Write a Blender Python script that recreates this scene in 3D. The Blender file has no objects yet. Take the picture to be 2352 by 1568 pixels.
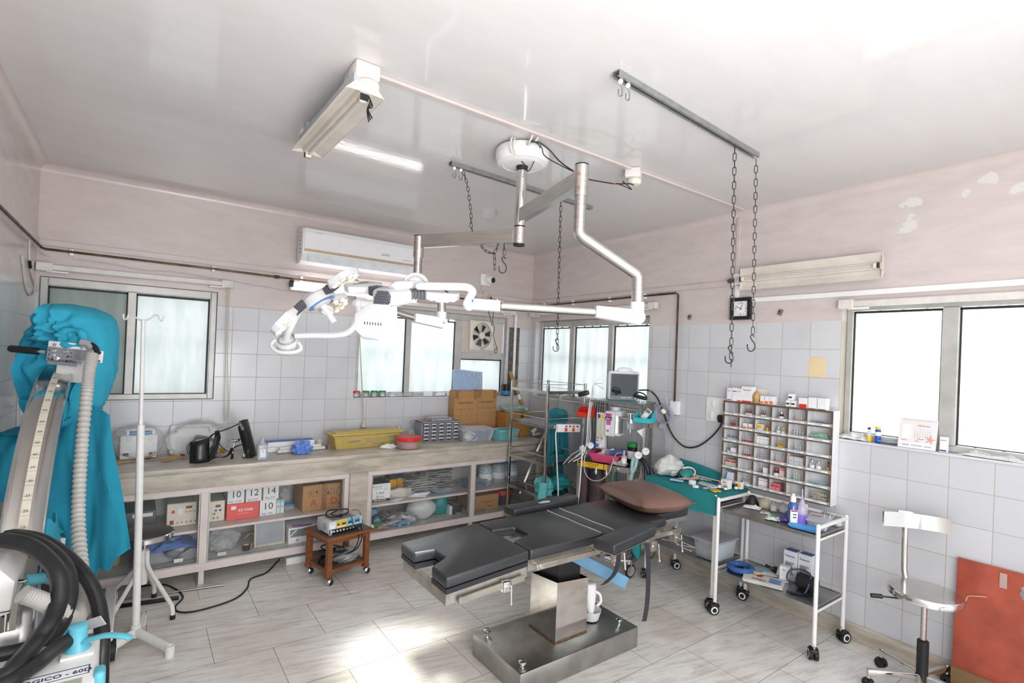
import bpy,bmesh,math,random
from math import pi,sin,cos,radians
from mathutils import Matrix,Vector,Euler

S = bpy.context.scene
COL = S.collection
rnd = random.Random(7)

# ---------------------------------------------------------------- camera
cd = bpy.data.cameras.new('camera')
cam = bpy.data.objects.new('camera',cd)
COL.objects.link(cam)
cd.sensor_width = 36.0
cd.sensor_fit = 'HORIZONTAL'
cd.lens = 36.0*1186.58/2352
cd.shift_x = -1.54/2352
cd.shift_y = 27.65/2352
cd.clip_start = .05
cam.location = (-3.8703,-4.9785,1.7635)
cam.rotation_euler = (1.5763,-.0415,-.6271)
S.camera = cam

# ---------------------------------------------------------------- daylight
w = bpy.data.worlds.new('daylight')
S.world = w
w.use_nodes = True
wn = w.node_tree
bgn = wn.nodes['Background']
bgn.inputs[0].default_value = (.93,.965,1.0,1)
bgn.inputs[1].default_value = .8

def area(name,loc,aim,sx,sy,power,col=(1,1,1)):
    l = bpy.data.lights.new(name,'AREA')
    l.shape = 'RECTANGLE'; l.size = sx; l.size_y = sy; l.energy = power; l.color = col
    o = bpy.data.objects.new(name,l); COL.objects.link(o)
    o.location = loc
    o.rotation_euler = (Vector(aim)-Vector(loc)).to_track_quat('-Z','Y').to_euler()
    return o

# daylight falling on the frosted panes from the yard outside
area('daylight_yard_window_two',(-1.3,1.3,2.2),(-1.3,0,1.75),2.2,1.4,14,(.95,.99,1))
area('daylight_yard_window_three',(1.3,-1.0,2.1),(0,-1.0,1.75),2.0,1.4,8,(.95,.99,1))
area('daylight_yard_window_four',(1.4,-4.3,2.1),(0,-4.3,1.7),2.4,1.5,60,(.97,.99,1))
area('daylight_yard_window_one',(-3.6,1.2,2.1),(-3.6,0,1.75),.9,1.4,2.5,(.92,1,.95))
# added unseen fill behind the camera, and upward fill standing for a bounced flash
area('open_side_fill',(-3.0,-6.15,1.5),(-2.6,-1.0,1.1),2.8,2.6,40,(.98,.99,1))
area('flash_bounce_fill',(-3.2,-5.3,1.5),(-2.9,-4.0,3.0),1.2,1.2,29,(1,.985,.97))

S.view_settings.view_transform = 'Standard'
S.view_settings.look = 'None'
S.view_settings.gamma = 1.0
S.view_settings.exposure = .85
S.view_settings.use_curve_mapping = False
S.cycles.use_denoising = True
S.cycles.max_bounces = 10
S.cycles.diffuse_bounces = 5
S.cycles.glossy_bounces = 4
S.cycles.transmission_bounces = 6
S.cycles.transparent_max_bounces = 16
S.cycles.caustics_reflective = False
S.cycles.caustics_refractive = False
S.cycles.sample_clamp_indirect = 6.0

# ---------------------------------------------------------------- materials
def lin(h):
    h = h.lstrip('#')
    out = []
    for i in (0,2,4):
        c = int(h[i:i+2],16)/255
        out.append(c/12.92 if c <= .04045 else ((c+.055)/1.055) ** 2.4)
    return (*out,1)

MATS = {}
def new_mat(name):
    m = bpy.data.materials.new(name); m.use_nodes = True
    nt = m.node_tree
    b = nt.nodes['Principled BSDF']
    return m,nt,b

def N(nt,t,**kw):
    n = nt.nodes.new(t)
    for k,v in kw.items():
        if k.startswith('i_'):
            key = k[2:]
            key = int(key) if key.isdigit() else key.replace('_',' ')
            n.inputs[key].default_value = v
        else:
            setattr(n,k,v)
    return n

def P(name,hexc,rough=.5,metal=.0,var=.06,scale=14.0,bump=.0,bscale=60.0,spec=.5,alpha=1.0,trans=.0,
      emit=.0,stretch=None,coat=.0,hex2=None):
    """A principled material whose colour and roughness vary with noise."""
    if name in MATS:
        return MATS[name]
    m,nt,b = new_mat(name)
    L = nt.links
    tc = N(nt,'ShaderNodeTexCoord')
    mp = N(nt,'ShaderNodeMapping')
    if stretch:
        mp.inputs['Scale'].default_value = stretch
    L.new(tc.outputs['Object'],mp.inputs[0])
    nz = N(nt,'ShaderNodeTexNoise',i_Scale=scale,i_Detail=4.0,i_Roughness=.6)
    L.new(mp.outputs[0],nz.inputs['Vector'])
    c = lin(hexc)
    c2 = lin(hex2) if hex2 else tuple(x*(1-2.4*var) for x in c[:3])+(1,)
    rp = N(nt,'ShaderNodeValToRGB')
    rp.color_ramp.elements[0].position = .32; rp.color_ramp.elements[0].color = c2
    rp.color_ramp.elements[1].position = .62; rp.color_ramp.elements[1].color = c
    L.new(nz.outputs['Fac'],rp.inputs[0])
    L.new(rp.outputs[0],b.inputs['Base Color'])
    b.inputs['Metallic'].default_value = metal
    b.inputs['Roughness'].default_value = rough
    b.inputs['Specular IOR Level'].default_value = spec
    b.inputs['Alpha'].default_value = alpha
    b.inputs['Transmission Weight'].default_value = trans
    b.inputs['Coat Weight'].default_value = coat
    if emit:
        b.inputs['Emission Color'].default_value = c
        b.inputs['Emission Strength'].default_value = emit
    if bump:
        n2 = N(nt,'ShaderNodeTexNoise',i_Scale=bscale,i_Detail=3.0)
        L.new(mp.outputs[0],n2.inputs['Vector'])
        bp = N(nt,'ShaderNodeBump',i_Strength=bump,i_Distance=.01)
        L.new(n2.outputs['Fac'],bp.inputs['Height'])
        L.new(bp.outputs[0],b.inputs['Normal'])
    MATS[name] = m
    return m

def film(name,hexc,op=.25,rough=.1,gloss=.25,wrinkle=.0,var=.0):
    """Thin clear plastic or glass: see-through with a sheen and a slight tint of its own."""
    if name in MATS:
        return MATS[name]
    m,nt,b = new_mat(name)
    L = nt.links
    out = nt.nodes['Material Output']
    tr = N(nt,'ShaderNodeBsdfTransparent')
    b.inputs['Base Color'].default_value = lin(hexc)
    b.inputs['Roughness'].default_value = rough
    b.inputs['Specular IOR Level'].default_value = .6
    mx = N(nt,'ShaderNodeMixShader')
    fr = N(nt,'ShaderNodeLayerWeight',i_Blend=gloss)
    ad = N(nt,'ShaderNodeMath',operation='ADD',use_clamp=True)
    ad.inputs[1].default_value = op
    L.new(fr.outputs['Fresnel'],ad.inputs[0])
    if var or wrinkle:
        tc = N(nt,'ShaderNodeTexCoord')
        nz = N(nt,'ShaderNodeTexNoise',i_Scale=22.0,i_Detail=5.0,i_Distortion=1.5)
        L.new(tc.outputs['Object'],nz.inputs['Vector'])
        if wrinkle:
            bp = N(nt,'ShaderNodeBump',i_Strength=wrinkle,i_Distance=.03)
            L.new(nz.outputs['Fac'],bp.inputs['Height'])
            L.new(bp.outputs[0],b.inputs['Normal'])
            L.new(bp.outputs[0],fr.inputs['Normal'])
    L.new(ad.outputs[0],mx.inputs[0])
    L.new(tr.outputs[0],mx.inputs[1])
    L.new(b.outputs[0],mx.inputs[2])
    L.new(mx.outputs[0],out.inputs[0])
    MATS[name] = m
    return m

def cardboard(name,hexc='#b58752'):
    return P(name,hexc,.85,var=.05,scale=5,bump=.15,bscale=120,stretch=(1,1,6))

# common finishes
steel = P('brushed stainless steel','#cfccc8',.24,1.0,var=.08,scale=6,stretch=(1,1,12))
steel_pol = P('polished stainless steel','#dedbd7',.12,1.0,var=.05,scale=5)
steel_dull = P('dull stainless sheet','#b9b8b4',.34,1.0,var=.12,scale=7)
chrome = P('chrome','#e4e4e4',.08,1.0,var=.03)
dark_metal = P('dark metal','#3a3a3c',.4,.9)
white_paint = P('white enamel','#ecebea',.32,var=.03)
white_plastic = P('white plastic','#f0f0f0',.35,var=.02)
cream_plastic = P('cream plastic','#e2dccb',.45,var=.04)
grey_plastic = P('grey plastic','#9a9ca0',.45,var=.04)
black_plastic = P('black plastic','#191a1c',.4,var=.1)
black_rubber = P('black rubber','#1b1b1d',.55,var=.15)
ink = P('black ink','#26262a',.7,var=.02)
ink_red = P('red ink','#b23030',.7,var=.02)
ink_blue = P('blue ink','#3f6db5',.7,var=.02)
paper = P('white paper','#efeff0',.8,var=.02)
card_white = P('white carton','#eeeef0',.6,var=.03)
red_plastic = P('red plastic','#d8352b',.35,var=.04)
green_plastic = P('green plastic','#1d8a4a',.35,var=.05)
clear = film('clear plastic','#e9edf2',.16,.12,.3)
clear_glass = film('clear glass','#e6eeee',.10,.04,.35)
bagfilm = film('clear bag film','#fbfcfd',.16,.2,.16,wrinkle=.5)
pvc_tube = film('clear tubing','#dfe6ea',.45,.15,.3)
amber = P('amber glass','#6b3517',.1,var=.05,coat=.6)
cloth_teal = P('teal surgical cloth','#2a8f92',.9,var=.06,scale=9,bump=.25,bscale=45)
cloth_blue = P('turquoise surgical cloth','#2fa6c4',.9,var=.05,scale=8,bump=.25,bscale=40)
cloth_pale = P('pale aqua surgical cloth','#63b9bd',.9,var=.06,scale=9,bump=.3,bscale=40)
brass = P('aged copper pipe','#6e5138',.4,.6,var=.25,scale=9,hex2='#3a2a20')

# ---------------------------------------------------------------- mesh building
class MB:
    def __init__(s):
        s.v = []; s.f = []; s.m = []; s.s = []; s.mats = []
    def mi(s,mat):
        if mat not in s.mats:
            s.mats.append(mat)
        return s.mats.index(mat)
    def add(s,mat,vs,fs,smooth=False,X=None):
        o = len(s.v); k = s.mi(mat)
        if X is not None:
            vs = [X @ Vector(p) for p in vs]
        s.v += [tuple(p) for p in vs]
        for f in fs:
            s.f.append([i+o for i in f]); s.m.append(k); s.s.append(smooth)
        return s
    def box(s,mat,c,d,rot=None,bev=.0,seg=2,X=None):
        """A box about c with full sizes d; rot is an Euler tuple."""
        x,y,z = d[0]/2,d[1]/2,d[2]/2
        T = Matrix.Translation(c)
        if rot is not None:
            T = T @ Euler(rot).to_matrix().to_4x4()
        if X is not None:
            T = X @ T
        vs = [(-x,-y,-z),(x,-y,-z),(x,y,-z),(-x,y,-z),(-x,-y,z),(x,-y,z),(x,y,z),(-x,y,z)]
        fs = [(0,3,2,1),(4,5,6,7),(0,1,5,4),(1,2,6,5),(2,3,7,6),(3,0,4,7)]
        bev = min(bev,.49*min(d))
        if bev <= 0:
            return s.add(mat,vs,fs,False,T)
        bm = bmesh.new()
        bv = [bm.verts.new(p) for p in vs]
        for f in fs:
            bm.faces.new([bv[i] for i in f])
        bmesh.ops.bevel(bm,geom=bm.edges[:],offset=bev,segments=seg,profile=.5,affect='EDGES')
        bm.verts.index_update()
        vs = [v.co.copy() for v in bm.verts]
        fs = [[v.index for v in f.verts] for f in bm.faces]
        bm.free()
        return s.add(mat,vs,fs,seg > 1,T)
    def bx(s,mat,x0,x1,y0,y1,z0,z1,bev=.0,seg=2,X=None):
        return s.box(mat,((x0+x1)/2,(y0+y1)/2,(z0+z1)/2),(abs(x1-x0),abs(y1-y0),abs(z1-z0)),None,bev,seg,X)
    def cyl(s,mat,p0,p1,r0,r1=None,n=16,X=None):
        r1 = r0 if r1 is None else r1
        p0,p1 = Vector(p0),Vector(p1)
        q = (p1-p0).to_track_quat('Z','Y')
        vs = []
        for p,r in ((p0,r0),(p1,r1)):
            for i in range(n):
                a = 2*pi*i/n
                vs.append(p+q @ Vector((r*cos(a),r*sin(a),0)))
        s.add(mat,vs,[(i,(i+1) % n,n+(i+1) % n,n+i) for i in range(n)],True,X)
        s.add(mat,vs[:n],[tuple(range(n))[::-1]],False,X)
        s.add(mat,vs[n:],[tuple(range(n))],False,X)
        return s
    def tube(s,mat,pts,r,n=8,closed=False,sub=0,rfn=None,ry=None,X=None):
        """A round (or, with ry, oval) tube along points; sub resamples them as a smooth curve."""
        pts = [Vector(p) for p in pts]
        if sub:
            pts = spline(pts,sub,closed)
        k = len(pts)
        tang = []
        for i in range(k):
            a = pts[(i-1) % k] if (closed or i) else pts[0]
            b = pts[(i+1) % k] if (closed or i < k-1) else pts[-1]
            t = (b-a)
            tang.append(t.normalized() if t.length > 1e-9 else Vector((0,0,1)))
        up = Vector((0,0,1)) if abs(tang[0].z) < .9 else Vector((0,1,0))
        nx = tang[0].cross(up).normalized()
        vs = []
        for i in range(k):
            nx = (nx-tang[i]*nx.dot(tang[i]))
            nx = nx.normalized() if nx.length > 1e-6 else tang[i].orthogonal().normalized()
            ny = tang[i].cross(nx)
            rr = r if rfn is None else r*rfn(i/max(1,k-1))
            r2 = rr if ry is None else rr*ry/r
            for j in range(n):
                a = 2*pi*j/n
                vs.append(pts[i]+nx*(rr*cos(a))+ny*(r2*sin(a)))
        fs = []
        for i in range(k if closed else k-1):
            for j in range(n):
                a,b = i*n,((i+1) % k)*n
                fs.append((a+j,a+(j+1) % n,b+(j+1) % n,b+j))
        if not closed:
            fs.append(tuple(range(n))[::-1]); fs.append(tuple(range((k-1)*n,k*n)))
        return s.add(mat,vs,fs,True,X)
    def lathe(s,mat,prof,c=(0,0,0),n=20,axis=None,X=None,smooth=True):
        """Revolve (radius, height) pairs about axis (default +Z) at c."""
        T = Matrix.Translation(c)
        if axis is not None:
            T = T @ Vector(axis).to_track_quat('Z','Y').to_matrix().to_4x4()
        if X is not None:
            T = X @ T
        vs = []
        for r,z in prof:
            for i in range(n):
                a = 2*pi*i/n
                vs.append((r*cos(a),r*sin(a),z))
        fs = [(k*n+i,k*n+(i+1) % n,(k+1)*n+(i+1) % n,(k+1)*n+i)
              for k in range(len(prof)-1) for i in range(n)]
        if prof[0][0] > 1e-6:
            fs.append(tuple(range(n))[::-1])
        if prof[-1][0] > 1e-6:
            fs.append(tuple(range((len(prof)-1)*n,len(prof)*n)))
        return s.add(mat,vs,fs,smooth,T)
    def prism(s,mat,poly,z0,z1,X=None,bev=.0,seg=2):
        """Extrude a flat outline (x, y) from z0 to z1."""
        n = len(poly)
        vs = [(x,y,z0) for x,y in poly]+[(x,y,z1) for x,y in poly]
        fs = [tuple(range(n))[::-1],tuple(range(n,2*n))]+[(i,(i+1) % n,n+(i+1) % n,n+i) for i in range(n)]
        if bev <= 0:
            return s.add(mat,vs,fs,False,X)
        bm = bmesh.new()
        bv = [bm.verts.new(p) for p in vs]
        for f in fs:
            bm.faces.new([bv[i] for i in f])
        bmesh.ops.recalc_face_normals(bm,faces=bm.faces[:])
        bmesh.ops.bevel(bm,geom=bm.edges[:],offset=bev,segments=seg,profile=.5,affect='EDGES')
        bm.verts.index_update()
        vs = [v.co.copy() for v in bm.verts]
        fs = [[v.index for v in f.verts] for f in bm.faces]
        bm.free()
        return s.add(mat,vs,fs,True,X)
    def surf(s,mat,fn,nu,nv,thick=.0,X=None,cu=False,smooth=True):
        """A surface fn(u, v) -> point, given a thickness when asked for."""
        g = [[Vector(fn(i/(nu if cu else nu-1),j/(nv-1))) for j in range(nv)] for i in range(nu)]
        vs = [g[i][j] for i in range(nu) for j in range(nv)]
        fs = []
        for i in range(nu if cu else nu-1):
            for j in range(nv-1):
                a,b = i*nv+j,((i+1) % nu)*nv+j
                fs.append((a,b,b+1,a+1))
        if thick:
            me = bpy.data.meshes.new('t'); me.from_pydata(vs,[],fs); me.update()
            nn = [v.normal.copy() for v in me.vertices]
            bpy.data.meshes.remove(me)
            o = len(vs)
            vs = vs+[vs[i]-nn[i]*thick for i in range(o)]
            back = [tuple(x+o for x in f[::-1]) for f in fs]
            edges = []
            if not cu:
                edges += [(j,j+1) for j in range(nv-1)]
                edges += [((nu-1)*nv+j+1,(nu-1)*nv+j) for j in range(nv-1)]
            m = nu if cu else nu-1
            for i in range(m):
                edges.append((((i+1) % nu)*nv,i*nv))
                edges.append((i*nv+nv-1,((i+1) % nu)*nv+nv-1))
            fs = fs+back+[(a,a+o,b+o,b) for a,b in edges]
        return s.add(mat,vs,fs,smooth,X)
    def ball(s,mat,c,r,n=14,X=None,fn=None):
        """An ellipsoid of radii r (number or triple); fn(direction) scales it."""
        r = (r,r,r) if not hasattr(r,'__len__') else r
        def f(u,v):
            a,b = 2*pi*u,pi*v
            d = Vector((sin(b)*cos(a),sin(b)*sin(a),-cos(b)))
            k = fn(d) if fn else 1
            return (c[0]+r[0]*d.x*k,c[1]+r[1]*d.y*k,c[2]+r[2]*d.z*k)
        return s.surf(mat,f,n,max(6,n*2 // 3),0,X,True)
    def text(s,mat,txt,size,X,align='CENTER',depth=.0005,bold=.0):
        """Lettering lying in the XY plane of X."""
        cu = bpy.data.curves.new('lettering','FONT')
        cu.body = txt; cu.size = size; cu.align_x = align; cu.align_y = 'CENTER'
        cu.extrude = depth; cu.offset = bold; cu.resolution_u = 2
        o = bpy.data.objects.new('lettering',cu)
        COL.objects.link(o)
        dg = bpy.context.evaluated_depsgraph_get()
        me = bpy.data.meshes.new_from_object(o.evaluated_get(dg))
        s.add(mat,[v.co.copy() for v in me.vertices],[list(p.vertices) for p in me.polygons],False,X)
        bpy.data.objects.remove(o); bpy.data.curves.remove(cu); bpy.data.meshes.remove(me)
        return s
    def chain(s,mat,pts,link=.042,r=.0025,wdt=.009):
        """Steel chain links, alternately turned, along a path."""
        pts = [Vector(p) for p in pts]
        cum = [0]
        for a,b in zip(pts,pts[1:]):
            cum.append(cum[-1]+(b-a).length)
        def at(d):
            for i in range(len(pts)-1):
                if d <= cum[i+1] or i == len(pts)-2:
                    t = (d-cum[i])/max(1e-9,cum[i+1]-cum[i])
                    return pts[i].lerp(pts[i+1],t)
        pitch = link-3.2*r
        k = int(cum[-1]/pitch)
        for i in range(k):
            a,b = at(i*pitch),at(min(cum[-1],i*pitch+pitch))
            c = (a+b)/2
            if (b-a).length < 1e-6:
                continue
            q = (b-a).to_track_quat('Z','Y')
            T = Matrix.Translation(c) @ q.to_matrix().to_4x4() @ Matrix.Rotation((i % 2)*pi/2+.5,4,'Z')
            h = link/2-wdt
            loop = []
            for j in range(5):
                t = pi*j/4; loop.append((wdt*cos(t),0,h+wdt*sin(t)))
            for j in range(5):
                t = pi+pi*j/4; loop.append((wdt*cos(t),0,-h+wdt*sin(t)))
            s.tube(mat,loop,r,5,True,X=T)
        return s
    def build(s,name,parent=None,world=False,kind=None,label=None):
        me = bpy.data.meshes.new(name)
        vs = s.v
        if world and parent is not None:
            M_,q = Matrix.Identity(4),parent
            while q is not None:
                M_ = q.matrix_basis @ M_; q = q.parent
            inv = M_.inverted()
            vs = [inv @ Vector(p) for p in vs]
        me.from_pydata([tuple(p) for p in vs],[],s.f)
        for m in s.mats:
            me.materials.append(m)
        me.polygons.foreach_set('material_index',s.m)
        me.polygons.foreach_set('use_smooth',s.s)
        me.update()
        if any(s.s):
            me.set_sharp_from_angle(angle=radians(42))
        o = bpy.data.objects.new(name,me)
        COL.objects.link(o)
        if parent is not None:
            o.parent = parent
        if kind:
            o['kind'] = kind
        if label:
            o['label'] = label
        return o

def spline(pts,sub,closed=False):
    out = []
    n = len(pts)
    for i in range(n if closed else n-1):
        p1,p2 = pts[i],pts[(i+1) % n]
        p0 = pts[(i-1) % n] if (closed or i) else p1
        p3 = pts[(i+2) % n] if (closed or i < n-2) else p2
        for k in range(sub):
            t = k/sub
            out.append(.5*((2*p1)+(p2-p0)*t+(2*p0-5*p1+4*p2-p3)*t*t+(3*p1-p0-3*p2+p3)*t ** 3))
    if not closed:
        out.append(pts[-1])
    return out

def tag(o,label,cat,group=None):
    o['label'] = label; o['category'] = cat
    if group:
        o['group'] = group
    return o

def thing(name,label,cat,loc=(0,0,0),rz=.0,group=None,rot=None):
    o = bpy.data.objects.new(name,None)
    COL.objects.link(o)
    o.empty_display_size = .05
    o.location = loc
    o.rotation_euler = rot if rot else (0,0,rz)
    o.matrix_basis = Matrix.Translation(loc) @ o.rotation_euler.to_matrix().to_4x4()
    return tag(o,label,cat,group)

def one(name,mb,label,cat,loc=(0,0,0),rz=.0,group=None,rot=None):
    """A thing that is one mesh."""
    o = mb.build(name)
    o.location = loc
    o.rotation_euler = rot if rot else (0,0,rz)
    return tag(o,label,cat,group)

def dup(o,loc=None,rz=None,label=None,group=None,rot=None):
    """A copy of a thing with copies of its parts and sub-parts."""
    def cp(src,par):
        c = src.copy(); COL.objects.link(c)
        if par is not None:
            c.parent = par
        for k in list(src.children):
            cp(k,c)
        return c
    c = cp(o,None)
    if loc is not None:
        c.location = loc
    if rot is not None:
        c.rotation_euler = rot
    elif rz is not None:
        c.rotation_euler = (c.rotation_euler[0],c.rotation_euler[1],rz)
    if label:
        c['label'] = label
    if group:
        c['group'] = group
    return c

def frame_xz(o,flip=False):
    """Matrix whose XY plane stands in the world XZ plane facing -Y (for lettering on a front)."""
    return Matrix.Translation(o) @ Euler((pi/2,0,0)).to_matrix().to_4x4()

def face_x(o):
    """Matrix whose XY plane stands in the world YZ plane facing -X."""
    return Matrix.Translation(o) @ Euler((pi/2,0,-pi/2)).to_matrix().to_4x4()

def flat(o,a=.0):
    return Matrix.Translation(o) @ Matrix.Rotation(a,4,'Z')

def structure(name,mb):
    o = mb.build(name)
    o['kind'] = 'structure'
    return o
# ================================================================ room shell
XL = -4.48      # left wall
HZ = 3.0        # ceiling
TB = 2.09       # top of the tiling
def tile_mat(name,axis,u0,v0):
    m,nt,b = new_mat(name); L = nt.links
    tc = N(nt,'ShaderNodeTexCoord')
    sp = N(nt,'ShaderNodeSeparateXYZ'); L.new(tc.outputs['Object'],sp.inputs[0])
    cb = N(nt,'ShaderNodeCombineXYZ')
    au = N(nt,'ShaderNodeMath',operation='SUBTRACT'); au.inputs[1].default_value = u0
    av = N(nt,'ShaderNodeMath',operation='SUBTRACT'); av.inputs[1].default_value = v0
    L.new(sp.outputs[axis],au.inputs[0]); L.new(sp.outputs['Z'],av.inputs[0])
    L.new(au.outputs[0],cb.inputs[0]); L.new(av.outputs[0],cb.inputs[1])
    br = N(nt,'ShaderNodeTexBrick',offset=.0,squash=1.0)
    br.inputs['Color1'].default_value = lin('#c9cacf'); br.inputs['Color2'].default_value = lin('#d0d1d5')
    br.inputs['Mortar'].default_value = lin('#b3aa9c')
    br.inputs['Scale'].default_value = 1.0; br.inputs['Mortar Size'].default_value = .0022
    br.inputs['Mortar Smooth'].default_value = .25
    br.inputs['Brick Width'].default_value = .2; br.inputs['Row Height'].default_value = .2
    L.new(cb.outputs[0],br.inputs['Vector'])
    # stained joints and a few smudges
    nz = N(nt,'ShaderNodeTexNoise',i_Scale=3.2,i_Detail=6.0); L.new(tc.outputs['Object'],nz.inputs[0])
    rp = N(nt,'ShaderNodeValToRGB')
    rp.color_ramp.elements[0].position = .28; rp.color_ramp.elements[0].color = lin('#d8d3ca')
    rp.color_ramp.elements[1].position = .5; rp.color_ramp.elements[1].color = (1,1,1,1)
    L.new(nz.outputs['Fac'],rp.inputs[0])
    mx = N(nt,'ShaderNodeMix',data_type='RGBA',blend_type='MULTIPLY'); mx.inputs[0].default_value = .2
    L.new(br.outputs['Color'],mx.inputs[6]); L.new(rp.outputs[0],mx.inputs[7])
    L.new(mx.outputs[2],b.inputs['Base Color'])
    b.inputs['Roughness'].default_value = .16
    rr = N(nt,'ShaderNodeMapRange'); rr.inputs[3].default_value = .2; rr.inputs[4].default_value = .8
    L.new(br.outputs['Fac'],rr.inputs[0]); L.new(rr.outputs[0],b.inputs['Roughness'])
    bp = N(nt,'ShaderNodeBump',invert=True,i_Strength=.35,i_Distance=.004)
    L.new(br.outputs['Fac'],bp.inputs['Height']); L.new(bp.outputs[0],b.inputs['Normal'])
    return m

def paint_mat(name,hexc,peels=(),rough=.22,streak=(2.5,2.5,9),spec=.5,var=.88,bump=.12):
    m,nt,b = new_mat(name); L = nt.links
    tc = N(nt,'ShaderNodeTexCoord')
    mp = N(nt,'ShaderNodeMapping'); mp.inputs['Scale'].default_value = streak
    L.new(tc.outputs['Object'],mp.inputs[0])
    nz = N(nt,'ShaderNodeTexNoise',i_Scale=1.6,i_Detail=7.0,i_Roughness=.62); L.new(mp.outputs[0],nz.inputs[0])
    rp = N(nt,'ShaderNodeValToRGB')
    c = lin(hexc)
    rp.color_ramp.elements[0].position = .25; rp.color_ramp.elements[0].color = tuple(x*var for x in c[:3])+(1,)
    rp.color_ramp.elements[1].position = .6; rp.color_ramp.elements[1].color = c
    L.new(nz.outputs['Fac'],rp.inputs[0])
    col = rp.outputs[0]
    n2 = N(nt,'ShaderNodeTexNoise',i_Scale=3.0,i_Detail=8.0,i_Roughness=.7); L.new(tc.outputs['Object'],n2.inputs[0])
    # small brown scuffs
    r2 = N(nt,'ShaderNodeValToRGB')
    r2.color_ramp.elements[0].position = .66; r2.color_ramp.elements[0].color = (0,0,0,1)
    r2.color_ramp.elements[1].position = .76; r2.color_ramp.elements[1].color = (1,1,1,1)
    L.new(n2.outputs['Fac'],r2.inputs[0])
    mx = N(nt,'ShaderNodeMix',data_type='RGBA'); mx.inputs[7].default_value = lin('#a08d7d')
    ml = N(nt,'ShaderNodeMath',operation='MULTIPLY'); ml.inputs[1].default_value = .35
    L.new(r2.outputs[0],ml.inputs[0]); L.new(ml.outputs[0],mx.inputs[0]); L.new(col,mx.inputs[6])
    col = mx.outputs[2]
    # flaked patches that show the old putty underneath
    if peels:
        n3 = N(nt,'ShaderNodeTexNoise',i_Scale=13.0,i_Detail=9.0,i_Roughness=.62); L.new(tc.outputs['Object'],n3.inputs[0])
        acc = None
        for (px,py,pz,sx,sy,sz) in peels:
            v = N(nt,'ShaderNodeVectorMath',operation='SUBTRACT'); v.inputs[1].default_value = (px,py,pz)
            L.new(tc.outputs['Object'],v.inputs[0])
            d = N(nt,'ShaderNodeVectorMath',operation='DIVIDE'); d.inputs[1].default_value = (sx,sy,sz)
            L.new(v.outputs[0],d.inputs[0])
            ln = N(nt,'ShaderNodeVectorMath',operation='LENGTH'); L.new(d.outputs[0],ln.inputs[0])
            k = N(nt,'ShaderNodeMapRange',i_1=.0,i_2=1.25,i_3=.27,i_4=-.25); L.new(ln.outputs['Value'],k.inputs[0])
            if acc is None:
                acc = k.outputs[0]
            else:
                a = N(nt,'ShaderNodeMath',operation='MAXIMUM'); L.new(acc,a.inputs[0]); L.new(k.outputs[0],a.inputs[1]); acc = a.outputs[0]
        ad = N(nt,'ShaderNodeMath',operation='ADD'); L.new(n3.outputs['Fac'],ad.inputs[0]); L.new(acc,ad.inputs[1])
        gt = N(nt,'ShaderNodeMapRange',i_1=.60,i_2=.612); L.new(ad.outputs[0],gt.inputs[0])
        m3 = N(nt,'ShaderNodeMix',data_type='RGBA'); m3.inputs[7].default_value = lin('#d8d7d0')
        L.new(gt.outputs[0],m3.inputs[0]); L.new(col,m3.inputs[6]); col = m3.outputs[2]
    L.new(col,b.inputs['Base Color'])
    b.inputs['Roughness'].default_value = rough
    b.inputs['Specular IOR Level'].default_value = spec
    bp = N(nt,'ShaderNodeBump',i_Strength=bump,i_Distance=.02); L.new(nz.outputs['Fac'],bp.inputs['Height'])
    L.new(bp.outputs[0],b.inputs['Normal'])
    return m

paint_back = paint_mat('pink wall paint','#cfc2be')
paint_right = paint_mat('flaking pink wall paint','#d2c6c3',peels=[
    (0,-3.81,2.83,.3,.10,.08),(0,-3.80,2.68,.3,.09,.14),(0,-4.16,2.88,.3,.09,.06),
    (0,-4.06,2.83,.3,.06,.08),(0,-4.29,2.80,.3,.09,.06)])
ceil_mat = paint_mat('glossy ceiling paint','#d6d3d2',rough=.07,spec=.3,streak=(1.5,4.0,1),var=.95,bump=.05,
                     peels=[(-1.85,-2.86,3,.20,.09,.3),(-2.5,-2.45,3,.25,.06,.3)])
tile_back = tile_mat('white glazed tiles back','X',-3.2257,2.088)
tile_right = tile_mat('white glazed tiles side','Y',-1.8393,2.1026)
marble_beige = P('beige marble','#c9bfb1',.3,var=.10,scale=5,stretch=(1,1,5),hex2='#a89d90')

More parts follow.
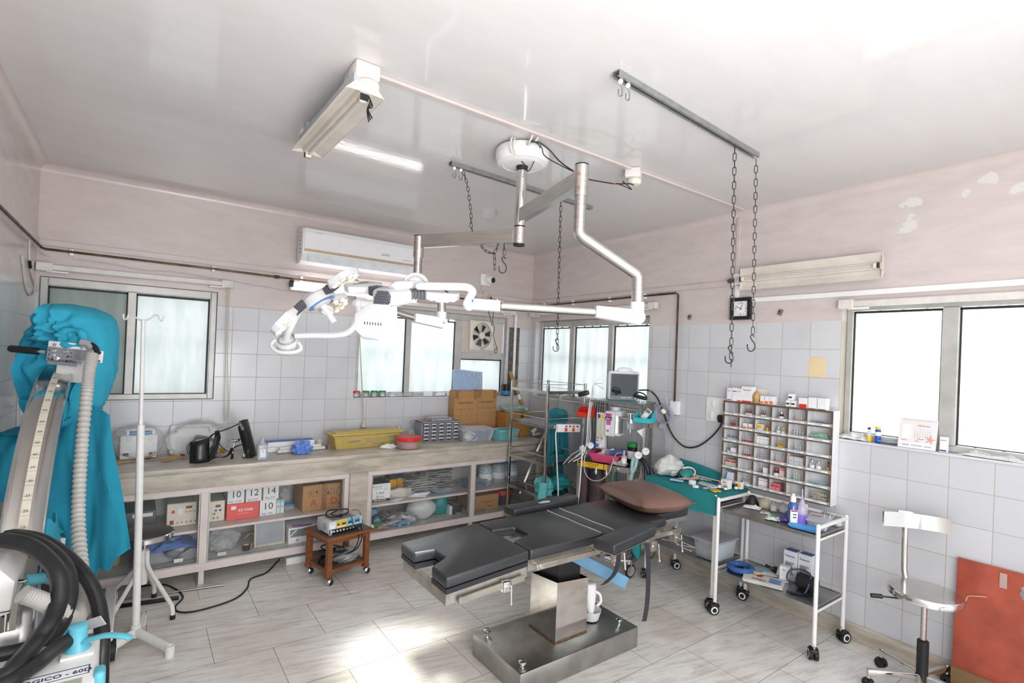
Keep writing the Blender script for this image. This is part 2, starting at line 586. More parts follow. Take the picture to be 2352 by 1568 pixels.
# floor: long marble slabs laid in running bond
def floor_mat():
    m,nt,b = new_mat('white marble slabs'); L = nt.links
    tc = N(nt,'ShaderNodeTexCoord')
    mp = N(nt,'ShaderNodeMapping'); mp.inputs['Location'].default_value = (3.166,1.737,0)
    L.new(tc.outputs['Object'],mp.inputs[0])
    br = N(nt,'ShaderNodeTexBrick',offset=.5,squash=1.0)
    br.inputs['Color1'].default_value = lin('#f2f1ef'); br.inputs['Color2'].default_value = lin('#eae7e2')
    br.inputs['Mortar'].default_value = lin('#8f8371'); br.inputs['Scale'].default_value = 1.0
    br.inputs['Mortar Size'].default_value = .0018; br.inputs['Mortar Smooth'].default_value = .3
    br.inputs['Brick Width'].default_value = .6; br.inputs['Row Height'].default_value = .436
    L.new(mp.outputs[0],br.inputs['Vector'])
    m1 = N(nt,'ShaderNodeMapping'); m1.inputs['Rotation'].default_value = (0,0,.22); L.new(tc.outputs['Object'],m1.inputs[0])
    m2 = N(nt,'ShaderNodeMapping'); m2.inputs['Scale'].default_value = (1.8,13.0,1); L.new(m1.outputs[0],m2.inputs[0])
    nz = N(nt,'ShaderNodeTexNoise',i_Scale=2.2,i_Detail=9.0,i_Roughness=.68,i_Distortion=.35); L.new(m2.outputs[0],nz.inputs[0])
    rp = N(nt,'ShaderNodeValToRGB')
    e = rp.color_ramp.elements
    e[0].position = .30; e[0].color = lin('#a5a3a0')
    e[1].position = .53; e[1].color = (1,1,1,1)
    L.new(nz.outputs['Fac'],rp.inputs[0])
    mx = N(nt,'ShaderNodeMix',data_type='RGBA',blend_type='MULTIPLY'); mx.inputs[0].default_value = .5
    L.new(br.outputs['Color'],mx.inputs[6]); L.new(rp.outputs[0],mx.inputs[7])
    n3 = N(nt,'ShaderNodeTexNoise',i_Scale=1.5,i_Detail=7.0,i_Roughness=.6); L.new(tc.outputs['Object'],n3.inputs[0])
    r3 = N(nt,'ShaderNodeValToRGB')
    r3.color_ramp.elements[0].position = .40; r3.color_ramp.elements[0].color = lin('#cdbca0')
    r3.color_ramp.elements[1].position = .60; r3.color_ramp.elements[1].color = (1,1,1,1)
    L.new(n3.outputs['Fac'],r3.inputs[0])
    m4 = N(nt,'ShaderNodeMix',data_type='RGBA',blend_type='MULTIPLY'); m4.inputs[0].default_value = .38
    L.new(mx.outputs[2],m4.inputs[6]); L.new(r3.outputs[0],m4.inputs[7])
    L.new(m4.outputs[2],b.inputs['Base Color'])
    b.inputs['Roughness'].default_value = .24
    bp = N(nt,'ShaderNodeBump',invert=True,i_Strength=.3,i_Distance=.003); L.new(br.outputs['Fac'],bp.inputs['Height'])
    L.new(bp.outputs[0],b.inputs['Normal'])
    return m
floor_m = floor_mat()

YF = -6.2       # the room runs on behind the camera and is left open there to let fill light in
f = MB(); f.bx(floor_m,XL-.1,.2,YF,.2,-.1,.0); structure('floor',f)
c = MB(); c.bx(ceil_mat,XL-.1,.2,YF,.2,HZ,HZ+.12)
R0 = .055
def cove(u,v):
    a = v*pi/2
    return (XL+u*(0-XL),-R0*(1-sin(a)),HZ-R0*(1-cos(a)))
c.surf(paint_back,lambda u,v: cove(u,v),2,8)
c.surf(paint_right,lambda u,v: (-R0*(1-sin(v*pi/2)),YF*u,HZ-R0*(1-cos(v*pi/2))),2,8)
c.surf(paint_back,lambda u,v: (XL+R0*(1-sin(v*pi/2)),YF*u,HZ-R0*(1-cos(v*pi/2))),2,8)
structure('ceiling',c)

def wall(name,axis,pos,out,u0,u1,holes,tile,paint,thick=.13,tiletop=TB):
    """A wall slab in cells around its openings; below tiletop it is tiled."""
    us = sorted({u0,u1,*[h[0] for h in holes],*[h[1] for h in holes]})
    zs = sorted({.0,tiletop,HZ,*[h[2] for h in holes],*[h[3] for h in holes]})
    b = MB()
    for a,a2 in zip(us,us[1:]):
        for z,z2 in zip(zs,zs[1:]):
            cu,cz = (a+a2)/2,(z+z2)/2
            if any(h[0] < cu < h[1] and h[2] < cz < h[3] for h in holes):
                continue
            mt = tile if cz < tiletop else paint
            p0,p1 = sorted((pos,pos+out*thick))
            if axis == 'y':
                b.bx(mt,a,a2,p0,p1,z,z2)
            else:
                b.bx(mt,p0,p1,a,a2,z,z2)
    return structure(name,b)
W1 = (-4.46,-3.345,1.30,2.20)
W2 = (-2.15,-.36,1.298,2.21)
W3 = (-1.80,-.09,1.30,2.20)
W4 = (-5.30,-3.44,1.30,2.23)
wall('wall_back','y',.0,1,XL-.1,.13,[W1,W2],tile_back,paint_back)
wall('wall_right','x',.0,1,YF,.0,[W3,W4],tile_right,paint_right,tiletop=2.10)
wall('wall_left','x',XL,-1,YF,.0,[],tile_right,paint_back)

# stone skirting
b = MB(); b.bx(marble_beige,-.018,-.0005,YF,-.01,.0005,.108,.003); o = structure('baseboard_right',b)
b = MB(); b.bx(marble_beige,-.66,-.019,-.012,-.0005,.0005,.108,.003); structure('baseboard_back',b)

# ---------------------------------------------------------------- windows
alu = P('aluminium frame','#c3c1be',.45,.35,var=.08,scale=8)
gasket = P('black window gasket','#232426',.6)
def frosted(name,c1,c2,bright=1.0):
    m,nt,b = new_mat(name); L = nt.links
    out = nt.nodes['Material Output']
    tc = N(nt,'ShaderNodeTexCoord')
    mp = N(nt,'ShaderNodeMapping'); mp.inputs['Scale'].default_value = (6,6,1.2); L.new(tc.outputs['Object'],mp.inputs[0])
    nz = N(nt,'ShaderNodeTexNoise',i_Scale=2.0,i_Detail=8.0,i_Roughness=.7); L.new(mp.outputs[0],nz.inputs[0])
    rp = N(nt,'ShaderNodeValToRGB')
    rp.color_ramp.elements[0].position = .3; rp.color_ramp.elements[0].color = lin(c2)
    rp.color_ramp.elements[1].position = .62; rp.color_ramp.elements[1].color = lin(c1)
    L.new(nz.outputs['Fac'],rp.inputs[0])
    tl = N(nt,'ShaderNodeBsdfTranslucent'); L.new(rp.outputs[0],tl.inputs[0])
    b.inputs['Base Color'].default_value = lin('#c3cac7'); b.inputs['Roughness'].default_value = .25
    mx = N(nt,'ShaderNodeMixShader'); mx.inputs[0].default_value = .16
    L.new(tl.outputs[0],mx.inputs[1]); L.new(b.outputs[0],mx.inputs[2]); L.new(mx.outputs[0],out.inputs[0])
    return m
frost = frosted('frosted glass','#f6f8f7','#e4eae8')
frost_net = frosted('frosted glass behind fly mesh','#b3b9b6','#a2a9a5')
iron = P('painted iron grille','#5c605e',.6)

def window(n,axis,pos,out,hole,bars,panes,fw=.045,head=.0,ledge=None,extra=None):
    """Frame on the outer side of the opening; bars: mullion (u0, u1); panes: (u0, u1, z0, z1, material)."""
    u0,u1,z0,z1 = hole
    fr = MB()
    def bxa(mb,mt,a,a2,d0,d1,z,z2,bev=.0):
        d0,d1 = pos+out*d0,pos+out*d1
        if axis == 'y':
            mb.bx(mt,a,a2,min(d0,d1),max(d0,d1),z,z2,bev,1)
        else:
            mb.bx(mt,min(d0,d1),max(d0,d1),a,a2,z,z2,bev,1)
    e = .001
    dp = .03 if axis == 'y' else .075
    bxa(fr,alu,u0+e,u0+fw,dp,dp+.05,z0+e,z1-e,.004)
    bxa(fr,alu,u1-fw,u1-e,dp,dp+.05,z0+e,z1-e,.004)
    bxa(fr,alu,u0+fw,u1-fw,dp,dp+.05,z0+e,z0+fw,.004)
    bxa(fr,alu,u0+fw,u1-fw,dp,dp+.05,z1-fw-head,z1-e,.004)
    for a,a2 in bars:
        bxa(fr,alu,a,a2,dp-.008,dp+.05,z0+fw,z1-fw-head,.004)
    root = fr.build('window_%d' % n); root['kind'] = 'structure'
    for (a,a2,z,z2,mt) in panes:
        p = MB(); bxa(p,mt,a,a2,dp+.026,dp+.031,z,z2)
        p.build('window_pane',root)
        g = MB(); t = .008
        bxa(g,gasket,a,a2,dp+.014,dp+.025,z2-t*1.6,z2); bxa(g,gasket,a,a2,dp+.014,dp+.025,z,z+t*.6)
        bxa(g,gasket,a,a+t,dp+.014,dp+.025,z,z2); bxa(g,gasket,a2-t,a2,dp+.014,dp+.025,z,z2)
        g.build('window_gasket',root)
    # iron grille on the outside: its soft shadow falls on the frosted panes
    gr = MB()
    k = int((u1-u0)/.13)
    for i in range(k+1):
        u = u0+.04+i*(u1-u0-.08)/k
        bxa(gr,iron,u-.006,u+.006,.16,.172,z0-.05,z1+.05)
        if extra and i < k and i % 2 == 0:
            u2 = u+(u1-u0-.08)/k
            P0 = (u,z0+.5); P1 = (u2,z0+.3)
            for (s0,s1) in ((P0,P1),((u2,z0+.3),(u,z0+.1))):
                a = (s0[0],pos+out*.166,s0[1]); c2 = (s1[0],pos+out*.166,s1[1])
                if axis != 'y':
                    a = (a[1],a[0],a[2]); c2 = (c2[1],c2[0],c2[2])
                gr.cyl(iron,a,c2,.006,n=6)
    for z in (z0+.06,z0+.48,z1-.05):
        bxa(gr,iron,u0,u1,.172,.182,z-.01,z+.01)
    gr.build('window_grille',root)
    if ledge:
        s = MB(); bxa(s,tile_plain,u0+e,u1-e,-.012,dp-.001,z0-.015,z0+.0,.002)
        s.build('window_sill',root)
    return root
tile_plain = P('plain white tile','#d9dadd',.2,var=.05,scale=6)

window(1,'y',.0,1,W1,[(-3.95,-3.895)],
       [(-4.415,-3.95,1.345,2.135,frost_net),(-3.895,-3.40,1.345,2.13,frost)],fw=.045,head=.015)
w2 = window(2,'y',.0,1,W2,[(-1.62,-1.565),(-1.035,-.955)],
            [(-2.115,-1.62,1.34,2.12,frost),(-1.565,-1.035,1.34,2.12,frost),(-.955,-.40,1.34,1.715,frost)],
            fw=.038,head=.03,ledge=True,extra=True)
pn = MB()   # painted board that carries the extractor fan, and the rail under it
pn.bx(paint_back,-.955,-.398,.034,.058,1.79,2.14)
pn.bx(alu,-.955,-.398,.028,.075,1.715,1.79,.004,1)
pn.bx(white_paint,-.412,-.392,.012,.06,1.795,2.13)
pn.build('window_board',w2)
window(3,'x',.0,1,W3,[(-.70,-.625),(-1.285,-1.215)],
       [(-.625,-.13,1.345,2.12,frost),(-1.215,-.70,1.345,2.12,frost),(-1.76,-1.285,1.345,2.12,frost)],
       fw=.04,head=.03,ledge=True)
window(4,'x',.0,1,W4,[(-4.045,-3.965),(-4.66,-4.58)],
       [(-3.965,-3.48,1.345,2.165,frost),(-4.58,-4.045,1.345,2.165,frost),(-5.26,-4.66,1.345,2.165,frost)],
       fw=.04,head=.02,ledge=True)

# ---------------------------------------------------------------- wall fittings
tr = MB()      # painted-over cable casing running round the room above the pipe
tr.bx(paint_back,XL+.001,-.019,-.018,-.0005,2.418,2.462,.003,1)
tr.bx(paint_back,-.018,-.0005,-2.70,-.0005,2.405,2.452,.003,1)
tr.bx(paint_back,XL+.0005,XL+.018,-3.2,-.02,2.425,2.468,.003,1)
structure('trim_1',tr)
tr = MB(); tr.bx(white_plastic,-.016,-.0005,-5.6,-2.66,2.262,2.298,.003,1)
tr.bx(white_plastic,-.014,-.0005,-2.69,-2.655,2.299,2.404,.003,1)
structure('trim_2',tr)
tr = MB(); tr.bx(paint_back,-.016,-.0005,-2.683,-2.652,2.453,2.944,.003,1)
tr.bx(paint_back,-3.06,-.06,-2.742,-2.706,2.984,2.9995,.003,1)
structure('trim_3',tr)
st = P('rough dark granite strip','#6d685b',.7,var=.25,scale=30,bump=.5,bscale=50,hex2='#3e3b33')
tr = MB(); tr.bx(st,-.325,-.18,-.010,-.0005,1.30,2.105); structure('trim_4',tr)
tr = MB(); tr.bx(white_plastic,-.268,-.235,-.024,-.0105,1.50,2.26,.003,1); structure('trim_5',tr)

t = thing('copper_pipe','old copper gas pipe clipped along the walls below the painted casing','pipe',(-2.2,-.03,2.385))
p = MB(); p.tube(brass,[(XL+.03,-2.6,2.40),(XL+.03,-.05,2.395),(XL+.05,-.03,2.39),(-3.4,-.028,2.388),(-2.8,-.028,2.38),(-.03,-.028,2.375),
    (-.028,-.05,2.375),(-.028,-2.10,2.385),(-.028,-2.13,2.37),(-.028,-2.135,1.42)],.0085,8)
for x in (-2.9,):
    p.cyl(brass,(x-.02,-.028,2.381),(x+.02,-.028,2.381),.014,n=10)
p.build('pipe',t,True)
for x in (-4.29,-3.39,-2.69,-1.95,-1.25,-.46):
    q = MB(); q.box(white_plastic,(x,-.016,2.388),(.024,.03,.05),bev=.004)
    q.cyl(grey_plastic,(x,-.034,2.402),(x,-.030,2.402),.004,n=8); q.build('pipe_clip',t,True)
for y in (-.25,-.75,-1.3,-1.75):
    q = MB(); q.box(white_plastic,(-.016,y,2.38),(.03,.024,.05),bev=.004); q.build('pipe_clip',t,True)

wire = P('grey flex','#cfccc8',.5)
m = MB(); m.tube(wire,[(-4.47,-.3,2.40),(-4.43,-.012,2.345),(-4.2,-.012,2.342),(-4.05,-.012,2.336),(-3.85,-.012,2.315),(-3.66,-.012,2.328),(-3.29,-.012,2.306),(-3.12,-.012,2.292),(-2.95,-.012,2.284),(-2.8,-.012,2.268),(-2.0,-.012,2.258),(-1.0,-.012,2.30),(-.79,-.012,2.43),(-.74,-.012,2.55),(-.66,-.012,2.58)],.0032,6,sub=5)
one('cable',m,'thin grey cable wandering along the back wall under the copper pipe','cable')
m = MB(); m.tube(wire,[(XL+.006,-.36,2.40),(XL+.006,-.34,2.28),(XL+.006,-.22,2.18),(XL+.006,-.08,2.12),(XL+.006,-.10,2.07),(XL+.006,-.25,2.04),(XL+.006,-.42,2.08),(XL+.006,-.55,2.2),(XL+.006,-.6,2.26)],.006,6,sub=5)
m.tube(black_rubber,[(XL+.008,-.335,2.26),(XL+.008,-.29,2.22)],.009,6)
one('loose_cable',m,'loose white cable loop dangling on the side wall beside the sliding window','cable')

def curtain_rail(name,p0,p1,label,cords=None):
    t = thing(name,label,'curtain rail',p0)
    a,b2 = Vector(p0),Vector(p1)
    r = MB(); d = (b2-a)
    rot = (0,0,math.atan2(d.y,d.x))
    mid = (a+b2)/2
    r.box(cream_white,tuple(mid),(d.length,.035,.04),(0,-math.asin(d.z/d.length),rot[2]),.005,1)
    r.build('rail',t,True)
    for q in (a,b2):
        e = MB(); k = d.normalized()*(.05 if q is a else -.05)
        e.box(cream_white,tuple(q+k*.6),(.09,.05,.062),rot,.004,1)
        e.box(white_plastic,tuple(q+k*2+Vector((0,0,-.03))),(.12,.02,.012),rot,.002,1)
        e.build('end_bracket',t,True)
    if cords:
        for ch in cords:
            e = MB(); e.tube(cord_m,ch,.0028,5,sub=4); e.build('pull_cord',t,True)
    return t
cream_white = P('cream rail enamel','#dedad4',.4,var=.06)
cord_m = P('beige blind cord','#c8bda8',.8)
curtain_rail('curtain_rail',(-4.46,-.045,2.262),(-3.255,-.045,2.27),'cream vertical blind rail over the two pane sliding window',
             [[(-3.285,-.05,2.24),(-3.28,-.05,1.9),(-3.27,-.045,1.4),(-3.262,-.05,1.12)],[(-3.262,-.05,1.12),(-3.245,-.05,1.15),(-3.24,-.05,1.3),(-3.262,-.05,1.7),(-3.268,-.05,2.24)]])
t = curtain_rail('curtain_rail',(-2.17,-.045,2.25),(-.30,-.045,2.28),'cream blind rail over the window with the extractor fan',
             [[(-2.165,-.06,2.23),(-2.155,-.06,2.05),(-2.11,-.06,1.5),(-2.068,-.06,1.08)],[(-2.15,-.06,2.23),(-2.14,-.06,1.9),(-2.085,-.06,1.3),(-2.064,-.06,1.08)]])
e = MB(); e.lathe(P('ivory toggle','#d7cdb4',.4),[(.004,.085),(.012,.06),(.024,.01),(.022,.0),(0,0)],(-2.065,-.06,.995),14)
e.cyl(P('rust ring','#7a3b2a',.5),(-2.065,-.06,1.005),(-2.065,-.06,1.012),.0245,n=14)
e.build('toggle',t,True)
curtain_rail('curtain_rail',(-.045,-.04,2.28),(-.045,-1.90,2.285),'cream blind rail over the three pane window by the monitor',
             [[(-.05,-1.87,2.26),(-.05,-1.87,1.9),(-.05,-1.89,1.3),(-.05,-1.905,1.0),(-.05,-1.90,.9)]])
curtain_rail('curtain_rail',(-.04,-3.45,2.205),(-.04,-5.35,2.21),'cream blind rail over the bright window by the calendar')

# lit fluorescent tube under the air conditioner
tube_on = P('lit fluorescent tube','#ffffff',.4,emit=5.0,var=.0)
t = thing('tube_light','lit fluorescent tube light in its white batten under the air conditioner','light',(-2.2,-.05,2.32))
m = MB(); m.bx(white_paint,-2.79,-1.55,-.05,-.002,2.276,2.345,.004,1); m.build('batten',t,True)
m = MB(); m.cyl(tube_on,(-2.755,-.075,2.333),(-1.585,-.075,2.335),.0165,n=12); m.build('tube',t,True)
for x in (-2.785,-1.555):
    m = MB(); m.box(black_plastic if x < -2 else white_plastic,(x,-.066,2.333),(.03,.055,.06),bev=.005); m.build('tube_holder',t,True)

def reflector_tube(name,label,T,L=.92):
    """A trough reflector fitting without light: local X along it, local -Z is the open side."""
    t = thing(name,label,'light',(0,0,0)); t.matrix_basis = T
    rm = P('aged cream reflector','#ddd5cb',.35,var=.06,scale=5)
    prof = [(-.085,-.025),(-.085,-.02),(-.045,.0),(-.022,.004),(-.02,-.02),(.02,-.02),(.022,.004),(.045,.0),(.085,-.02),(.085,-.025)]
    m = MB(); k = len(prof)
    m.surf(rm,lambda u,v: (-L/2+L*u,prof[min(k-1,int(round(v*(k-1))))][0],prof[min(k-1,int(round(v*(k-1))))][1]),2,k,.002,smooth=False)
    for sx in (-1,1):
        m.prism(rm,[(-.085,-.022),(-.02,-.018),(.02,-.018),(.085,-.022),(.045,.02),(-.045,.02)],0,.003,
                X=Matrix.Translation((sx*L/2,0,0)) @ Matrix(((0,0,1,0),(1,0,0,0),(0,1,0,0),(0,0,0,1))))
    m.build('reflector',t)
    m = MB(); m.box(P('grey painted housing','#b9bfc0',.4),(0,0,.036),(L*.98,.10,.06),bev=.006); m.build('housing',t)
    m = MB(); m.cyl(film('unlit glass tube','#efece6',.5,.1,.3),(-L/2+.05,0,-.036),(L/2-.05,0,-.036),.008,n=10); m.build('tube',t)
    for sx in (-1,1):
        m = MB(); m.box(cream_plastic,(sx*(L/2-.03),0,-.034),(.018,.03,.034),bev=.004)
        m.box(black_plastic,(sx*(L/2-.012),0,-.03),(.006,.036,.036)); m.build('tube_holder',t)
    return t
# on the side wall above the clock
Tw = Matrix.Translation((-.068,-3.215,2.435)) @ Matrix(((0,0,1,0),(-1,0,0,0),(0,-1,0,0),(0,0,0,1))) 
reflector_tube('reflector_light','unlit cream trough light fixed on the wall above the clock',Tw,.95)
m = MB(); m.box(white_plastic,(-.012,-2.665,2.452),(.022,.075,.09),bev=.006)
m.cyl(cream_plastic,(-.023,-2.662,2.45),(-.045,-2.655,2.445),.026,n=14); m.cyl(P('brown bakelite','#5b4a3c',.35),(-.045,-2.655,2.445),(-.085,-2.645,2.432),.018,n=14)
one('lamp_holder',m,'empty brown bulb holder on a white box beside the wall trough light','lamp holder')
for x,lb in ((-2.216,'empty bulb holder on a square box under the air conditioner'),(-.685,'empty bulb holder on a round box below the security camera')):
    m = MB(); m.box(paint_back,(x,-.014,2.452),(.085,.026,.085),bev=.006)
    m.cyl(cream_plastic,(x,-.03,2.45),(x+.005,-.05,2.44),.028,n=14); m.cyl(P('ivory bakelite','#cbbfa6',.35),(x+.005,-.05,2.44),(x+.018,-.09,2.415),.019,n=14)
    m.cyl(brass,(x+.018,-.09,2.415),(x+.021,-.1,2.409),.013,n=12)
    one('lamp_holder',m,lb,'lamp holder')

# security camera
t = thing('security_camera','white dome security camera on the back wall near the corner','camera',(-.66,-.002,2.625))
m = MB(); m.box(white_plastic,(-.70,-.012,2.622),(.13,.022,.13),bev=.008); m.build('base',t,True)
m = MB(); m.lathe(white_plastic,[(.05,.0),(.05,.03),(.042,.06),(.03,.074)],(-.67,-.024,2.625),20,(.25,-1,-.15)); m.build('housing',t,True)
m = MB(); m.lathe(black_plastic,[(.031,.0),(.031,.004),(.02,.01),(0,.012)],(-.648,-.095,2.615),18,(.25,-1,-.15)); m.build('lens',t,True)

# air conditioner
t = thing('air_conditioner','white split air conditioner with a gold trim line high on the back wall','air conditioner',(-2.2,-.002,2.51))
acw = P('air conditioner white','#f1f1f3',.25,var=.01); gold = P('champagne gold trim','#c9b08e',.35,.3)
T0 = Matrix.Translation((-2.2,0,0)) @ Matrix(((0,0,1,0),(1,0,0,0),(0,1,0,0),(0,0,0,1)))   # profile (y, z) swept along x
m = MB(); m.prism(acw,[(-.002,2.52),(-.11,2.515),(-.16,2.53),(-.20,2.575),(-.215,2.63),(-.215,2.78),(-.20,2.815),(-.17,2.83),(-.002,2.835)],-.54,.54,X=T0,bev=.012,seg=2); m.build('body',t,True)
m = MB(); m.prism(acw,[(-.214,2.635),(-.226,2.635),(-.228,2.78),(-.213,2.817),(-.19,2.828),(-.19,2.815),(-.205,2.80),(-.214,2.77)],-.525,.525,X=T0)
m.text(P('grey print','#8a8b90',.5),'LLOYD',.026,frame_xz((-1.98,-.2285,2.683)),bold=.0006)
m.text(P('pale grey print','#b4b5ba',.5),'EVAPRESS',.014,frame_xz((-2.6,-.2285,2.785)))
m.text(MATS['pale grey print'],'INVERTER',.018,frame_xz((-1.76,-.2285,2.66)))
m.build('front_panel',t,True)
m = MB(); m.prism(gold,[(-.213,2.615),(-.222,2.617),(-.222,2.634),(-.213,2.634)],-.525,.525,X=T0); m.build('trim_line',t,True)
m = MB(); m.prism(P('louver white','#e4e8ec',.3),[(-.214,2.60),(-.206,2.575),(-.172,2.535),(-.176,2.530),(-.212,2.572),(-.219,2.60)],-.49,.49,X=T0); m.build('louver',t,True)
m = MB()
for k in range(6):
    m.bx(grey_plastic,-2.7415,-2.7395,-.16,-.12,2.60+k*.035,2.615+k*.035)
m.build('side_vent',t,True)

# extractor fan in the window board
t = thing('extractor_fan','cream square extractor fan with black blades in the window board','fan',(-.70,.034,1.985))
m = MB()
def fanframe(u,v):
    a = 2*pi*u
    k = 1/max(abs(cos(a)),abs(sin(a)))
    sq = Vector((cos(a)*k*.165,sin(a)*k*.172))
    ci = Vector((cos(a)*.128,sin(a)*.142))
    if v < .5:
        p = sq; y = .032-.03*(v/.34 if v < .34 else 1)
        return (-.70+p.x,y,1.985+p.y)
    t2 = (v-.5)/.5
    p = sq.lerp(ci,min(1,t2*1.3)); y = .0-.014*sin(pi*min(1,t2*1.2))+(.0 if t2 < .85 else .05*(t2-.85)/.15)
    return (-.70+p.x,y,1.985+p.y)
m.surf(cream_plastic,fanframe,48,12,0,None,True)
m.text(ink,'EXHAUST FAN',.008,frame_xz((-.70,-.016,1.832)))
m.build('frame',t,True)
m = MB(); m.cyl(black_plastic,(-.70,.040,1.985),(-.70,.046,1.985),.145,n=30)
for k in range(6):
    a0 = k*pi/3+.2
    vs = []
    for rr in (.04,.085,.125):
        for da,yy in ((-.30,.036),(.30,.012)):
            vs.append((-.70+rr*cos(a0+da),yy,1.985+rr*sin(a0+da)))
    m.add(P('smoked fan blade','#2d3036',.15),vs,[(0,1,3,2),(2,3,5,4)],False)
m.build('blades',t,True)
m = MB(); m.lathe(cream_plastic,[(.045,0),(.045,.02),(.036,.034),(.012,.038),(.012,.042),(0,.042)],(-.70,.034,1.985),24,(0,-1,0)); m.build('hub',t,True)
m = MB(); m.tube(black_rubber,[(-.60,-.06,2.26),(-.585,-.03,2.16),(-.555,-.02,2.08),(-.565,-.025,2.0),(-.54,-.025,1.92),(-.51,-.02,1.86),(-.50,-.02,1.815),(-.515,-.02,1.795),(-.535,-.02,1.80),(-.53,-.02,1.835),(-.50,-.02,1.85)],.0035,6,sub=5)
m.build('cord',t,True)

# wall clock
t = thing('wall_clock','square black framed wall clock above the tiles','clock',(-.002,-2.715,2.215))
blk = P('glossy black frame','#1a1b1f',.25)
m = MB()
for (y0,y1,z0,z1) in ((-2.803,-2.628,2.275,2.304),(-2.803,-2.628,2.128,2.157),(-2.803,-2.774,2.157,2.275),(-2.657,-2.628,2.157,2.275)):
    m.bx(blk,-.035,-.001,y0,y1,z0,z1,.006,2)
m.build('frame',t,True)
m = MB(); m.bx(paper,-.02,-.002,-2.775,-2.656,2.156,2.276)
for n_,(a) in ((12,0),(3,3),(6,6),(9,9)):
    an = pi/2-a*pi/6
    m.text(ink,str(n_),.026,face_x((-.0205,-2.7155-.043*cos(an),2.216+.043*sin(an))),depth=.0003)
for a in range(12):
    if a % 3:
        an = pi/2-a*pi/6
        m.box(ink,(-.0204,-2.7155-.046*cos(an),2.216+.046*sin(an)),(.0006,.0025,.012),(-(an-pi/2)*-1*-1,0,0))
m.build('dial',t,True)
for nm,an,ln in (('hour_hand',radians(62),.03),('minute_hand',radians(152),.045)):
    m = MB(); m.tube(black_plastic,[(-.0225,-2.7155+.012*cos(an),2.216-.012*sin(an)),(-.0225,-2.7155-ln*cos(an),2.216+ln*sin(an))],.0018,5); m.build(nm,t,True)

# paper note, switch plate, hooks
m = MB()
def note(u,v):
    z = 1.852-.146*v
    if v < .02:
        z -= .012*(1-abs(2*u-1))+.004*sin(9*u)
    return (-.0012-.003*(1-v) ** 3*abs(sin(3*u)),-3.237-.112*u,z)
m.surf(P('yellowed paper','#e6cfa6',.8,var=.03,scale=6),note,14,10)
one('paper_note',m,'yellowed torn paper note stuck to the wall tiles','paper')
t = thing('switch_board','white switch board with four sockets beside the medicine rack','switch',(-.001,-2.53,1.39))
m = MB(); m.bx(white_plastic,-.009,-.0006,-2.64,-2.435,1.295,1.492,.003); m.build('plate',t,True)
for (y,z) in ((-2.498,1.444),(-2.594,1.452),(-2.485,1.345),(-2.545,1.345)):
    m = MB(); m.box(white_plastic,(-.012,y,z),(.007,.026,.058),bev=.002); m.box(cream_plastic,(-.017,y,z),(.006,.010,.024),bev=.002)
    m.cyl(steel,(-.0155,y,z+.024),(-.0165,y,z+.024),.003,n=8); m.cyl(steel,(-.0155,y,z-.024),(-.0165,y,z-.024),.003,n=8)
    m.build('switch',t,True)
t = thing('wall_socket','white wall socket on the side wall by the draped machine with a plug in it','socket',(XL,-.36,1.37))
m = MB(); m.bx(white_plastic,XL+.0006,XL+.008,-.50,-.22,1.19,1.47,.002); m.bx(white_plastic,XL+.008,XL+.022,-.46,-.36,1.25,1.40,.004); m.build('plate',t,True)
m = MB(); m.lathe(white_plastic,[(.03,0),(.028,.03),(.016,.05),(.016,.055)],(XL+.022,-.39,1.335),14,(1,0,.0)); m.cyl(P('brown plug top','#7b3320',.4),(XL+.03,-.39,1.325),(XL+.06,-.39,1.322),.025,n=14)
m.tube(black_rubber,[(XL+.06,-.39,1.31),(XL+.065,-.39,1.25),(XL+.05,-.40,1.1),(XL+.03,-.42,.9)],.006,6,sub=4); m.build('plug',t,True)
for y,z in ((-2.239,2.168),(-3.021,2.175)):
    m = MB(); m.box(P('bare cement chip','#8d8378',.9,var=.2,scale=60),(-.004,y,z),(.006,.035,.045),(.4,0,0),.002)
    m.cyl(dark_metal,(-.006,y,z),(-.03,y,z+.006),.004,n=6)
    one('wall_hook',m,'small iron hook in chipped paint '+('between the blind rail and the clock' if y > -2.6 else 'between the clock and the bright window'),'hook')
# ================================================================ things on the ceiling
# trough light on the ceiling, with its junction box and cable casing
Tc = Matrix.Translation((-3.13,-2.345,2.885)) @ Matrix.Rotation(pi/2+.015,4,'Z')
t = reflector_tube('reflector_light','unlit cream trough light hanging under the ceiling',Tc,.9)
for sx in (-.3,.36):
    m = MB(); m.box(P('grey painted housing','#b9bfc0',.4),(sx,0,.085),(.06,.08,.06),bev=.004); m.build('ceiling_bracket',t)
t = thing('junction_box','white ceiling junction box with a lamp rose beside the trough light','junction box',(-3.11,-2.80,3.0))
pink_box = P('pinkish white box','#e6dedc',.4)
m = MB(); m.box(pink_box,(-3.115,-2.745,2.965),(.11,.11,.068),bev=.012); m.build('box',t,True)
m = MB(); m.lathe(cream_plastic,[(.036,0),(.05,.012),(.05,.03),(.042,.05),(.02,.055),(0,.055)],(-3.105,-2.765,2.931),20,(0,0,-1)); m.build('lamp_rose',t,True)
m = MB()
for k in range(3):
    m.tube(black_rubber,[(-3.105,-2.765,2.876),(-3.10+.006*k,-2.79,2.84-.01*k),(-3.115,-2.80-.006*k,2.79),(-3.10+.007*k,-2.785,2.75+.01*k)],.003,5,sub=4)
m.build('wire',t,True)
t = thing('junction_box','white ceiling junction box with a lamp rose feeding the surgical light wire','junction box',(-1.33,-2.72,3.0))
m = MB(); m.box(pink_box,(-1.33,-2.715,2.968),(.10,.10,.062),(0,0,.6),bev=.012); m.build('box',t,True)
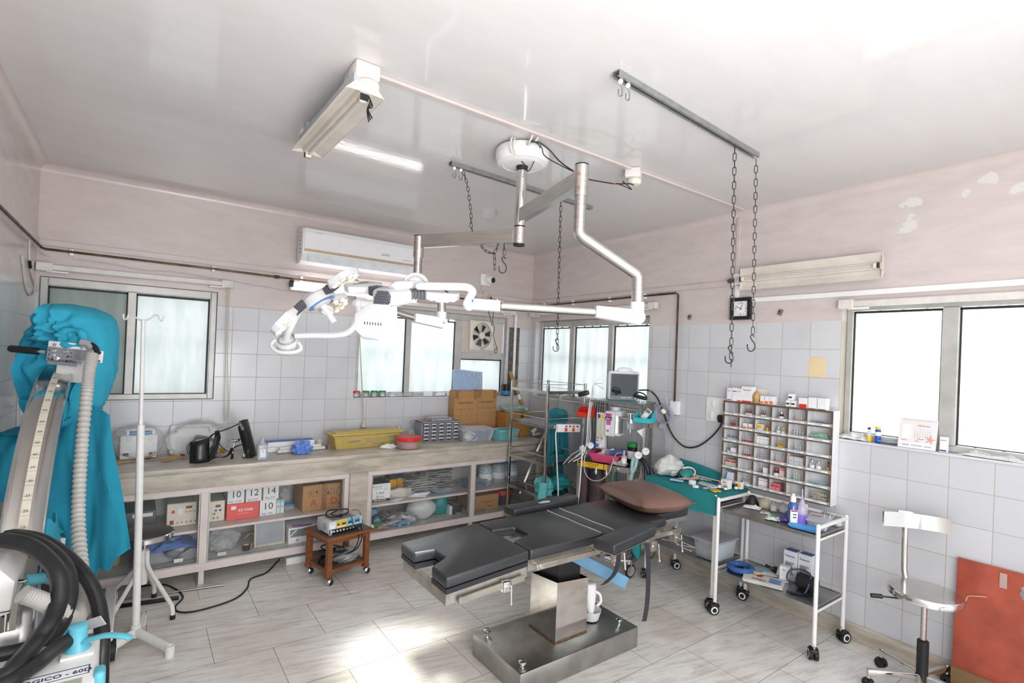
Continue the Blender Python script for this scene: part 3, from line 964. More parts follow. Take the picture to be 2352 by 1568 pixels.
m = MB(); m.lathe(cream_plastic,[(.034,0),(.045,.01),(.045,.026),(.036,.04),(0,.044)],(-1.33,-2.725,2.937),20,(0,0,-1)); m.build('lamp_rose',t,True)

# curtain tracks with hooks and hanging chains
zinc = P('zinc plated steel','#8d8f90',.42,.9,var=.15,scale=30)
def track(a,b,label):
    t = thing('ceiling_track',label,'ceiling track',a)
    m = MB(); a,b = Vector(a),Vector(b)
    d = (b-a); rot = (0,0,math.atan2(d.y,d.x)); mid = (a+b)/2
    al = P('galvanised track','#a9aaa8',.35,.7,var=.1)
    m.box(al,tuple(mid+Vector((0,0,.012))),(d.length,.036,.004),rot)
    n = Vector((-d.y,d.x,0)).normalized()
    for s in (-1,1):
        m.box(al,tuple(mid+n*s*.017),(d.length,.003,.024),rot)
        m.box(al,tuple(mid+n*s*.012+Vector((0,0,-.012))),(d.length,.011,.003),rot)
    m.build('rail',t,True)
    for k in range(2):
        m = MB(); p = a+d.normalized()*(.03+.05*k)
        m.ball(white_plastic,tuple(p+Vector((0,0,-.022))),.012,8)
        m.tube(zinc,[p+Vector((0,0,-.03)),p+Vector((.012,0,-.05)),p+Vector((.01,0,-.08)),p+Vector((-.008,0,-.085)),p+Vector((-.01,0,-.06))],.0025,5,sub=4)
        m.build('runner_hook',t,True)
    return t
track((-2.265,-3.43,2.986),(-1.005,-3.355,2.986),'steel ceiling track carrying the two long chains in front of the clock')
track((-2.29,-2.03,2.986),(-.95,-1.945,2.986),'steel ceiling track behind the surgical light column')
chain_m = P('blackened chain steel','#4a4a4a',.4,.9,var=.2,scale=40)
def s_hook(mb,p,sz=.05,q=.0):
    p = Vector(p)
    pts = [(.008,.0),(-.004,.012),(-.014,.0),(-.004,-.02),(.012,-.042),(.012,-.07),(-.006,-.085),(-.026,-.075),(-.03,-.045)]
    mb.tube(chain_m,[p+Vector((x*cos(q),x*sin(q),z))*1.0 for x,z in pts],.0032,6,sub=4)
QV = radians(-36)
m = MB(); m.chain(chain_m,[(-1.262,-3.374,2.965),(-1.240,-3.39,1.74)],.046,.0022,.0085); s_hook(m,(-1.243,-3.386,1.86),q=QV)
one('hanging_chain',m,'long steel chain hanging across the wall clock with a hook near its end','chain')
m = MB(); m.chain(chain_m,[(-1.010,-3.357,2.965),(-.992,-3.368,1.93)],.046,.0022,.0085); s_hook(m,(-.992,-3.368,1.935),q=QV)
one('hanging_chain',m,'long steel chain ending in an open hook between the clock and the trough light','chain')
m = MB(); m.chain(chain_m,[(-1.30,-1.975,2.962),(-1.285,-1.985,1.80)],.046,.0022,.0085); s_hook(m,(-1.286,-1.984,1.90),q=QV)
one('hanging_chain',m,'steel chain hanging behind the stainless bend in front of the three pane window','chain')
m = MB()
sw = spline([Vector(p) for p in ((-2.19,-2.02,2.96),(-2.19,-2.08,2.86),(-2.20,-2.16,2.66),(-2.21,-2.20,2.54),(-2.18,-2.30,2.41),(-2.16,-2.36,2.385),(-2.15,-2.385,2.385),(-2.145,-2.41,2.46),(-2.135,-2.42,2.505))],8)
m.chain(chain_m,sw,.04,.0019,.0075); m.chain(chain_m,[(-2.155,-2.38,2.38),(-2.150,-2.385,2.27)],.04,.0019,.0075)
m.chain(chain_m,[(-2.135,-2.45,2.43),(-2.13,-2.452,2.33)],.04,.0019,.0075); s_hook(m,(-2.13,-2.452,2.34),q=QV)
one('swag_chain',m,'slack steel chain looped from the track over the arm of the surgical light','chain')

# ---------------------------------------------------------------- surgical light
lampw = P('surgical lamp white','#dedee0',.3,var=.01)
bellow = P('dark grey bellows','#55555c',.5,var=.06)
led_on = P('lit led lens','#ffffff',.3,emit=3.0,var=.0)
led_dim = P('dim led lens','#d8cba8',.3,emit=.3,var=.03)  # faint glow added to the yellowish lenses that are switched off
blue_ring = P('blue keypad ring','#2f6fc4',.3,var=.15,scale=50,hex2='#7fa6d8')
t = thing('surgical_light','twin headed white surgical light on a steel ceiling column','surgical light',(-2.07,-2.51,3.0))
m = MB(); m.lathe(white_plastic,[(.150,.0),(.158,.01),(.158,.055),(.148,.082),(.115,.094),(.112,.091),(.10,.094),(.04,.096),(0,.096)],(-2.07,-2.51,2.985),40,(0,0,-1)); m.build('ceiling_cover',t,True)
rope = P('white braided rope','#dcd6cf',.8,var=.1,scale=80)
m = MB()
for dx in (-.155,-.135):
    m.tube(rope,[(-2.07+dx,-2.60+dx*.1,2.985),(-2.07+dx-.012,-2.62,2.94),(-2.07+dx+.012,-2.615,2.895)],.006,6,sub=3)
m.tube(rope,[(-2.155,-2.72,2.995),(-2.16,-2.70,2.96),(-2.145,-2.66,2.95),(-2.12,-2.69,2.965),(-2.115,-2.72,2.995)],.006,6,sub=3)
m.build('rope_tie',t,True)
m = MB(); m.cyl(steel_pol,(-2.07,-2.51,2.60),(-2.07,-2.51,2.88),.031,n=28); m.build('column',t,True)
m = MB(); m.lathe(black_rubber,[(.033,0),(.034,.02),(.039,.04),(.036,.045),(0,.045)],(-2.07,-2.51,2.862),26); m.build('column_cap',t,True)
m = MB(); m.cyl(steel_pol,(-2.07,-2.51,2.535),(-2.07,-2.51,2.648),.0335,n=28); m.cyl(black_rubber,(-2.07,-2.51,2.527),(-2.07,-2.51,2.535),.031,n=24); m.build('arm_collar',t,True)
m = MB(); m.cyl(steel_pol,(-2.07,-2.51,2.43),(-2.07,-2.51,2.527),.0335,n=28); m.cyl(black_rubber,(-2.07,-2.51,2.418),(-2.07,-2.51,2.43),.034,n=24)
for z in (2.49,2.455):
    m.cyl(steel,(-2.089,-2.543,z),(-2.0925,-2.55,z),.005,n=8)
m.build('arm_collar',t,True)
def beam(name,a,b,z,h=.082,wd=.04):
    a,b = Vector(a),Vector(b); d = b-a
    m = MB(); m.box(steel,((a.x+b.x)/2,(a.y+b.y)/2,z),(d.length,wd,h),(0,0,math.atan2(d.y,d.x)),.003,1)
    m.build(name,t,True)
A2 = Vector((-2.252,-3.225,0)); B2 = Vector((-2.435,-1.917,0)); P0 = Vector((-2.07,-2.51,0))
for q,z in ((A2,2.592),(B2,2.476)):
    dd = (q-P0).normalized()
    beam('arm',P0+dd*.03,q-dd*.028,z)
def drop(q,top,colz,pts):
    m = MB(); m.tube(steel,[(q.x,q.y,top-.008)]+pts,.0275,24)
    m.build('drop_tube',t,True)
    m = MB(); m.cyl(steel,(q.x,q.y,colz),(q.x,q.y,top-.004),.0325,n=28)
    m.cyl(black_rubber,(q.x,q.y,top-.004),(q.x,q.y,top+.002),.032,n=24)
    for z in (colz+.03,top-.05):
        m.cyl(P('copper bolt','#a9806a',.3,.8),(q.x-.03,q.y-.016,z),(q.x-.037,q.y-.02,z),.006,n=10)
    m.build('drop_collar',t,True)
drop(A2,2.655,2.51,[(A2.x,A2.y,2.35),(A2.x+.004,A2.y-.002,2.336),(A2.x+.014,A2.y-.008,2.324),(-2.01,-3.345,2.182),(-1.995,-3.353,2.17),(-1.99,-3.356,2.155),(-1.988,-3.357,2.03)])
drop(B2,2.512,2.37,[(B2.x,B2.y,2.255),(B2.x+.004,B2.y-.003,2.242),(B2.x+.013,B2.y-.008,2.23),(-2.312,-1.998,2.118),(-2.303,-2.004,2.106),(-2.30,-2.006,2.09),(-2.298,-2.008,2.02)])
def hinge(top,d,arm_end,z1):
    """White elbow, tapered hinge housing and spring arm that leaves along the flat direction d."""
    top = Vector(top); d = Vector(d).normalized(); n = Vector((-d.y,d.x,0))
    m = MB(); m.cyl(lampw,top+Vector((0,0,.03)),top+Vector((0,0,-.045)),.0325,n=24)
    m.ball(lampw,top+Vector((0,0,-.045)),.0325,16); m.build('elbow',t,True)
    m = MB()
    X = Matrix(((d.x,0,n.x,top.x),(d.y,0,n.y,top.y),(0,1,0,top.z-.028),(0,0,0,1)))
    pr = [(-.005+.042*cos(a) ,-.002+.042*sin(a)) for a in [radians(x) for x in range(-90,-271,-20)]]
    pr = [(.0-.034*cos(radians(a)),-.012+.034*sin(radians(a))) for a in range(-90,91,20)]+[(.20,.032),(.20,-.022)]
    m.prism(lampw,pr[::-1],-.030,.030,X=X,bev=.005)
    for s in (-1,1):
        p = top+n*.0305*s+Vector((0,0,-.04)); m.cyl(steel,p,p+n*.004*s,.008,n=12)
    m.build('hinge',t,True)
    a = top+d*.19+Vector((0,0,-.024)); b = Vector(arm_end)
    m = MB(); m.cyl(steel,a,b,.0195,n=22); m.build('spring_arm',t,True)
    return a,b
dA = Vector((-2.643+1.988,-2.955+3.357,0))
a,b = hinge((-1.988,-3.357,2.01),dA,(-2.53,-3.024,1.992),0)
m = MB(); e = Vector((-2.535,-3.021,1.992)); e2 = Vector((-2.64,-2.956,1.995)); m.cyl(lampw,e,e2,.0265,n=24)
m.cyl(steel,e+Vector((-.012,.008,.026)),e+Vector((-.012,.008,.03)),.005,n=8); m.build('sleeve',t,True)
m = MB(); u = (e2-e).normalized()
m.cyl(P('blue joint ring','#2f72c8',.35),e2,e2+u*.009,.027,n=24); m.build('joint_ring',t,True)
m = MB(); m.tube(lampw,[(-2.675,-2.96,1.985),(-2.672,-2.958,2.0),(-2.655,-2.955,2.03),(-2.645,-2.955,2.052),(-2.665,-2.945,2.068),(-2.70,-2.925,2.07),(-2.83,-2.83,2.066),(-2.845,-2.81,2.064)],.018,14,sub=5)
m.ball(lampw,(-2.662,-2.956,1.987),.026,12); m.build('yoke',t,True)
bw = P('black wire','#1c1c1e',.5)
m = MB(); m.tube(bw,[(-2.58,-2.995,1.965),(-2.565,-3.0,1.92),(-2.56,-3.0,1.90)],.003,5,sub=3); m.build('wire',t,True)
def vent_disc(c,ax,r):
    ax = Vector(ax).normalized()
    m = MB(); m.lathe(lampw,[(r*.96,-.045),(r,-.04),(r,-.004),(r*.97,.0),(0,.002)],c,32,ax)
    X = Matrix.Translation(c) @ ax.to_track_quat('Z','Y').to_matrix().to_4x4()
    for k in range(30):
        a = 2*pi*k/30
        m.box(black_plastic,(r*.72*cos(a),r*.72*sin(a),.0012),(r*.2,.0017,.002),(0,0,a),X=X)
    m.build('vented_hub',t,True)
vent_disc((-2.825,-2.735,2.078),(-.587,-.79,-.12),.060)
def petal(head,c,d,up,tilt):
    """A flat hexagonal LED petal that leaves the drum along d; up is the drum axis; tilt folds it down."""
    d,up = Vector(d).normalized(),Vector(up).normalized()
    s = up.cross(d)
    d2 = d*cos(tilt)-up*sin(tilt); u2 = up*cos(tilt)+d*sin(tilt)
    X = Matrix(((d2.x,s.x,u2.x,c[0]),(d2.y,s.y,u2.y,c[1]),(d2.z,s.z,u2.z,c[2]),(0,0,0,1)))
    m = MB(); poly = [(.03,-.045),(.09,-.095),(.165,-.07),(.19,-.035),(.19,.035),(.165,.07),(.09,.095),(.03,.045)]
    m.prism(lampw,poly,-.016,.018,X=X,bev=.004)
    for k in range(7):
        m.box(black_plastic,(.13,-.036+.012*k,.0185),(.014,.003,.002),(0,0,.4),X=X)
    lp = P('led base plate','#cfcdc6',.4)
    m.prism(lp,[(.045,-.04),(.092,-.084),(.16,-.062),(.18,-.03),(.18,.03),(.16,.062),(.092,.084),(.045,.04)],-.0175,-.0155,X=X)
    for (x,y,on) in [(.06,.03,1),(.06,-.03,1),(.085,.062,1),(.085,-.062,1),(.118,.066,1),(.118,-.066,1),(.15,.05,1),(.15,-.05,1),(.17,.018,1),(.17,-.018,1),
                       (.09,.022,0),(.09,-.022,0),(.12,.03,0),(.12,-.03,0),(.14,.0,0)]:
        m.lathe(led_on if on else led_dim,[(.013,0),(.012,.003),(0,.005)],(x,y,-.0175),12,(0,0,-1),X=X)
    p = m.build('lamp_petal',head,True)
    # ribbed joint to the drum
    m = MB(); 
    for k in range(5):
        w_ = .062-.004*abs(k-2); m.box(bellow,(-.028+.014*k,0,.0),(.011,w_,.042),(0,0,0),.003,1,X=X)
    m.box(bellow,(0,0,0),(.075,.05,.034),bev=.003,seg=1,X=X)
    m.build('hinge_bellows',head,True)
def head(c,light,refdir,tilts):
    light = Vector(light).normalized(); up = -light
    r = Vector(refdir); r = (r-up*r.dot(up)).normalized()
    h = MB(); R = .086
    h.lathe(lampw,[(.0,.030),(R*.8,.027),(R*.96,.02),(R,.012),(R,-.026),(R*.95,-.03),(.0,-.03)],c,44,up)
    hd = h.build('lamp_head',t,True)
    m = MB(); m.lathe(blue_ring,[(R*.9,.030),(R*.9,.033),(R*.62,.034),(R*.62,.030)],c,40,light); m.build('keypad_ring',hd,True)
    m = MB(); m.lathe(lampw,[(R*.6,.03),(R*.6,.04),(R*.5,.046),(.019,.048),(.017,.15),(.015,.154),(0,.154)],c,28,light); m.build('handle',hd,True)
    for k,tl in enumerate(tilts):
        q = Matrix.Rotation(2*pi*k/3,3,up) @ r
        cc = Vector(c)+q*(R+.028)
        petal(hd,cc,q,up,tl)
    return hd
LA = Vector((.18,.25,-.95)).normalized()
CA = Vector((-2.95,-2.765,2.018))
head(CA,LA,(-.70,-.71,0),(.8,.05,.0))
m = MB(); m.tube(lampw,[CA-LA*.025,CA-LA*.045+Vector((.03,.01,0)),(-2.86,-2.75,2.07),(-2.828,-2.74,2.078)],.023,14,sub=4); m.build('head_joint',t,True)
# second head, tilted up towards the column
a,b = hinge((-2.298,-2.008,2.0),Vector((-2.811+2.298,-2.043+2.008,0)),(-2.78,-2.04,2.03),0)
m = MB(); m.cyl(lampw,(-2.77,-2.04,2.028),(-2.85,-2.05,2.03),.026,n=22); m.ball(lampw,(-2.862,-2.052,2.03),.03,12); m.build('sleeve',t,True)
m = MB(); m.tube(lampw,[(-2.862,-2.055,2.025),(-2.862,-2.075,1.97),(-2.885,-2.085,1.90),(-2.925,-2.075,1.855),(-2.99,-2.03,1.838),(-3.07,-1.975,1.835),(-3.16,-1.915,1.828)],.0175,14,sub=5); m.build('yoke',t,True)
LB = Vector((.466,-.256,-.766)).normalized()
CB = Vector((-3.09,-2.09,2.034))
e1 = Vector((.809*.67-.037*.74,-.586*.67,.74))
e1 = (e1-LB*e1.dot(LB)).normalized()
aw = Vector((.587,.81,0)); aw = (aw-LB*aw.dot(LB)-e1*aw.dot(e1)).normalized()
head(CB,LB,aw,(.25,.3,.05))
vent_disc((-3.20,-1.89,1.805),(-.35,-.55,.75),.062)
m = MB(); m.tube(lampw,[CB-LB*.02,CB-LB*.05+Vector((-.03,.03,-.05)),(-3.20,-1.96,1.87),(-3.20,-1.885,1.81)],.02,12,sub=4); m.build('head_joint',t,True)
m = MB(); m.tube(lampw,[(-3.255,-1.86,1.80),(-3.275,-1.875,1.765),(-3.245,-1.915,1.735),(-3.18,-1.96,1.735),(-3.14,-1.965,1.755),(-3.145,-1.93,1.79)],.011,10,sub=5); m.build('loop_handle',t,True)
# its wiring along the ceiling
m = MB()
m.tube(bw,[(-2.13,-2.68,2.97),(-2.15,-2.70,2.955),(-2.10,-2.715,2.955),(-2.03,-2.72,2.93),(-1.98,-2.72,2.90),(-1.90,-2.70,2.885),(-1.80,-2.69,2.87)],.004,6,sub=5)
m.tube(bw,[(-2.15,-2.69,2.97),(-2.09,-2.71,2.94),(-2.05,-2.70,2.90),(-1.90,-2.69,2.88),(-1.80,-2.69,2.87)],.003,6,sub=5)
m.tube(red_plastic,[(-1.83,-2.692,2.873),(-1.80,-2.69,2.87)],.0055,6)
m.tube(bw,[(-1.80,-2.69,2.87),(-1.72,-2.70,2.85),(-1.63,-2.72,2.85),(-1.52,-2.73,2.86),(-1.44,-2.74,2.875),(-1.38,-2.735,2.89),(-1.33,-2.725,2.896)],.004,6,sub=5)
m.tube(bw,[(-1.50,-2.735,2.865),(-1.47,-2.78,2.84),(-1.43,-2.79,2.83),(-1.40,-2.76,2.85),(-1.43,-2.735,2.885),(-1.45,-2.735,2.89),(-1.44,-2.74,2.877)],.003,6,sub=5)
m.tube(red_plastic,[(-1.53,-2.73,2.858),(-1.515,-2.731,2.86)],.0055,6)
m.tube(bw,[(-2.12,-2.56,2.90),(-2.115,-2.60,2.86),(-2.09,-2.59,2.835),(-2.07,-2.60,2.86),(-2.06,-2.63,2.92),(-2.07,-2.68,2.965)],.003,6,sub=5)
m.build('wire',t,True)
# the light of the lit head
sl = bpy.data.lights.new('surgical_beam','SPOT'); sl.energy = 150; sl.spot_size = radians(26); sl.spot_blend = .8; sl.shadow_soft_size = .14; sl.color = (1,.99,.96)
so = bpy.data.objects.new('surgical_beam',sl); COL.objects.link(so)
so.location = CA+LA*.17; so.rotation_euler = LA.to_track_quat('-Z','Y').to_euler()
# ================================================================ the long counter on the back wall
from mathutils import noise as mnoise
def lump(mb,mat,c,r,seed=0,amp=.25,freq=2.2,n=22,flatz=None,X=None):
    """A crumpled rounded mass: ellipsoid pushed about by noise; flatz cuts its underside level."""
    def f(d):
        k = 1+amp*mnoise.noise(d*freq+Vector((seed*7.3,seed*3.1,0)))+amp*.5*mnoise.noise(d*freq*2.7+Vector((seed,0,seed*5)))
        return k
    r3 = (r,r,r) if not hasattr(r,'__len__') else r
    def g(u,v):
        a,b = 2*pi*u,pi*v
        d = Vector((sin(b)*cos(a),sin(b)*sin(a),-cos(b)))
        k = f(d)
        z = c[2]+r3[2]*d.z*k
        if flatz is not None:
            z = max(z,flatz)
        return (c[0]+r3[0]*d.x*k,c[1]+r3[1]*d.y*k,z)
    return mb.surf(mat,g,n,max(8,n*2 // 3),0,X,True)

def rag(mb,mat,c,sx,sy,h,seed=0,rz=.0,n=22,th=.003,amp=.35):
    """A crumpled flat cloth or film lying on height c[2]."""
    R_ = Matrix.Translation(c) @ Matrix.Rotation(rz,4,'Z')
    def f(u,v):
        x,y = (u-.5)*sx,(v-.5)*sy
        e = min(1,5*min(u,1-u,v,1-v))
        p = Vector((x*6/max(sx,.01)*.6,y*6/max(sy,.01)*.6,seed*4.7))
        z = h*(.45+.75*mnoise.noise(p)+amp*mnoise.noise(p*2.6))*(.25+.75*e)
        wob = .12*mnoise.noise(Vector((u*5,v*5,seed+9.1)))
        return (x+wob*sx,y+wob*sy,max(.0025+th,z))
    return mb.surf(mat,f,n,n,th,X=R_)

def carton(name,label,x0,x1,y0,y1,z0,z1,mat,cat='box',group=None,rz=.0,extra=None,bev=.002):
    """A box standing on z0; extra(mb, w, d, h) adds print in local coordinates (front is -y)."""
    w_,d_,h_ = x1-x0,y1-y0,z1-z0
    mb = MB(); mb.bx(mat,-w_/2,w_/2,-d_/2,d_/2,0,h_,bev,1)
    if extra:
        extra(mb,w_,d_,h_)
    return one(name,mb,label,cat,((x0+x1)/2,(y0+y1)/2,z0),rz,group)

def T(mb,mat,txt,size,x,y,z,bold=.0):
    mb.text(mat,txt,size,frame_xz((x,y-.0006,z)),depth=.0003,bold=bold)

CT = .87
counter_m = P('worn beige marble','#c6bcae',.34,var=.08,scale=4,stretch=(1,1,4),hex2='#9f968b')
t = thing('counter','long beige marble counter built along the back wall','counter',(-2.25,-.33,0))
m = MB(); m.bx(counter_m,XL+.002,-.25,-.652,-.002,CT-.035,CT,.004,2); m.build('worktop',t,True)
m = MB(); m.bx(counter_m,XL+.002,-.252,-.645,-.60,.715,CT-.0355,.003,1); m.build('apron',t,True)
m = MB(); m.bx(counter_m,-2.372,-2.212,-.632,-.02,.0,.7145,.003,1); m.build('pier',t,True)
m = MB(); m.bx(counter_m,-.29,-.252,-.63,-.02,.0,.7145,.003,1); m.build('pier',t,True)

cabpaint = P('pinkish cream enamel','#ddd0cb',.42,var=.06,scale=6)
cab_in = P('cabinet inside paint','#d2cfcb',.55,var=.06,scale=4)
glass_pane = film('cabinet glass','#dfe8e8',.02,.03,.12)
slide_alu = P('sliding track','#b3b2ae',.4,.5,var=.1)
def cabinet(x0,x1,muls,label):
    t = thing('glass_cabinet',label,'cabinet',((x0+x1)/2,-.33,0))
    y0,y1 = -.618,-.575
    m = MB(); b_ = .10
    m.bx(cabpaint,x0,x1,y0,y1,.672,.713,.002,1); m.bx(cabpaint,x0,x1,y0,y1,b_,.158,.002,1)
    for (a,a2) in [(x0,x0+.04),(x1-.04,x1)]+muls:
        m.bx(cabpaint,a,a2,y0+.001,y1-.001,.158,.672,.002,1)
    m.build('frame',t,True)
    m = MB(); m.bx(cab_in,x0+.002,x1-.002,-.03,-.022,b_,.712); m.bx(cab_in,x0+.002,x1-.002,y1+.001,-.03,b_+.03,.154)
    m.bx(cab_in,x0+.002,x0+.014,y1,-.03,.154,.712); m.bx(cab_in,x1-.014,x1-.002,y1,-.03,.154,.712)
    m.build('carcass',t,True)
    m = MB(); m.bx(cabpaint,x0+.015,x1-.015,-.545,-.031,.365,.385,.002,1); m.build('shelf',t,True)
    for a in [x0+.01]+[q[0]+.005 for q in muls]+[x1-.045]:
        m = MB(); m.bx(cabpaint,a,a+.035,-.605,-.57,.0,b_-.001); m.build('leg',t,True)
    edges = [x0+.04]+[v for q in muls for v in q]+[x1-.04]
    for k in range(0,len(edges),2):
        a,b2 = edges[k]+.002,edges[k+1]-.002
        m = MB()
        for z in (.158,.664):
            m.bx(slide_alu,a,b2,-.612,-.58,z+.0005,z+.0085)
        m.bx(slide_alu,a,a+.008,-.612,-.58,.167,.663); m.bx(slide_alu,b2-.008,b2,-.612,-.58,.167,.663)
        m.build('track',t,True)
        mid = (a+b2)/2
        for (p,p2,yy,hx) in ((a+.009,mid+.03,-.602,mid-.03),(mid-.03,b2-.009,-.589,mid+.09)):
            m = MB(); m.bx(glass_pane,p,p2,yy-.002,yy+.002,.168,.662); d = m.build('sliding_door',t,True)
            hx = p+.06 if p < mid-.1 else p2-.14
            m = MB(); m.bx(steel_dull,hx,hx+.06,yy-.009,yy-.0025,.185,.215,.002,1); m.build('handle',d,True)
    return t
cabinet(XL+.01,-2.373,[(-3.46,-3.41)],'glass fronted cabinet under the counter holding white cartons and the brown marked carton')
cabinet(-2.211,-.291,[(-1.155,-1.105)],'glass fronted cabinet under the counter holding bundled packets and the white tied bag')

# ---------------------------------------------------------------- inside the first cabinet
SH,LO = .386,.155
cream_dev = P('cream instrument panel','#d9d5c4',.45,var=.04)
def device(name,label,x0,x1,y0,y1,z0,z1,extra):
    t = thing(name,label,'instrument',((x0+x1)/2,(y0+y1)/2,z0))
    m = MB(); m.bx(cream_dev,x0,x1,y0+.004,y1,z0,z1,.004,1); m.build('case',t,True)
    m = MB(); m.bx(cream_plastic,x0+.004,x1-.004,y0,y0+.004,z0+.004,z1-.004); extra(m,x0,x1,y0,z0,z1); m.build('front_panel',t,True)
    return t
rd_led = P('dark red display','#7e2e30',.3); blue_key = P('blue key','#31438f',.4); yel_key = P('yellow key','#d3a93c',.4)
def pan1(m,x0,x1,y0,z0,z1):
    m.bx(rd_led,x1-.065,x1-.03,y0-.002,y0,z1-.05,z1-.03)
    for k in range(2):
        m.bx(blue_key,x1-.07+k*.03,x1-.054+k*.03,y0-.002,y0,z1-.08,z1-.066)
        m.bx(yel_key if k == 0 else blue_key,x0+.04+k*.015,x0+.05+k*.015,y0-.002,y0,z1-.105,z1-.09)
        m.cyl(grey_plastic,(x1-.075+k*.028,y0-.012,z0+.03),(x1-.075+k*.028,y0,z0+.03),.008,n=12)
    m.cyl(dark_metal,(x0+.015,y0-.012,z0+.03),(x0+.015,y0,z0+.03),.010,n=12)
device('instrument','cream instrument with a red display on the cabinet shelf beside the white cartons',-3.405,-3.275,-.40,-.14,SH,.545,pan1)
def pan2(m,x0,x1,y0,z0,z1):
    m.bx(rd_led,x1-.07,x1-.03,y0-.002,y0,z1-.045,z1-.027); m.bx(red_plastic,x0+.03,x0+.05,y0-.004,y0,z1-.07,z1-.05)
    m.bx(paper,x0+.07,x0+.10,y0-.002,y0,z1-.085,z1-.04); m.bx(rd_led,x0+.02,x0+.045,y0-.003,y0,z0+.02,z0+.05)
    for k in range(3):
        m.bx(yel_key,x1-.075+k*.025,x1-.06+k*.025,y0-.002,y0,z1-.075,z1-.063)
    for k in range(5):
        m.cyl(P('orange jack','#c8763f',.4) if k > 2 else grey_plastic,(x0+.07+k*.028,y0-.01,z0+.03),(x0+.07+k*.028,y0,z0+.03),.006,n=10)
device('instrument','cream instrument with yellow keys on the upper cabinet shelf behind the stool',-3.655,-3.465,-.40,-.12,SH,.56,pan2)
m = MB(); m.bx(P('dark grey case','#4a4d50',.5),-4.12,-3.72,-.40,-.08,SH,.53,.01,2); m.bx(paper,-3.86,-3.74,-.402,-.40,.49,.515); m.cyl(P('green lamp','#8fae4a',.4),(-3.80,-.405,.43),(-3.80,-.40,.43),.012,n=12)
one('instrument',m,'dark grey instrument case on the cabinet shelf behind the draped machine','instrument')
m = MB(); rag(m,P('blue plastic wrap','#6f8fd0',.3,var=.06),(-3.66,-.34,LO+.075),.40,.25,.08,3,.1); rag(m,P('grey plastic wrap','#a5a7ab',.3),(-3.64,-.36,LO),.44,.26,.09,8)
one('plastic_bundle',m,'blue and grey wrapped bundle on the cabinet floor behind the round stool','bundle')
m = MB(); m.bx(P('khaki pouch','#a7a58b',.8),-4.1,-3.92,-.42,-.2,LO,.30,.03,3); one('pouch',m,'khaki pouch on the cabinet floor behind the blue drape','pouch')
white_num = P('white numbered carton','#ececee',.6,var=.02)
def numbox(lbl,n_,exp,x0,x1,z0,z1,yy=-.42):
    def ex(mb,w_,d_,h_):
        T(mb,ink,n_,h_*.62,0,-d_/2,h_*.58); T(mb,ink,exp,h_*.17,-.005,-d_/2,h_*.13)
    carton('white_carton',lbl,x0,x1,yy,yy+.26,z0,z1,white_num,group=None,extra=ex)
red_card = P('coral red carton','#e8584c',.5,var=.03)
def kscare(mb,w_,d_,h_):
    T(mb,paper,'KS CARE',.027,.02,-d_/2,h_*.56,.0006); T(mb,paper,'Abdominal Drain Sponge',.0085,.0,-d_/2,h_*.36)
    mb.bx(paper,-w_/2+.03,-w_/2+.065,-d_/2-.0008,-d_/2,h_-.045,h_-.018)
carton('red_carton','coral red carton printed in white on the upper cabinet shelf',-3.265,-3.035,-.425,-.16,SH,.512,red_card,extra=kscare)
numbox('white carton handwritten 10 standing on the shelf beside the coral red carton','10','Exp. 3/26',-3.028,-2.904,SH,.512)
numbox('white carton handwritten 10 at the start of the top row, above the coral red carton','10','Exp. 11/24',-3.262,-3.144,.513,.632)
numbox('white carton handwritten 12 in the middle of the top row of cartons','12','Exp. 2/27',-3.133,-3.018,.513,.632)
numbox('white carton handwritten 14 at the end of the top row in the cabinet','14','Exp 2/27',-3.006,-2.89,.513,.632)
def stripe(mb,w_,d_,h_):
    mb.bx(P('pale blue print','#8fc3da',.5),-w_/2,w_/2,-d_/2-.0008,-d_/2,h_*.8,h_)
    mb.bx(P('orange print','#e5804f',.5),-w_/2+.006,w_/2-.006,-d_/2-.0008,-d_/2,h_*.45,h_*.58)
for k in range(2):
    carton('medicine_carton','slim aqua medicine carton '+('next to the white carton marked 10' if k == 0 else 'nearer the brown carton')+' in the cabinet',-2.899+k*.03,-2.872+k*.03,-.41,-.25,SH,.497,P('aqua carton','#cfe5e3',.5),extra=stripe)
m = MB(); lump(m,bagfilm,(-2.80,-.25,SH+.085),(.05,.08,.085),2,flatz=SH+.001); m.bx(P('blue blister','#3c82c9',.4),-2.82,-2.755,-.36,-.28,SH+.04,SH+.055,.004,1)
m.bx(clear,-2.825,-2.75,-.365,-.275,SH+.002,SH+.04,.004,1)
one('plastic_pack',m,'clear plastic pack with a blue lid between the aqua cartons and the brown carton','pack')
brown = cardboard('brown cardboard','#b5895a'); tape = P('brown packing tape','#9b7346',.25,var=.1,scale=30)
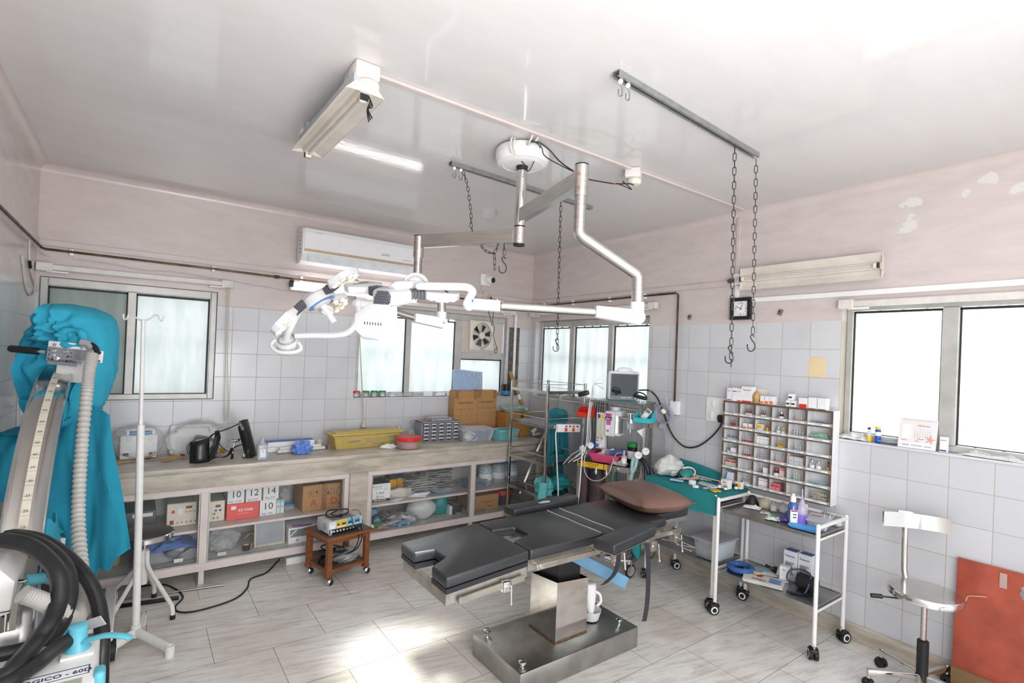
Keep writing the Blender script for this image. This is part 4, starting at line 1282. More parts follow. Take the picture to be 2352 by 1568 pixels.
def aed(mb,w_,d_,h_):
    f = -d_/2
    mb.bx(tape,-.005,.035,f-.0008,f,0,h_); mb.bx(tape,-.005,.035,f,d_/2,h_,h_+.0008)
    for k in range(5):
        x = -.115+k*.047
        mb.bx(ink,x,x+.0012,f-.0015,f,h_*.55,h_*.79)
    mb.bx(ink,-.115,.121,f-.0015,f,h_*.79,h_*.795); mb.bx(ink,-.115,.121,f-.0015,f,h_*.55,h_*.555)
    mb.bx(ink,.12,.1212,f-.0015,f,h_*.55,h_*.79)
    for s in (-.1,-.088):
        mb.bx(ink,s,s+.002,f-.0015,f,h_*.62,h_*.73); mb.box(ink,(s+.001,f-.001,h_*.735),(.006,.001,.006),(0,pi/4,0))
    mb.bx(ink,-.055,-.037,f-.0015,f,h_*.69,h_*.75); mb.bx(ink,-.047,-.045,f-.0015,f,h_*.60,h_*.7)
    mb.box(ink,(.046,f-.001,h_*.66),(.008,.001,.03),(0,.3,0)); mb.bx(ink,.044,.066,f-.0015,f,h_*.62,h_*.65)
    mb.bx(ink,.098,.1,f-.0015,f,h_*.6,h_*.74)
    for k,ch in enumerate('AED'):
        T(mb,ink_red,ch,.085,-.072+k*.086,f,h_*.30)
    for z in (.2,.5,.8):
        mb.box(ink,(w_/2-.02,f-.0008,h_*z),(.003,.0008,.016),(0,.5,0)); mb.box(ink,(w_/2-.013,f-.0008,h_*z),(.003,.0008,.016),(0,.5,0))
carton('brown_carton','brown cardboard carton marked AED in red on the upper cabinet shelf',-2.712,-2.392,-.475,-.17,SH,.605,brown,extra=aed,bev=.004)
# lower shelf
m = MB(); lump(m,bagfilm,(-3.28,-.36,LO+.075),(.12,.11,.09),5,.35,flatz=LO+.001); lump(m,bagfilm,(-3.30,-.42,LO+.05),(.07,.06,.05),9,.4,flatz=LO+.001)
one('plastic_bag',m,'crumpled clear plastic bag on the lower cabinet floor','bag')
t = thing('flat_monitor','cream framed grey monitor leaning in the lower cabinet','monitor',(-2.95,-.45,LO))
X = Matrix.Translation((-2.955,-.49,LO+.001)) @ Euler((-.14,0,0)).to_matrix().to_4x4()
m = MB(); m.bx(P('yellowed plastic','#d3cdb0',.4),-.115,.115,0,.03,0,.205,.008,2,X=X); 
for k in range(3):
    m.bx(P('orange print','#e5804f',.5) if k == 0 else grey_plastic,-.10+k*.035,-.085+k*.035,-.002,.001,.006,.014,X=X)
m.build('case',t,True)
m = MB(); m.bx(P('grey screen film','#8f949b',.2),-.102,.102,-.002,-.0002,.022,.185,X=X); m.build('screen',t,True)
m = MB(); m.bx(yel_key,-3.145,-3.11,-.50,-.47,LO+.04,LO+.05); m.bx(dark_metal,-3.15,-3.10,-.51,-.46,LO,LO+.04,.004,1); m.tube(wire,[(-3.1,-.48,LO+.01),(-3.05,-.42,LO+.06),(-3.08,-.38,LO+.09),(-3.12,-.36,LO+.05)],.003,5,sub=4)
one('adapter',m,'small black and yellow adapter beside the cream monitor','adapter')
def gbox(mb,w_,d_,h_):
    f = -d_/2
    mb.bx(P('grey print block','#7e8086',.5),-w_/2+.012,w_/2,f-.0008,f,h_*.42,h_*.9)
    mb.box(paper,(-w_/2+.035,f-.001,h_*.66),(.008,.001,h_*.6),(0,.8,0))
    T(mb,paper,'(Dispo)',.03,.06,f,h_*.66); mb.box(P('pink stamp','#d98a92',.6),(-w_/2+.07,f-.0008,h_*.2),(.02,.0008,.022),(0,.3,0))
    mb.box(P('purple wrap','#8e63a8',.5),(-.02,f+.02,h_+.004),(w_*.6,.03,.012),(.2,.1,.1),.003,1)
carton('grey_white_carton','grey and white open carton with purple wrap inside the lower cabinet',-2.825,-2.56,-.53,-.27,LO,.285,card_white,extra=gbox)
m = MB(); lump(m,film('cloudy film','#d5d7da',.5,.2),(-2.60,-.22,LO+.16),(.06,.05,.03),4); m.cyl(P('grey tube','#9c9fa3',.4),(-2.62,-.25,LO+.131),(-2.50,-.24,LO+.19),.01,n=10)
m.bx(brown,-2.78,-2.45,-.26,-.1,LO,LO+.13,.003,1)
one('open_carton',m,'brown open carton with clear film on it at the back of the lower cabinet','box')
m = MB(); m.bx(card_white,-2.84,-2.66,-.56,-.2,.0,.055,.004,1); m.bx(P('purple print','#5b3c6b',.5),-2.84,-2.66,-.4,-.2,.055,.056)
one('floor_carton',m,'flat white carton lying on the floor under the cabinet','box')

# ---------------------------------------------------------------- inside the second cabinet
dark_purple = P('dark violet carton top','#2b2340',.5)
def bdbox(mb,w_,d_,h_):
    f = -d_/2
    mb.bx(dark_purple,-w_/2,w_/2,f,d_/2,h_,h_+.0008); mb.bx(ink,-w_/2,w_/2,f-.0008,f,.0,.022)
    T(mb,paper,'filled with needle',.017,.02,f,.011,.0004); T(mb,ink,'BD Emerald',.018,-.01,f,h_-.025); T(mb,ink,'Single Use Syringe',.010,.0,f,h_-.045)
    T(mb,ink,'2 Mon',.03,.02,f,h_*.47); T(mb,ink,'20 pcs.',.03,.02,f,h_*.27); T(mb,ink,'11/17',.018,-.01,f,h_*.15)
    mb.box(P('pale green print','#a7d0bd',.5),(.05,f-.0007,h_*.55),(.005,.0006,h_*.55),(0,.7,0))
carton('syringe_carton','white syringe carton with a dark violet top and handwriting in the cabinet by the pier',-2.165,-1.93,-.46,-.22,SH,.548,card_white,extra=bdbox)
cream_wrap = P('cream wrapping','#d9d3c6',.6,var=.06,bump=.3,bscale=12)
m = MB(); lump(m,cream_wrap,(-1.82,-.42,SH+.045),(.115,.08,.062),11,.3,1.6,flatz=SH+.001); rag(m,paper,(-1.88,-.50,SH),.12,.06,.02,3,.4)
one('cloth_bundle',m,'off white crumpled packet beside the syringe carton','bundle')
m = MB(); lump(m,P('grey cloth wrap','#bcb9b5',.8,bump=.3),(-2.0,-.22,.595),(.14,.08,.045),12,.3); one('cloth_bundle',m,'grey wrapped bundle lying on the syringe carton','bundle')
yel = P('yellow carton','#e8ae1e',.5); navy = P('navy carton top','#262c4f',.5)
def ytop(mb,w_,d_,h_):
    mb.bx(navy,-w_/2-.0005,w_/2+.0005,-d_/2-.0008,d_/2+.0005,h_*.6,h_+.0008); mb.bx(P('rust print','#a9562d',.5),-w_/2+.01,w_/2-.02,-d_/2-.0009,-d_/2,.01,h_*.2)
for k in range(2):
    carton('yellow_carton','navy topped yellow carton in the cabinet, '+('the one nearer the syringe carton' if k == 0 else 'the one nearer the packets'),-1.87+k*.075,-1.80+k*.075,-.30,-.2,SH,.63+.01*k,yel,extra=ytop)
pk = P('grey white packets','#d3d3cf',.5,var=.05,bump=.3,bscale=14)
def packet(x,y,z,sx,sy,h,seed,lb,mat=None,rz=.0):
    m = MB(); rag(m,mat or pk,(x,y,z),sx,sy,h,seed,rz,n=16,th=.004)
    rag(m,bagfilm,(x,y,z+.004),sx*1.02,sy*1.02,h*1.05,seed,rz,n=16,th=.001)
    one('sterile_packet',m,lb,'packet',group='wrapped packets piled on the cabinet shelf')
for k in range(7):
    packet(-1.60+.02*(k % 2),-.34,SH+.002+k*.024,.30,.22,.022,k,'grey white wrapped packet in the tall pile on the middle of the shelf',rz=.1*(k % 3-1))
for k in range(8):
    packet(-1.36+.02*(k % 2),-.22,SH+.002+k*.025,.30,.22,.024,k+20,'grey white wrapped packet in the far pile by the mullion',rz=.1*(k % 3-1))
bluepk = P('pale blue packets','#9fb2dc',.4,var=.08,bump=.3,bscale=14)
for k in range(3):
    packet(-1.40,-.46,SH+.001+k*.017,.24,.13,.016,k+31,'pale blue wrapped packet in the low pile near the glass',bluepk,.06*k)
for k in range(4):
    packet(-.97,-.36,SH+.001+k*.02,.26,.18,.019,k+41,'pale blue wrapped packet in the pile right of the mullion'.replace('right of the mullion','beside the tall canisters'),bluepk,.05*k)
for k in range(3):
    m = MB(); m.box(card_white,(-1.66+.02*k,-.47,SH+.008+k*.012),(.16,.05,.011),(0,.0,-.5+.2*k),.002,1); m.box(ink_blue,(-1.66+.02*k,-.47,SH+.0138+k*.012),(.12,.02,.0004),(0,0,-.5+.2*k))
    one('slim_carton',m,'slim white carton in the loose heap near the cabinet glass','box',group='slim white cartons in the loose heap')
canister = film('frosted canister','#cfd8d9',.55,.3,.3)
for k,(x,lb) in enumerate(((-.80,'frosted plastic canister on the cabinet shelf nearest the mullion'),(-.63,'frosted plastic canister on the cabinet shelf behind the rack post'),(-.46,'frosted plastic canister at the far end of the cabinet shelf'))):
    t = thing('canister',lb,'canister',(x,-.33,SH))
    m = MB(); m.lathe(canister,[(.07,0),(.074,.01),(.074,.17),(.065,.19),(.045,.2),(0,.2)],(x,-.33,SH+.001),22); m.build('body',t,True)
    m = MB(); m.lathe(paper,[(.0748,.05),(.0748,.14)],(x,-.33,SH),22); m.lathe(P('pale blue print','#8fc3da',.5),[(.0749,.115),(.0749,.135)],(x,-.33,SH),22); m.build('label_band',t,True)
    m = MB(); m.lathe(ink_blue if k else grey_plastic,[(.047,.2),(.047,.225),(.043,.23),(0,.23)],(x,-.33,SH+.001),22); m.build('cap',t,True)
# lower shelf of the second cabinet
rollb = P('blue cotton roll wrap','#7fb8e0',.5,var=.08); rolls = P('steel blue roll','#4a6e8c',.5)
for k in range(4):
    x,y,z = -2.10+.09*(k % 2)+.02*(k // 2),-.36+.14*(k // 2),LO+.034+.045*(k // 2)
    m = MB(); m.cyl(rollb,(x-.02,y-.06,z),(x,y+.005,z),.032,n=18); m.cyl(rolls,(x,y+.005,z),(x+.02,y+.07,z),.033,n=18)
    one('cotton_roll',m,'light blue wrapped cotton roll '+('in the front pair' if k < 2 else 'in the back pair')+' on the cabinet floor by the pier','roll',group='blue cotton rolls, '+('front pair' if k < 2 else 'back pair'))
for k in range(2):
    m = MB(); x = -1.90+.09*k; m.cyl(P('crepe bandage','#cfc6b6',.8,bump=.3),(x,-.33,LO+.032),(x+.02,-.20,LO+.032),.032,n=18); one('bandage_roll',m,'beige crepe bandage roll beside the blue cotton rolls','roll',group='beige bandage rolls')
pinkpk = P('pinkish packets','#cfc1c6',.5,var=.06,bump=.3,bscale=14)
for k in range(3):
    packet(-1.80,-.40,LO+.001+.024*k,.28,.2,.023,k+60,'pink white wrapped packet on the cabinet floor',pinkpk,.2)
for k in range(6):
    x,y = -2.04+.062*k,-.525+.012*(k % 2)
    m = MB(); m.box(clear,(0,0,.012),(.15,.04,.022),bev=.003,seg=1); m.box(card_white,(0,0,.012),(.11,.018,.008)); m.box(ink_blue,(.03,0,.0165),(.03,.016,.001))
    one('syringe_pack',m,'clear syringe pack heaped near the glass on the cabinet floor','pack',(x,y,LO+.002+.016*(k % 3)),.3*(k % 3-1),'clear syringe packs near the glass')
m = MB(); m.box(clear,(0,0,0),(.17,.05,.04),bev=.004,seg=1); m.box(card_white,(0,-.003,.002),(.13,.035,.028)); m.box(ink_blue,(-.03,-.003,.017),(.04,.03,.001)); one('syringe_pack',m,'clear boxed syringe pack propped against the tied white bag','pack',(-1.76,-.50,LO+.06),0,None,(.3,.35,-.3))
m = MB(); m.box(P('sky blue carton','#78bde0',.5),(0,0,.018),(.12,.035,.034),bev=.002,seg=1); m.box(ink,(0,-.0178,.02),(.06,.001,.01)); one('blue_carton',m,'small sky blue carton near the glass on the cabinet floor','box',(-1.83,-.553,LO+.001),.1)
m = MB(); m.cyl(P('green wrap','#4d8b3a',.5),(-2.12,-.53,LO+.03),(-2.03,-.50,LO+.03),.027,n=18); m.cyl(paper,(-2.15,-.54,LO+.03),(-2.12,-.53,LO+.03),.0275,n=18); one('roll',m,'green wrapped roll at the corner of the cabinet floor','roll')
m = MB(); orange = P('orange mesh bag','#e3722b',.6,var=.1); rag(m,orange,(-2.06,-.555,LO),.17,.035,.03,14,.05); one('net_bag',m,'orange net bag behind the glass at the cabinet corner','bag')
white_bag = P('white carrier bag','#d5d8d5',.45,var=.05,scale=5,bump=.4,bscale=10)
m = MB(); lump(m,white_bag,(-1.58,-.40,LO+.095),(.145,.12,.11),21,.13,1.5,28,flatz=LO+.001); lump(m,white_bag,(-1.58,-.40,LO+.21),(.035,.03,.025),22,.5)
one('carrier_bag',m,'white carrier bag tied at the top on the cabinet floor','bag')
m = MB(); lump(m,P('teal plastic bag','#2f9c9c',.4,var=.08,bump=.3,bscale=12),(-1.36,-.33,LO+.10),(.10,.11,.13),23,.16,1.4,24,flatz=LO+.001); one('teal_bag',m,'teal plastic bag behind the tied white bag','bag')
def cam_box(mb,w_,d_,h_):
    mb.bx(grey_plastic,-w_/2+.01,w_/2-.01,-d_/2+.01,d_/2-.01,h_,h_+.0008)
carton('black_carton','black carton on the cabinet floor by the mullion',-1.26,-1.16,-.47,-.25,LO,.245,P('black carton','#3a3839',.5),extra=cam_box)
carton('white_carton','small white carton edge between the teal bag and the black carton',-1.295,-1.263,-.46,-.3,LO,.24,card_white)
def bx2(mb,w_,d_,h_):
    T(mb,ink,'STERILE SURGICAL GLOVES',.014,.03,-d_/2,h_*.6); T(mb,ink,'POWDER FREE',.011,.03,-d_/2,h_*.5); T(mb,ink,'(kpl)',.026,.05,-d_/2,h_*.27)
carton('brown_carton','plain brown carton on the floor of the end cabinet bay',-1.06,-.735,-.51,-.2,LO,.315,brown,extra=bx2,bev=.004)
t = thing('red_lid_tub','dark tub with a red lid on the floor of the end cabinet bay','tub',(-.58,-.34,LO))
m = MB(); m.lathe(P('dark violet tub','#4a3340',.4),[(.10,0),(.115,.11),(.115,.12),(0,.12)],(-.58,-.34,LO+.001),28); m.build('body',t,True)
m = MB(); m.lathe(red_plastic,[(.122,.105),(.125,.15),(.118,.16),(0,.162)],(-.58,-.34,LO+.001),28); m.build('lid',t,True)
# ================================================================ things standing on the counter
C = CT+.001
t = thing('wrapped_instrument','white instrument with a blue handle in a clear bag at the counter end','instrument',(-3.84,-.12,C))
m = MB(); m.bx(card_white,-3.955,-3.725,-.16,-.03,C,1.045,.008,2); m.build('case',t,True)
m = MB(); m.bx(P('sky blue handle','#4c9ede',.4),-3.90,-3.77,-.12,-.06,1.05,1.065,.004,1); m.bx(white_plastic,-3.93,-3.75,-.11,-.07,1.075,1.09,.005,1)
for x in (-3.92,-3.76):
    m.bx(white_plastic,x,x+.02,-.11,-.07,1.045,1.085,.003,1)
m.build('handle',t,True)
m = MB()
for x in (-3.90,-3.77):
    for k in range(10):
        a = k*pi/5; m.box(grey_plastic,(x+.014*cos(a),-.161,1.02+.014*sin(a)),(.010,.002,.002),(0,-a,0))
m.bx(dark_metal,-3.935,-3.90,-.163,-.16,.90,.92); m.bx(dark_metal,-3.775,-3.755,-.163,-.16,.90,.915); m.bx(white_plastic,-3.94,-3.895,-.166,-.16,.92,.935)
m.build('rear_panel',t,True)
m = MB(); lump(m,bagfilm,(-3.84,-.125,.99),(.165,.115,.135),31,.16,2.4,28,flatz=C); o = m.build('clear_bag',t,True)
t = thing('ecg_monitor','white framed monitor in a clear bag leaning on the tiles under the window','monitor',(-3.47,-.06,C))
X = Matrix.Translation((-3.48,-.105,C)) @ Euler((-.22,0,0)).to_matrix().to_4x4()
m = MB(); m.bx(white_plastic,-.165,.165,0,.05,0,.24,.03,3,X=X); m.build('case',t,True)
m = MB(); m.tube(white_plastic,[X @ Vector(p) for p in ((-.12,-.012,.17),(-.115,-.014,.205),(-.09,-.014,.22),(.09,-.014,.22),(.115,-.014,.205),(.12,-.012,.17))],.012,8,sub=3); m.build('handle',t,True)
m = MB(); m.bx(P('soft white panel','#dfe2e4',.4),-.12,.12,-.004,0,.02,.14,.002,1,X=X); m.bx(ink_red,-.005,.01,-.001,.0,.228,.234,X=X); m.build('screen',t,True)
m = MB(); lump(m,bagfilm,(-3.44,-.12,.99),(.23,.11,.14),33,.2,2.2,28,flatz=C); m.build('clear_bag',t,True)
gcab = P('grey lead wire','#5d6068',.5)
m = MB()
for k in range(6):
    m.tube(gcab,[(-3.52+.01*k,-.19,C+.01),(-3.53+.012*k,-.19-.004*k,C+.08),(-3.47,-.19,C+.13+.006*k),(-3.38+.01*k,-.19,C+.12),(-3.33,-.20,C+.06+.01*k),(-3.36-.01*k,-.22,C+.012)],.004,5,sub=4)
m.box(ink_red,(-3.56,-.21,C+.015),(.03,.012,.012),(.3,.3,.4)); 
m.build('lead_wire',t,True)
strapm = P('mustard webbing strap','#c59a4a',.85,var=.08,bump=.3,bscale=90)
def ribbon(mb,mat,pts,w_,th=.003,sub=6):
    pts = spline([Vector(p) for p in pts],sub)
    k = len(pts)
    def f(u,v):
        i = min(k-1,int(round(u*(k-1))))
        a,b2 = pts[max(0,i-1)],pts[min(k-1,i+1)]
        s = (b2-a).cross(Vector((0,0,1))); s = s.normalized() if s.length > 1e-6 else Vector((1,0,0))
        return pts[i]+s*(v-.5)*w_
    return mb.surf(mat,f,k,3,th)
m = MB(); ribbon(m,strapm,[(-3.97,-.30,C+.006),(-3.90,-.26,C+.01),(-3.84,-.22,C+.006),(-3.76,-.165,C+.012),(-3.73,-.175,C+.02)],.035); m.tube(steel,[(-3.97,-.33,C+.006),(-3.62,-.23,C+.006)],.004,6)
one('webbing_strap',m,'mustard webbing strap and thin rod in front of the wrapped white instrument','strap')
m = MB(); ribbon(m,strapm,[(-3.70,-.36,C+.008),(-3.64,-.33,C+.012),(-3.60,-.30,C+.03),(-3.55,-.28,C+.01)],.04); ribbon(m,strapm,[(-3.40,-.36,C+.01),(-3.35,-.30,C+.05),(-3.30,-.27,C+.06),(-3.29,-.22,C+.012)],.04)
one('webbing_strap',m,'mustard webbing strap around the black leather pad','strap')
leather = P('black padded leather','#18181a',.32,var=.1,scale=10,bump=.2,bscale=25,spec=.6)
webb = P('black webbing','#151517',.85,bump=.3,bscale=90)
t = thing('head_harness','black leather padded harness with straps on the counter','harness',(-3.35,-.5,C))
m = MB()
def padf(u,v):   # curved pad, bulging towards the room
    a = (u-.5)*2
    x = -3.475+.062*a; z = C+.012+.165*v+.015*a*v
    y = -.575+.03*a*a+.03*v
    e = min(1,6*min(u,1-u,v,1-v))
    return (x,y-.018*e,z)
m.surf(leather,padf,14,14,.035)
def padg(u,v):
    a = u
    x = -3.42+.045*a+.04*v*(1-a*.2); y = -.555+.11*a; z = C+.012+(.12+.10*a)*v+.0*a
    e = min(1,6*min(u,1-u,v,1-v))
    return (x+.022*e,y-.01*e,z)
m.surf(leather,padg,12,12,.03); m.build('face_pad',t,True)
m = MB()
def padh(u,v):
    x = -3.19+.075*v+.01*sin(pi*u); z = C+.045+.245*(1-v) ** .85*1.0 if False else C+.01+.285*(1-v)
    s = (u-.5)*.085
    e = min(1,5*min(u,1-u,v,1-v))
    return (x+s*.55+.0*e,-.42+s*.75-.025*e,z)
m.surf(leather,padh,12,16,.03); m.build('neck_pad',t,True)
m = MB()
ribbon(m,webb,[(-3.41,-.52,C+.19),(-3.38,-.50,C+.215),(-3.30,-.46,C+.235),(-3.23,-.43,C+.26),(-3.19,-.42,C+.28)],.018)
ribbon(m,webb,[(-3.36,-.46,C+.15),(-3.31,-.47,C+.09),(-3.27,-.47,C+.06),(-3.24,-.46,C+.07)],.02)
ribbon(m,webb,[(-3.40,-.54,C+.03),(-3.36,-.53,C+.04),(-3.31,-.50,C+.03),(-3.27,-.48,C+.05),(-3.25,-.46,C+.09)],.024)
ribbon(m,webb,[(-3.26,-.46,C+.08),(-3.25,-.47,C+.03),(-3.255,-.48,C+.008)],.02)
ribbon(m,webb,[(-3.25,-.46,C+.085),(-3.21,-.44,C+.10),(-3.17,-.42,C+.105)],.02)
m.build('strap',t,True)
m = MB(); m.cyl(chrome,(-3.245,-.46,C+.145),(-3.205,-.445,C+.15),.014,n=14); m.cyl(chrome,(-3.27,-.47,C+.142),(-3.16,-.43,C+.157),.005,n=10); m.cyl(chrome,(-3.24,-.46,C+.13),(-3.25,-.465,C+.05),.004,n=8)
m.build('clamp',t,True)
m = MB(); m.box(chrome,(-3.15,-.43,C+.018),(.05,.03,.018),(0,0,.3),.004); m.cyl(chrome,(-3.15,-.43,C+.02),(-3.12,-.45,C+.04),.006,n=10); m.cyl(dark_metal,(-3.17,-.42,C+.012),(-3.13,-.44,C+.012),.011,n=12)
m.build('buckle',t,True)
def bottle(name,label,x,y,z,r,h,body,cap,cap_r=.5,neck=.78,lab=None,labmat=None,cat='bottle',group=None,liquid=None):
    t = thing(name,label,cat,(x,y,z),group=group)
    m = MB(); m.lathe(body,[(r*.9,0),(r,r*.12),(r,h*neck-r*.6),(r*.75,h*neck-r*.15),(r*cap_r*.85,h*neck),(r*cap_r*.85,h*.86),(0,h*.86)],(0,0,0),20); m.build('body',t)
    m = MB(); m.lathe(cap,[(r*cap_r,h*.84),(r*cap_r,h*.985),(r*cap_r*.8,h),(0,h)],(0,0,0),18); m.build('cap',t)
    if lab:
        m = MB(); m.lathe(labmat or paper,[(r*1.008,h*lab[0]),(r*1.008,h*lab[1])],(0,0,0),20); m.build('label_band',t)
    if liquid:
        m = MB(); m.lathe(liquid,[(r*.94,.003),(r*.95,h*.4),(0,h*.4)],(0,0,0),18); m.build('liquid',t)
    return t
t = thing('saline_bottle','clear plastic bottle with a white label between the black harness and the glove box','bottle',(-3.053,-.555,C))
m = MB(); m.bx(film('soft clear plastic','#dfe5ec',.4,.2,.3),-.036,.036,-.028,.028,0,.125,.012,3); m.lathe(MATS['soft clear plastic'],[(.03,.122),(.014,.14),(.011,.155),(.007,.172),(0,.175)],(0,0,0),16); m.build('body',t)
m = MB(); m.bx(paper,-.02,.02,-.0292,-.0284,.025,.085); m.bx(P('sky blue carton','#78bde0'),.021,.034,-.0292,-.0284,.03,.055); m.text(ink,'NS',.012,frame_xz((0,-.0296,.07))); m.build('label_band',t)
def lb(mb,w_,d_,h_):
    mb.bx(P('glove box blue','#4d6fc0',.5),-w_/2,w_/2,-d_/2,d_/2,h_,h_+.0008); mb.bx(MATS['glove box blue'],-w_/2-.0008,-w_/2+.006,-d_/2-.0008,-d_/2,h_*.35,h_)
    T(mb,ink_blue,'STERI GLOVE',.012,-w_/2+.05,-d_/2,h_*.5); T(mb,ink_blue,'LATEX',.022,.02,-d_/2,h_*.5)
carton('long_carton','long white carton with a blue lid behind the blue glove on the counter',-2.97,-2.58,-.27,-.17,C,.955,card_white,extra=lb,rz=.06)
for k in range(2):
    m = MB(); m.cyl(P('white rolled drape','#e2e3e1',.6),(-2.9+.02*k,-.36+.03*k,C+.016+.018*k),(-2.50-.03*k,-.30+.02*k,C+.016+.018*k),.015,n=12); m.cyl(P('mint print','#9fd3cf'),(-2.7,-.331+.03*k,C+.017+.018*k),(-2.62,-.319+.03*k,C+.017+.018*k),.0155,n=12)
    one('rolled_packet',m,'white rolled packet in front of the long blue lidded carton','packet',group='white rolled packets by the glove')
m = MB(); m.lathe(bagfilm,[(.02,0),(.022,.06),(.015,.08),(0,.085)],(-2.53,-.25,C),14); m.box(ink_red,(-2.49,-.28,C+.015),(.012,.012,.03)); m.box(P('dark green cap','#375b45'),(-2.475,-.28,C+.015),(.016,.014,.03))
one('small_bottle',m,'small clear bottle and cap at the end of the long carton','bottle')
glove = P('blue nitrile glove','#6f97e6',.45,var=.08,scale=20)
m = MB(); lump(m,glove,(-2.72,-.42,C+.04),(.072,.06,.06),41,.55,2.6,34,flatz=C); one('rubber_glove',m,'crumpled blue rubber glove on the counter','glove')
t = thing('steriliser_tray','long mustard coloured lidded instrument tray with blue printing','tray',(-2.11,-.27,C))
cid = P('mustard tray plastic','#c5ad62',.4,var=.04); X = Matrix.Translation((-2.12,-.265,C)) @ Matrix.Rotation(.07,4,'Z')
def taper(mb,mat,wb,db,wt,dt,h,th=0,X=None,bev=.012):
    bm = bmesh.new(); vs = [bm.verts.new(p) for p in [(-wb/2,-db/2,0),(wb/2,-db/2,0),(wb/2,db/2,0),(-wb/2,db/2,0),(-wt/2,-dt/2,h),(wt/2,-dt/2,h),(wt/2,dt/2,h),(-wt/2,dt/2,h)]]
    for f in ((0,3,2,1),(4,5,6,7),(0,1,5,4),(1,2,6,5),(2,3,7,6),(3,0,4,7)):
        bm.faces.new([vs[i] for i in f])
    vert = [e for e in bm.edges if abs(e.verts[0].co.z-e.verts[1].co.z) > h*.5]
    bmesh.ops.bevel(bm,geom=vert,offset=bev,segments=3,profile=.5,affect='EDGES')
    if th:
        top = max(bm.faces,key=lambda f: f.calc_center_median().z); bm.faces.remove(top)
    bm.verts.index_update()
    v2 = [v.co.copy() for v in bm.verts]; f2 = [[v.index for v in f.verts] for f in bm.faces]
    bm.free()
    if th:
        me = bpy.data.meshes.new('t'); me.from_pydata(v2,[],f2); me.update()
        nn = [v.normal.copy() for v in me.vertices]; ed = {}
        bpy.data.meshes.remove(me)
        for f in f2:
            for a,b2 in zip(f,f[1:]+f[:1]):
                k = (min(a,b2),max(a,b2)); ed.setdefault(k,[]).append((a,b2))
        o = len(v2); v2 = v2+[v2[i]-nn[i]*th for i in range(o)]
        f2 = f2+[[i+o for i in f[::-1]] for f in f2[:]]+[(e[0][1],e[0][0],e[0][0]+o,e[0][1]+o) for e in ed.values() if len(e) == 1]
    return mb.add(mat,v2,f2,False,X)
m = MB(); taper(m,cid,.60,.15,.66,.18,.115,0,X)
m.text(P('tray blue print','#3d79b8',.5),'CIDEX',.042,X @ frame_xz((-.14,-.0842,.068)) @ Euler((-.13,0,0)).to_matrix().to_4x4(),bold=.0008)
for (tx,sz,x,z) in (('DISINFECTING / STERILIZING SYSTEM',.012,.07,.072),('FOR USE WITH CIDEX SOLUTIONS',.009,.04,.053),('ASP DIVISION OF',.009,-.05,.03),('Johnson-Johnson',.018,.09,.032),('LENGTH / SIZE',.009,.24,.04),('3 GALLONS',.009,.24,.025)):
    m.text(MATS['tray blue print'],tx,sz,X @ frame_xz((x,-.0755-.13*z,z)) @ Euler((-.13,0,0)).to_matrix().to_4x4())
m.box(P('tray bright blue','#3aa0d0',.5),(.235,-.0868,.085),(.12,.001,.011),(-.13,0,0),X=X)
m.build('tray',t,True)
m = MB(); m.box(cid,(0,0,.128),(.70,.205,.022),bev=.009,seg=3,X=X); m.box(cid,(0,0,.142),(.62,.15,.01),bev=.004,X=X); m.text(MATS['tray blue print'],'cidex tray',.016,X @ flat((-.2,.0,.1475))); m.build('lid',t,True)
t = thing('red_lid_tub','round clear tub with a red lid beside the mustard tray','tub',(-1.80,-.53,C))
m = MB(); m.lathe(film('pinkish clear tub','#d9b9bd',.42,.2,.3),[(.095,0),(.108,.01),(.113,.075),(.113,.08)],(0,0,0),36); m.bx(P('tub print','#5b9a4b',.5),.05,.09,-.098,-.0955,.03,.055); m.build('body',t)
m = MB(); m.lathe(red_plastic,[(.117,.073),(.12,.078),(.12,.10),(.112,.108),(.10,.104),(.098,.108),(0,.112)],(0,0,0),40); m.build('lid',t)
m = MB(); lump(m,P('pink packets','#e2a0a8',.5,var=.2),(0,0,.03),(.08,.08,.03),51,.3,flatz=.004); m.build('contents',t)
m = MB(); lump(m,paper,(-1.97,-.47,C+.014),(.075,.03,.022),52,.6,3.0,26,flatz=C); one('rubber_glove',m,'white rubber glove crumpled against the red lidded tub','glove')
t = thing('scissor_jar','clear glass jar holding a pair of scissors behind the grey drawers','jar',(-1.62,-.2,C))
m = MB(); m.lathe(clear_glass,[(.033,0),(.036,.01),(.036,.09),(.022,.11),(.022,.125)],(0,0,0),20); m.build('jar',t)
m = MB()
for s in (-1,1):
    m.tube(steel,[(s*.012,0,.01),(-s*.006,0,.16),(s*-.014,0,.185)],.003,6)
    m.tube(steel,[(-s*.014+.013*cos(a),0,.20+.016*sin(a)) for a in [2*pi*k/12 for k in range(12)]],.003,6,True)
m.build('scissors',t)
m = MB(); m.lathe(clear_glass,[(.03,0),(.036,.02),(.036,.08),(.02,.10),(.02,.15)],(-1.72,-.12,C),18); one('glass_flask',m,'clear glass flask behind the end of the mustard tray','flask')
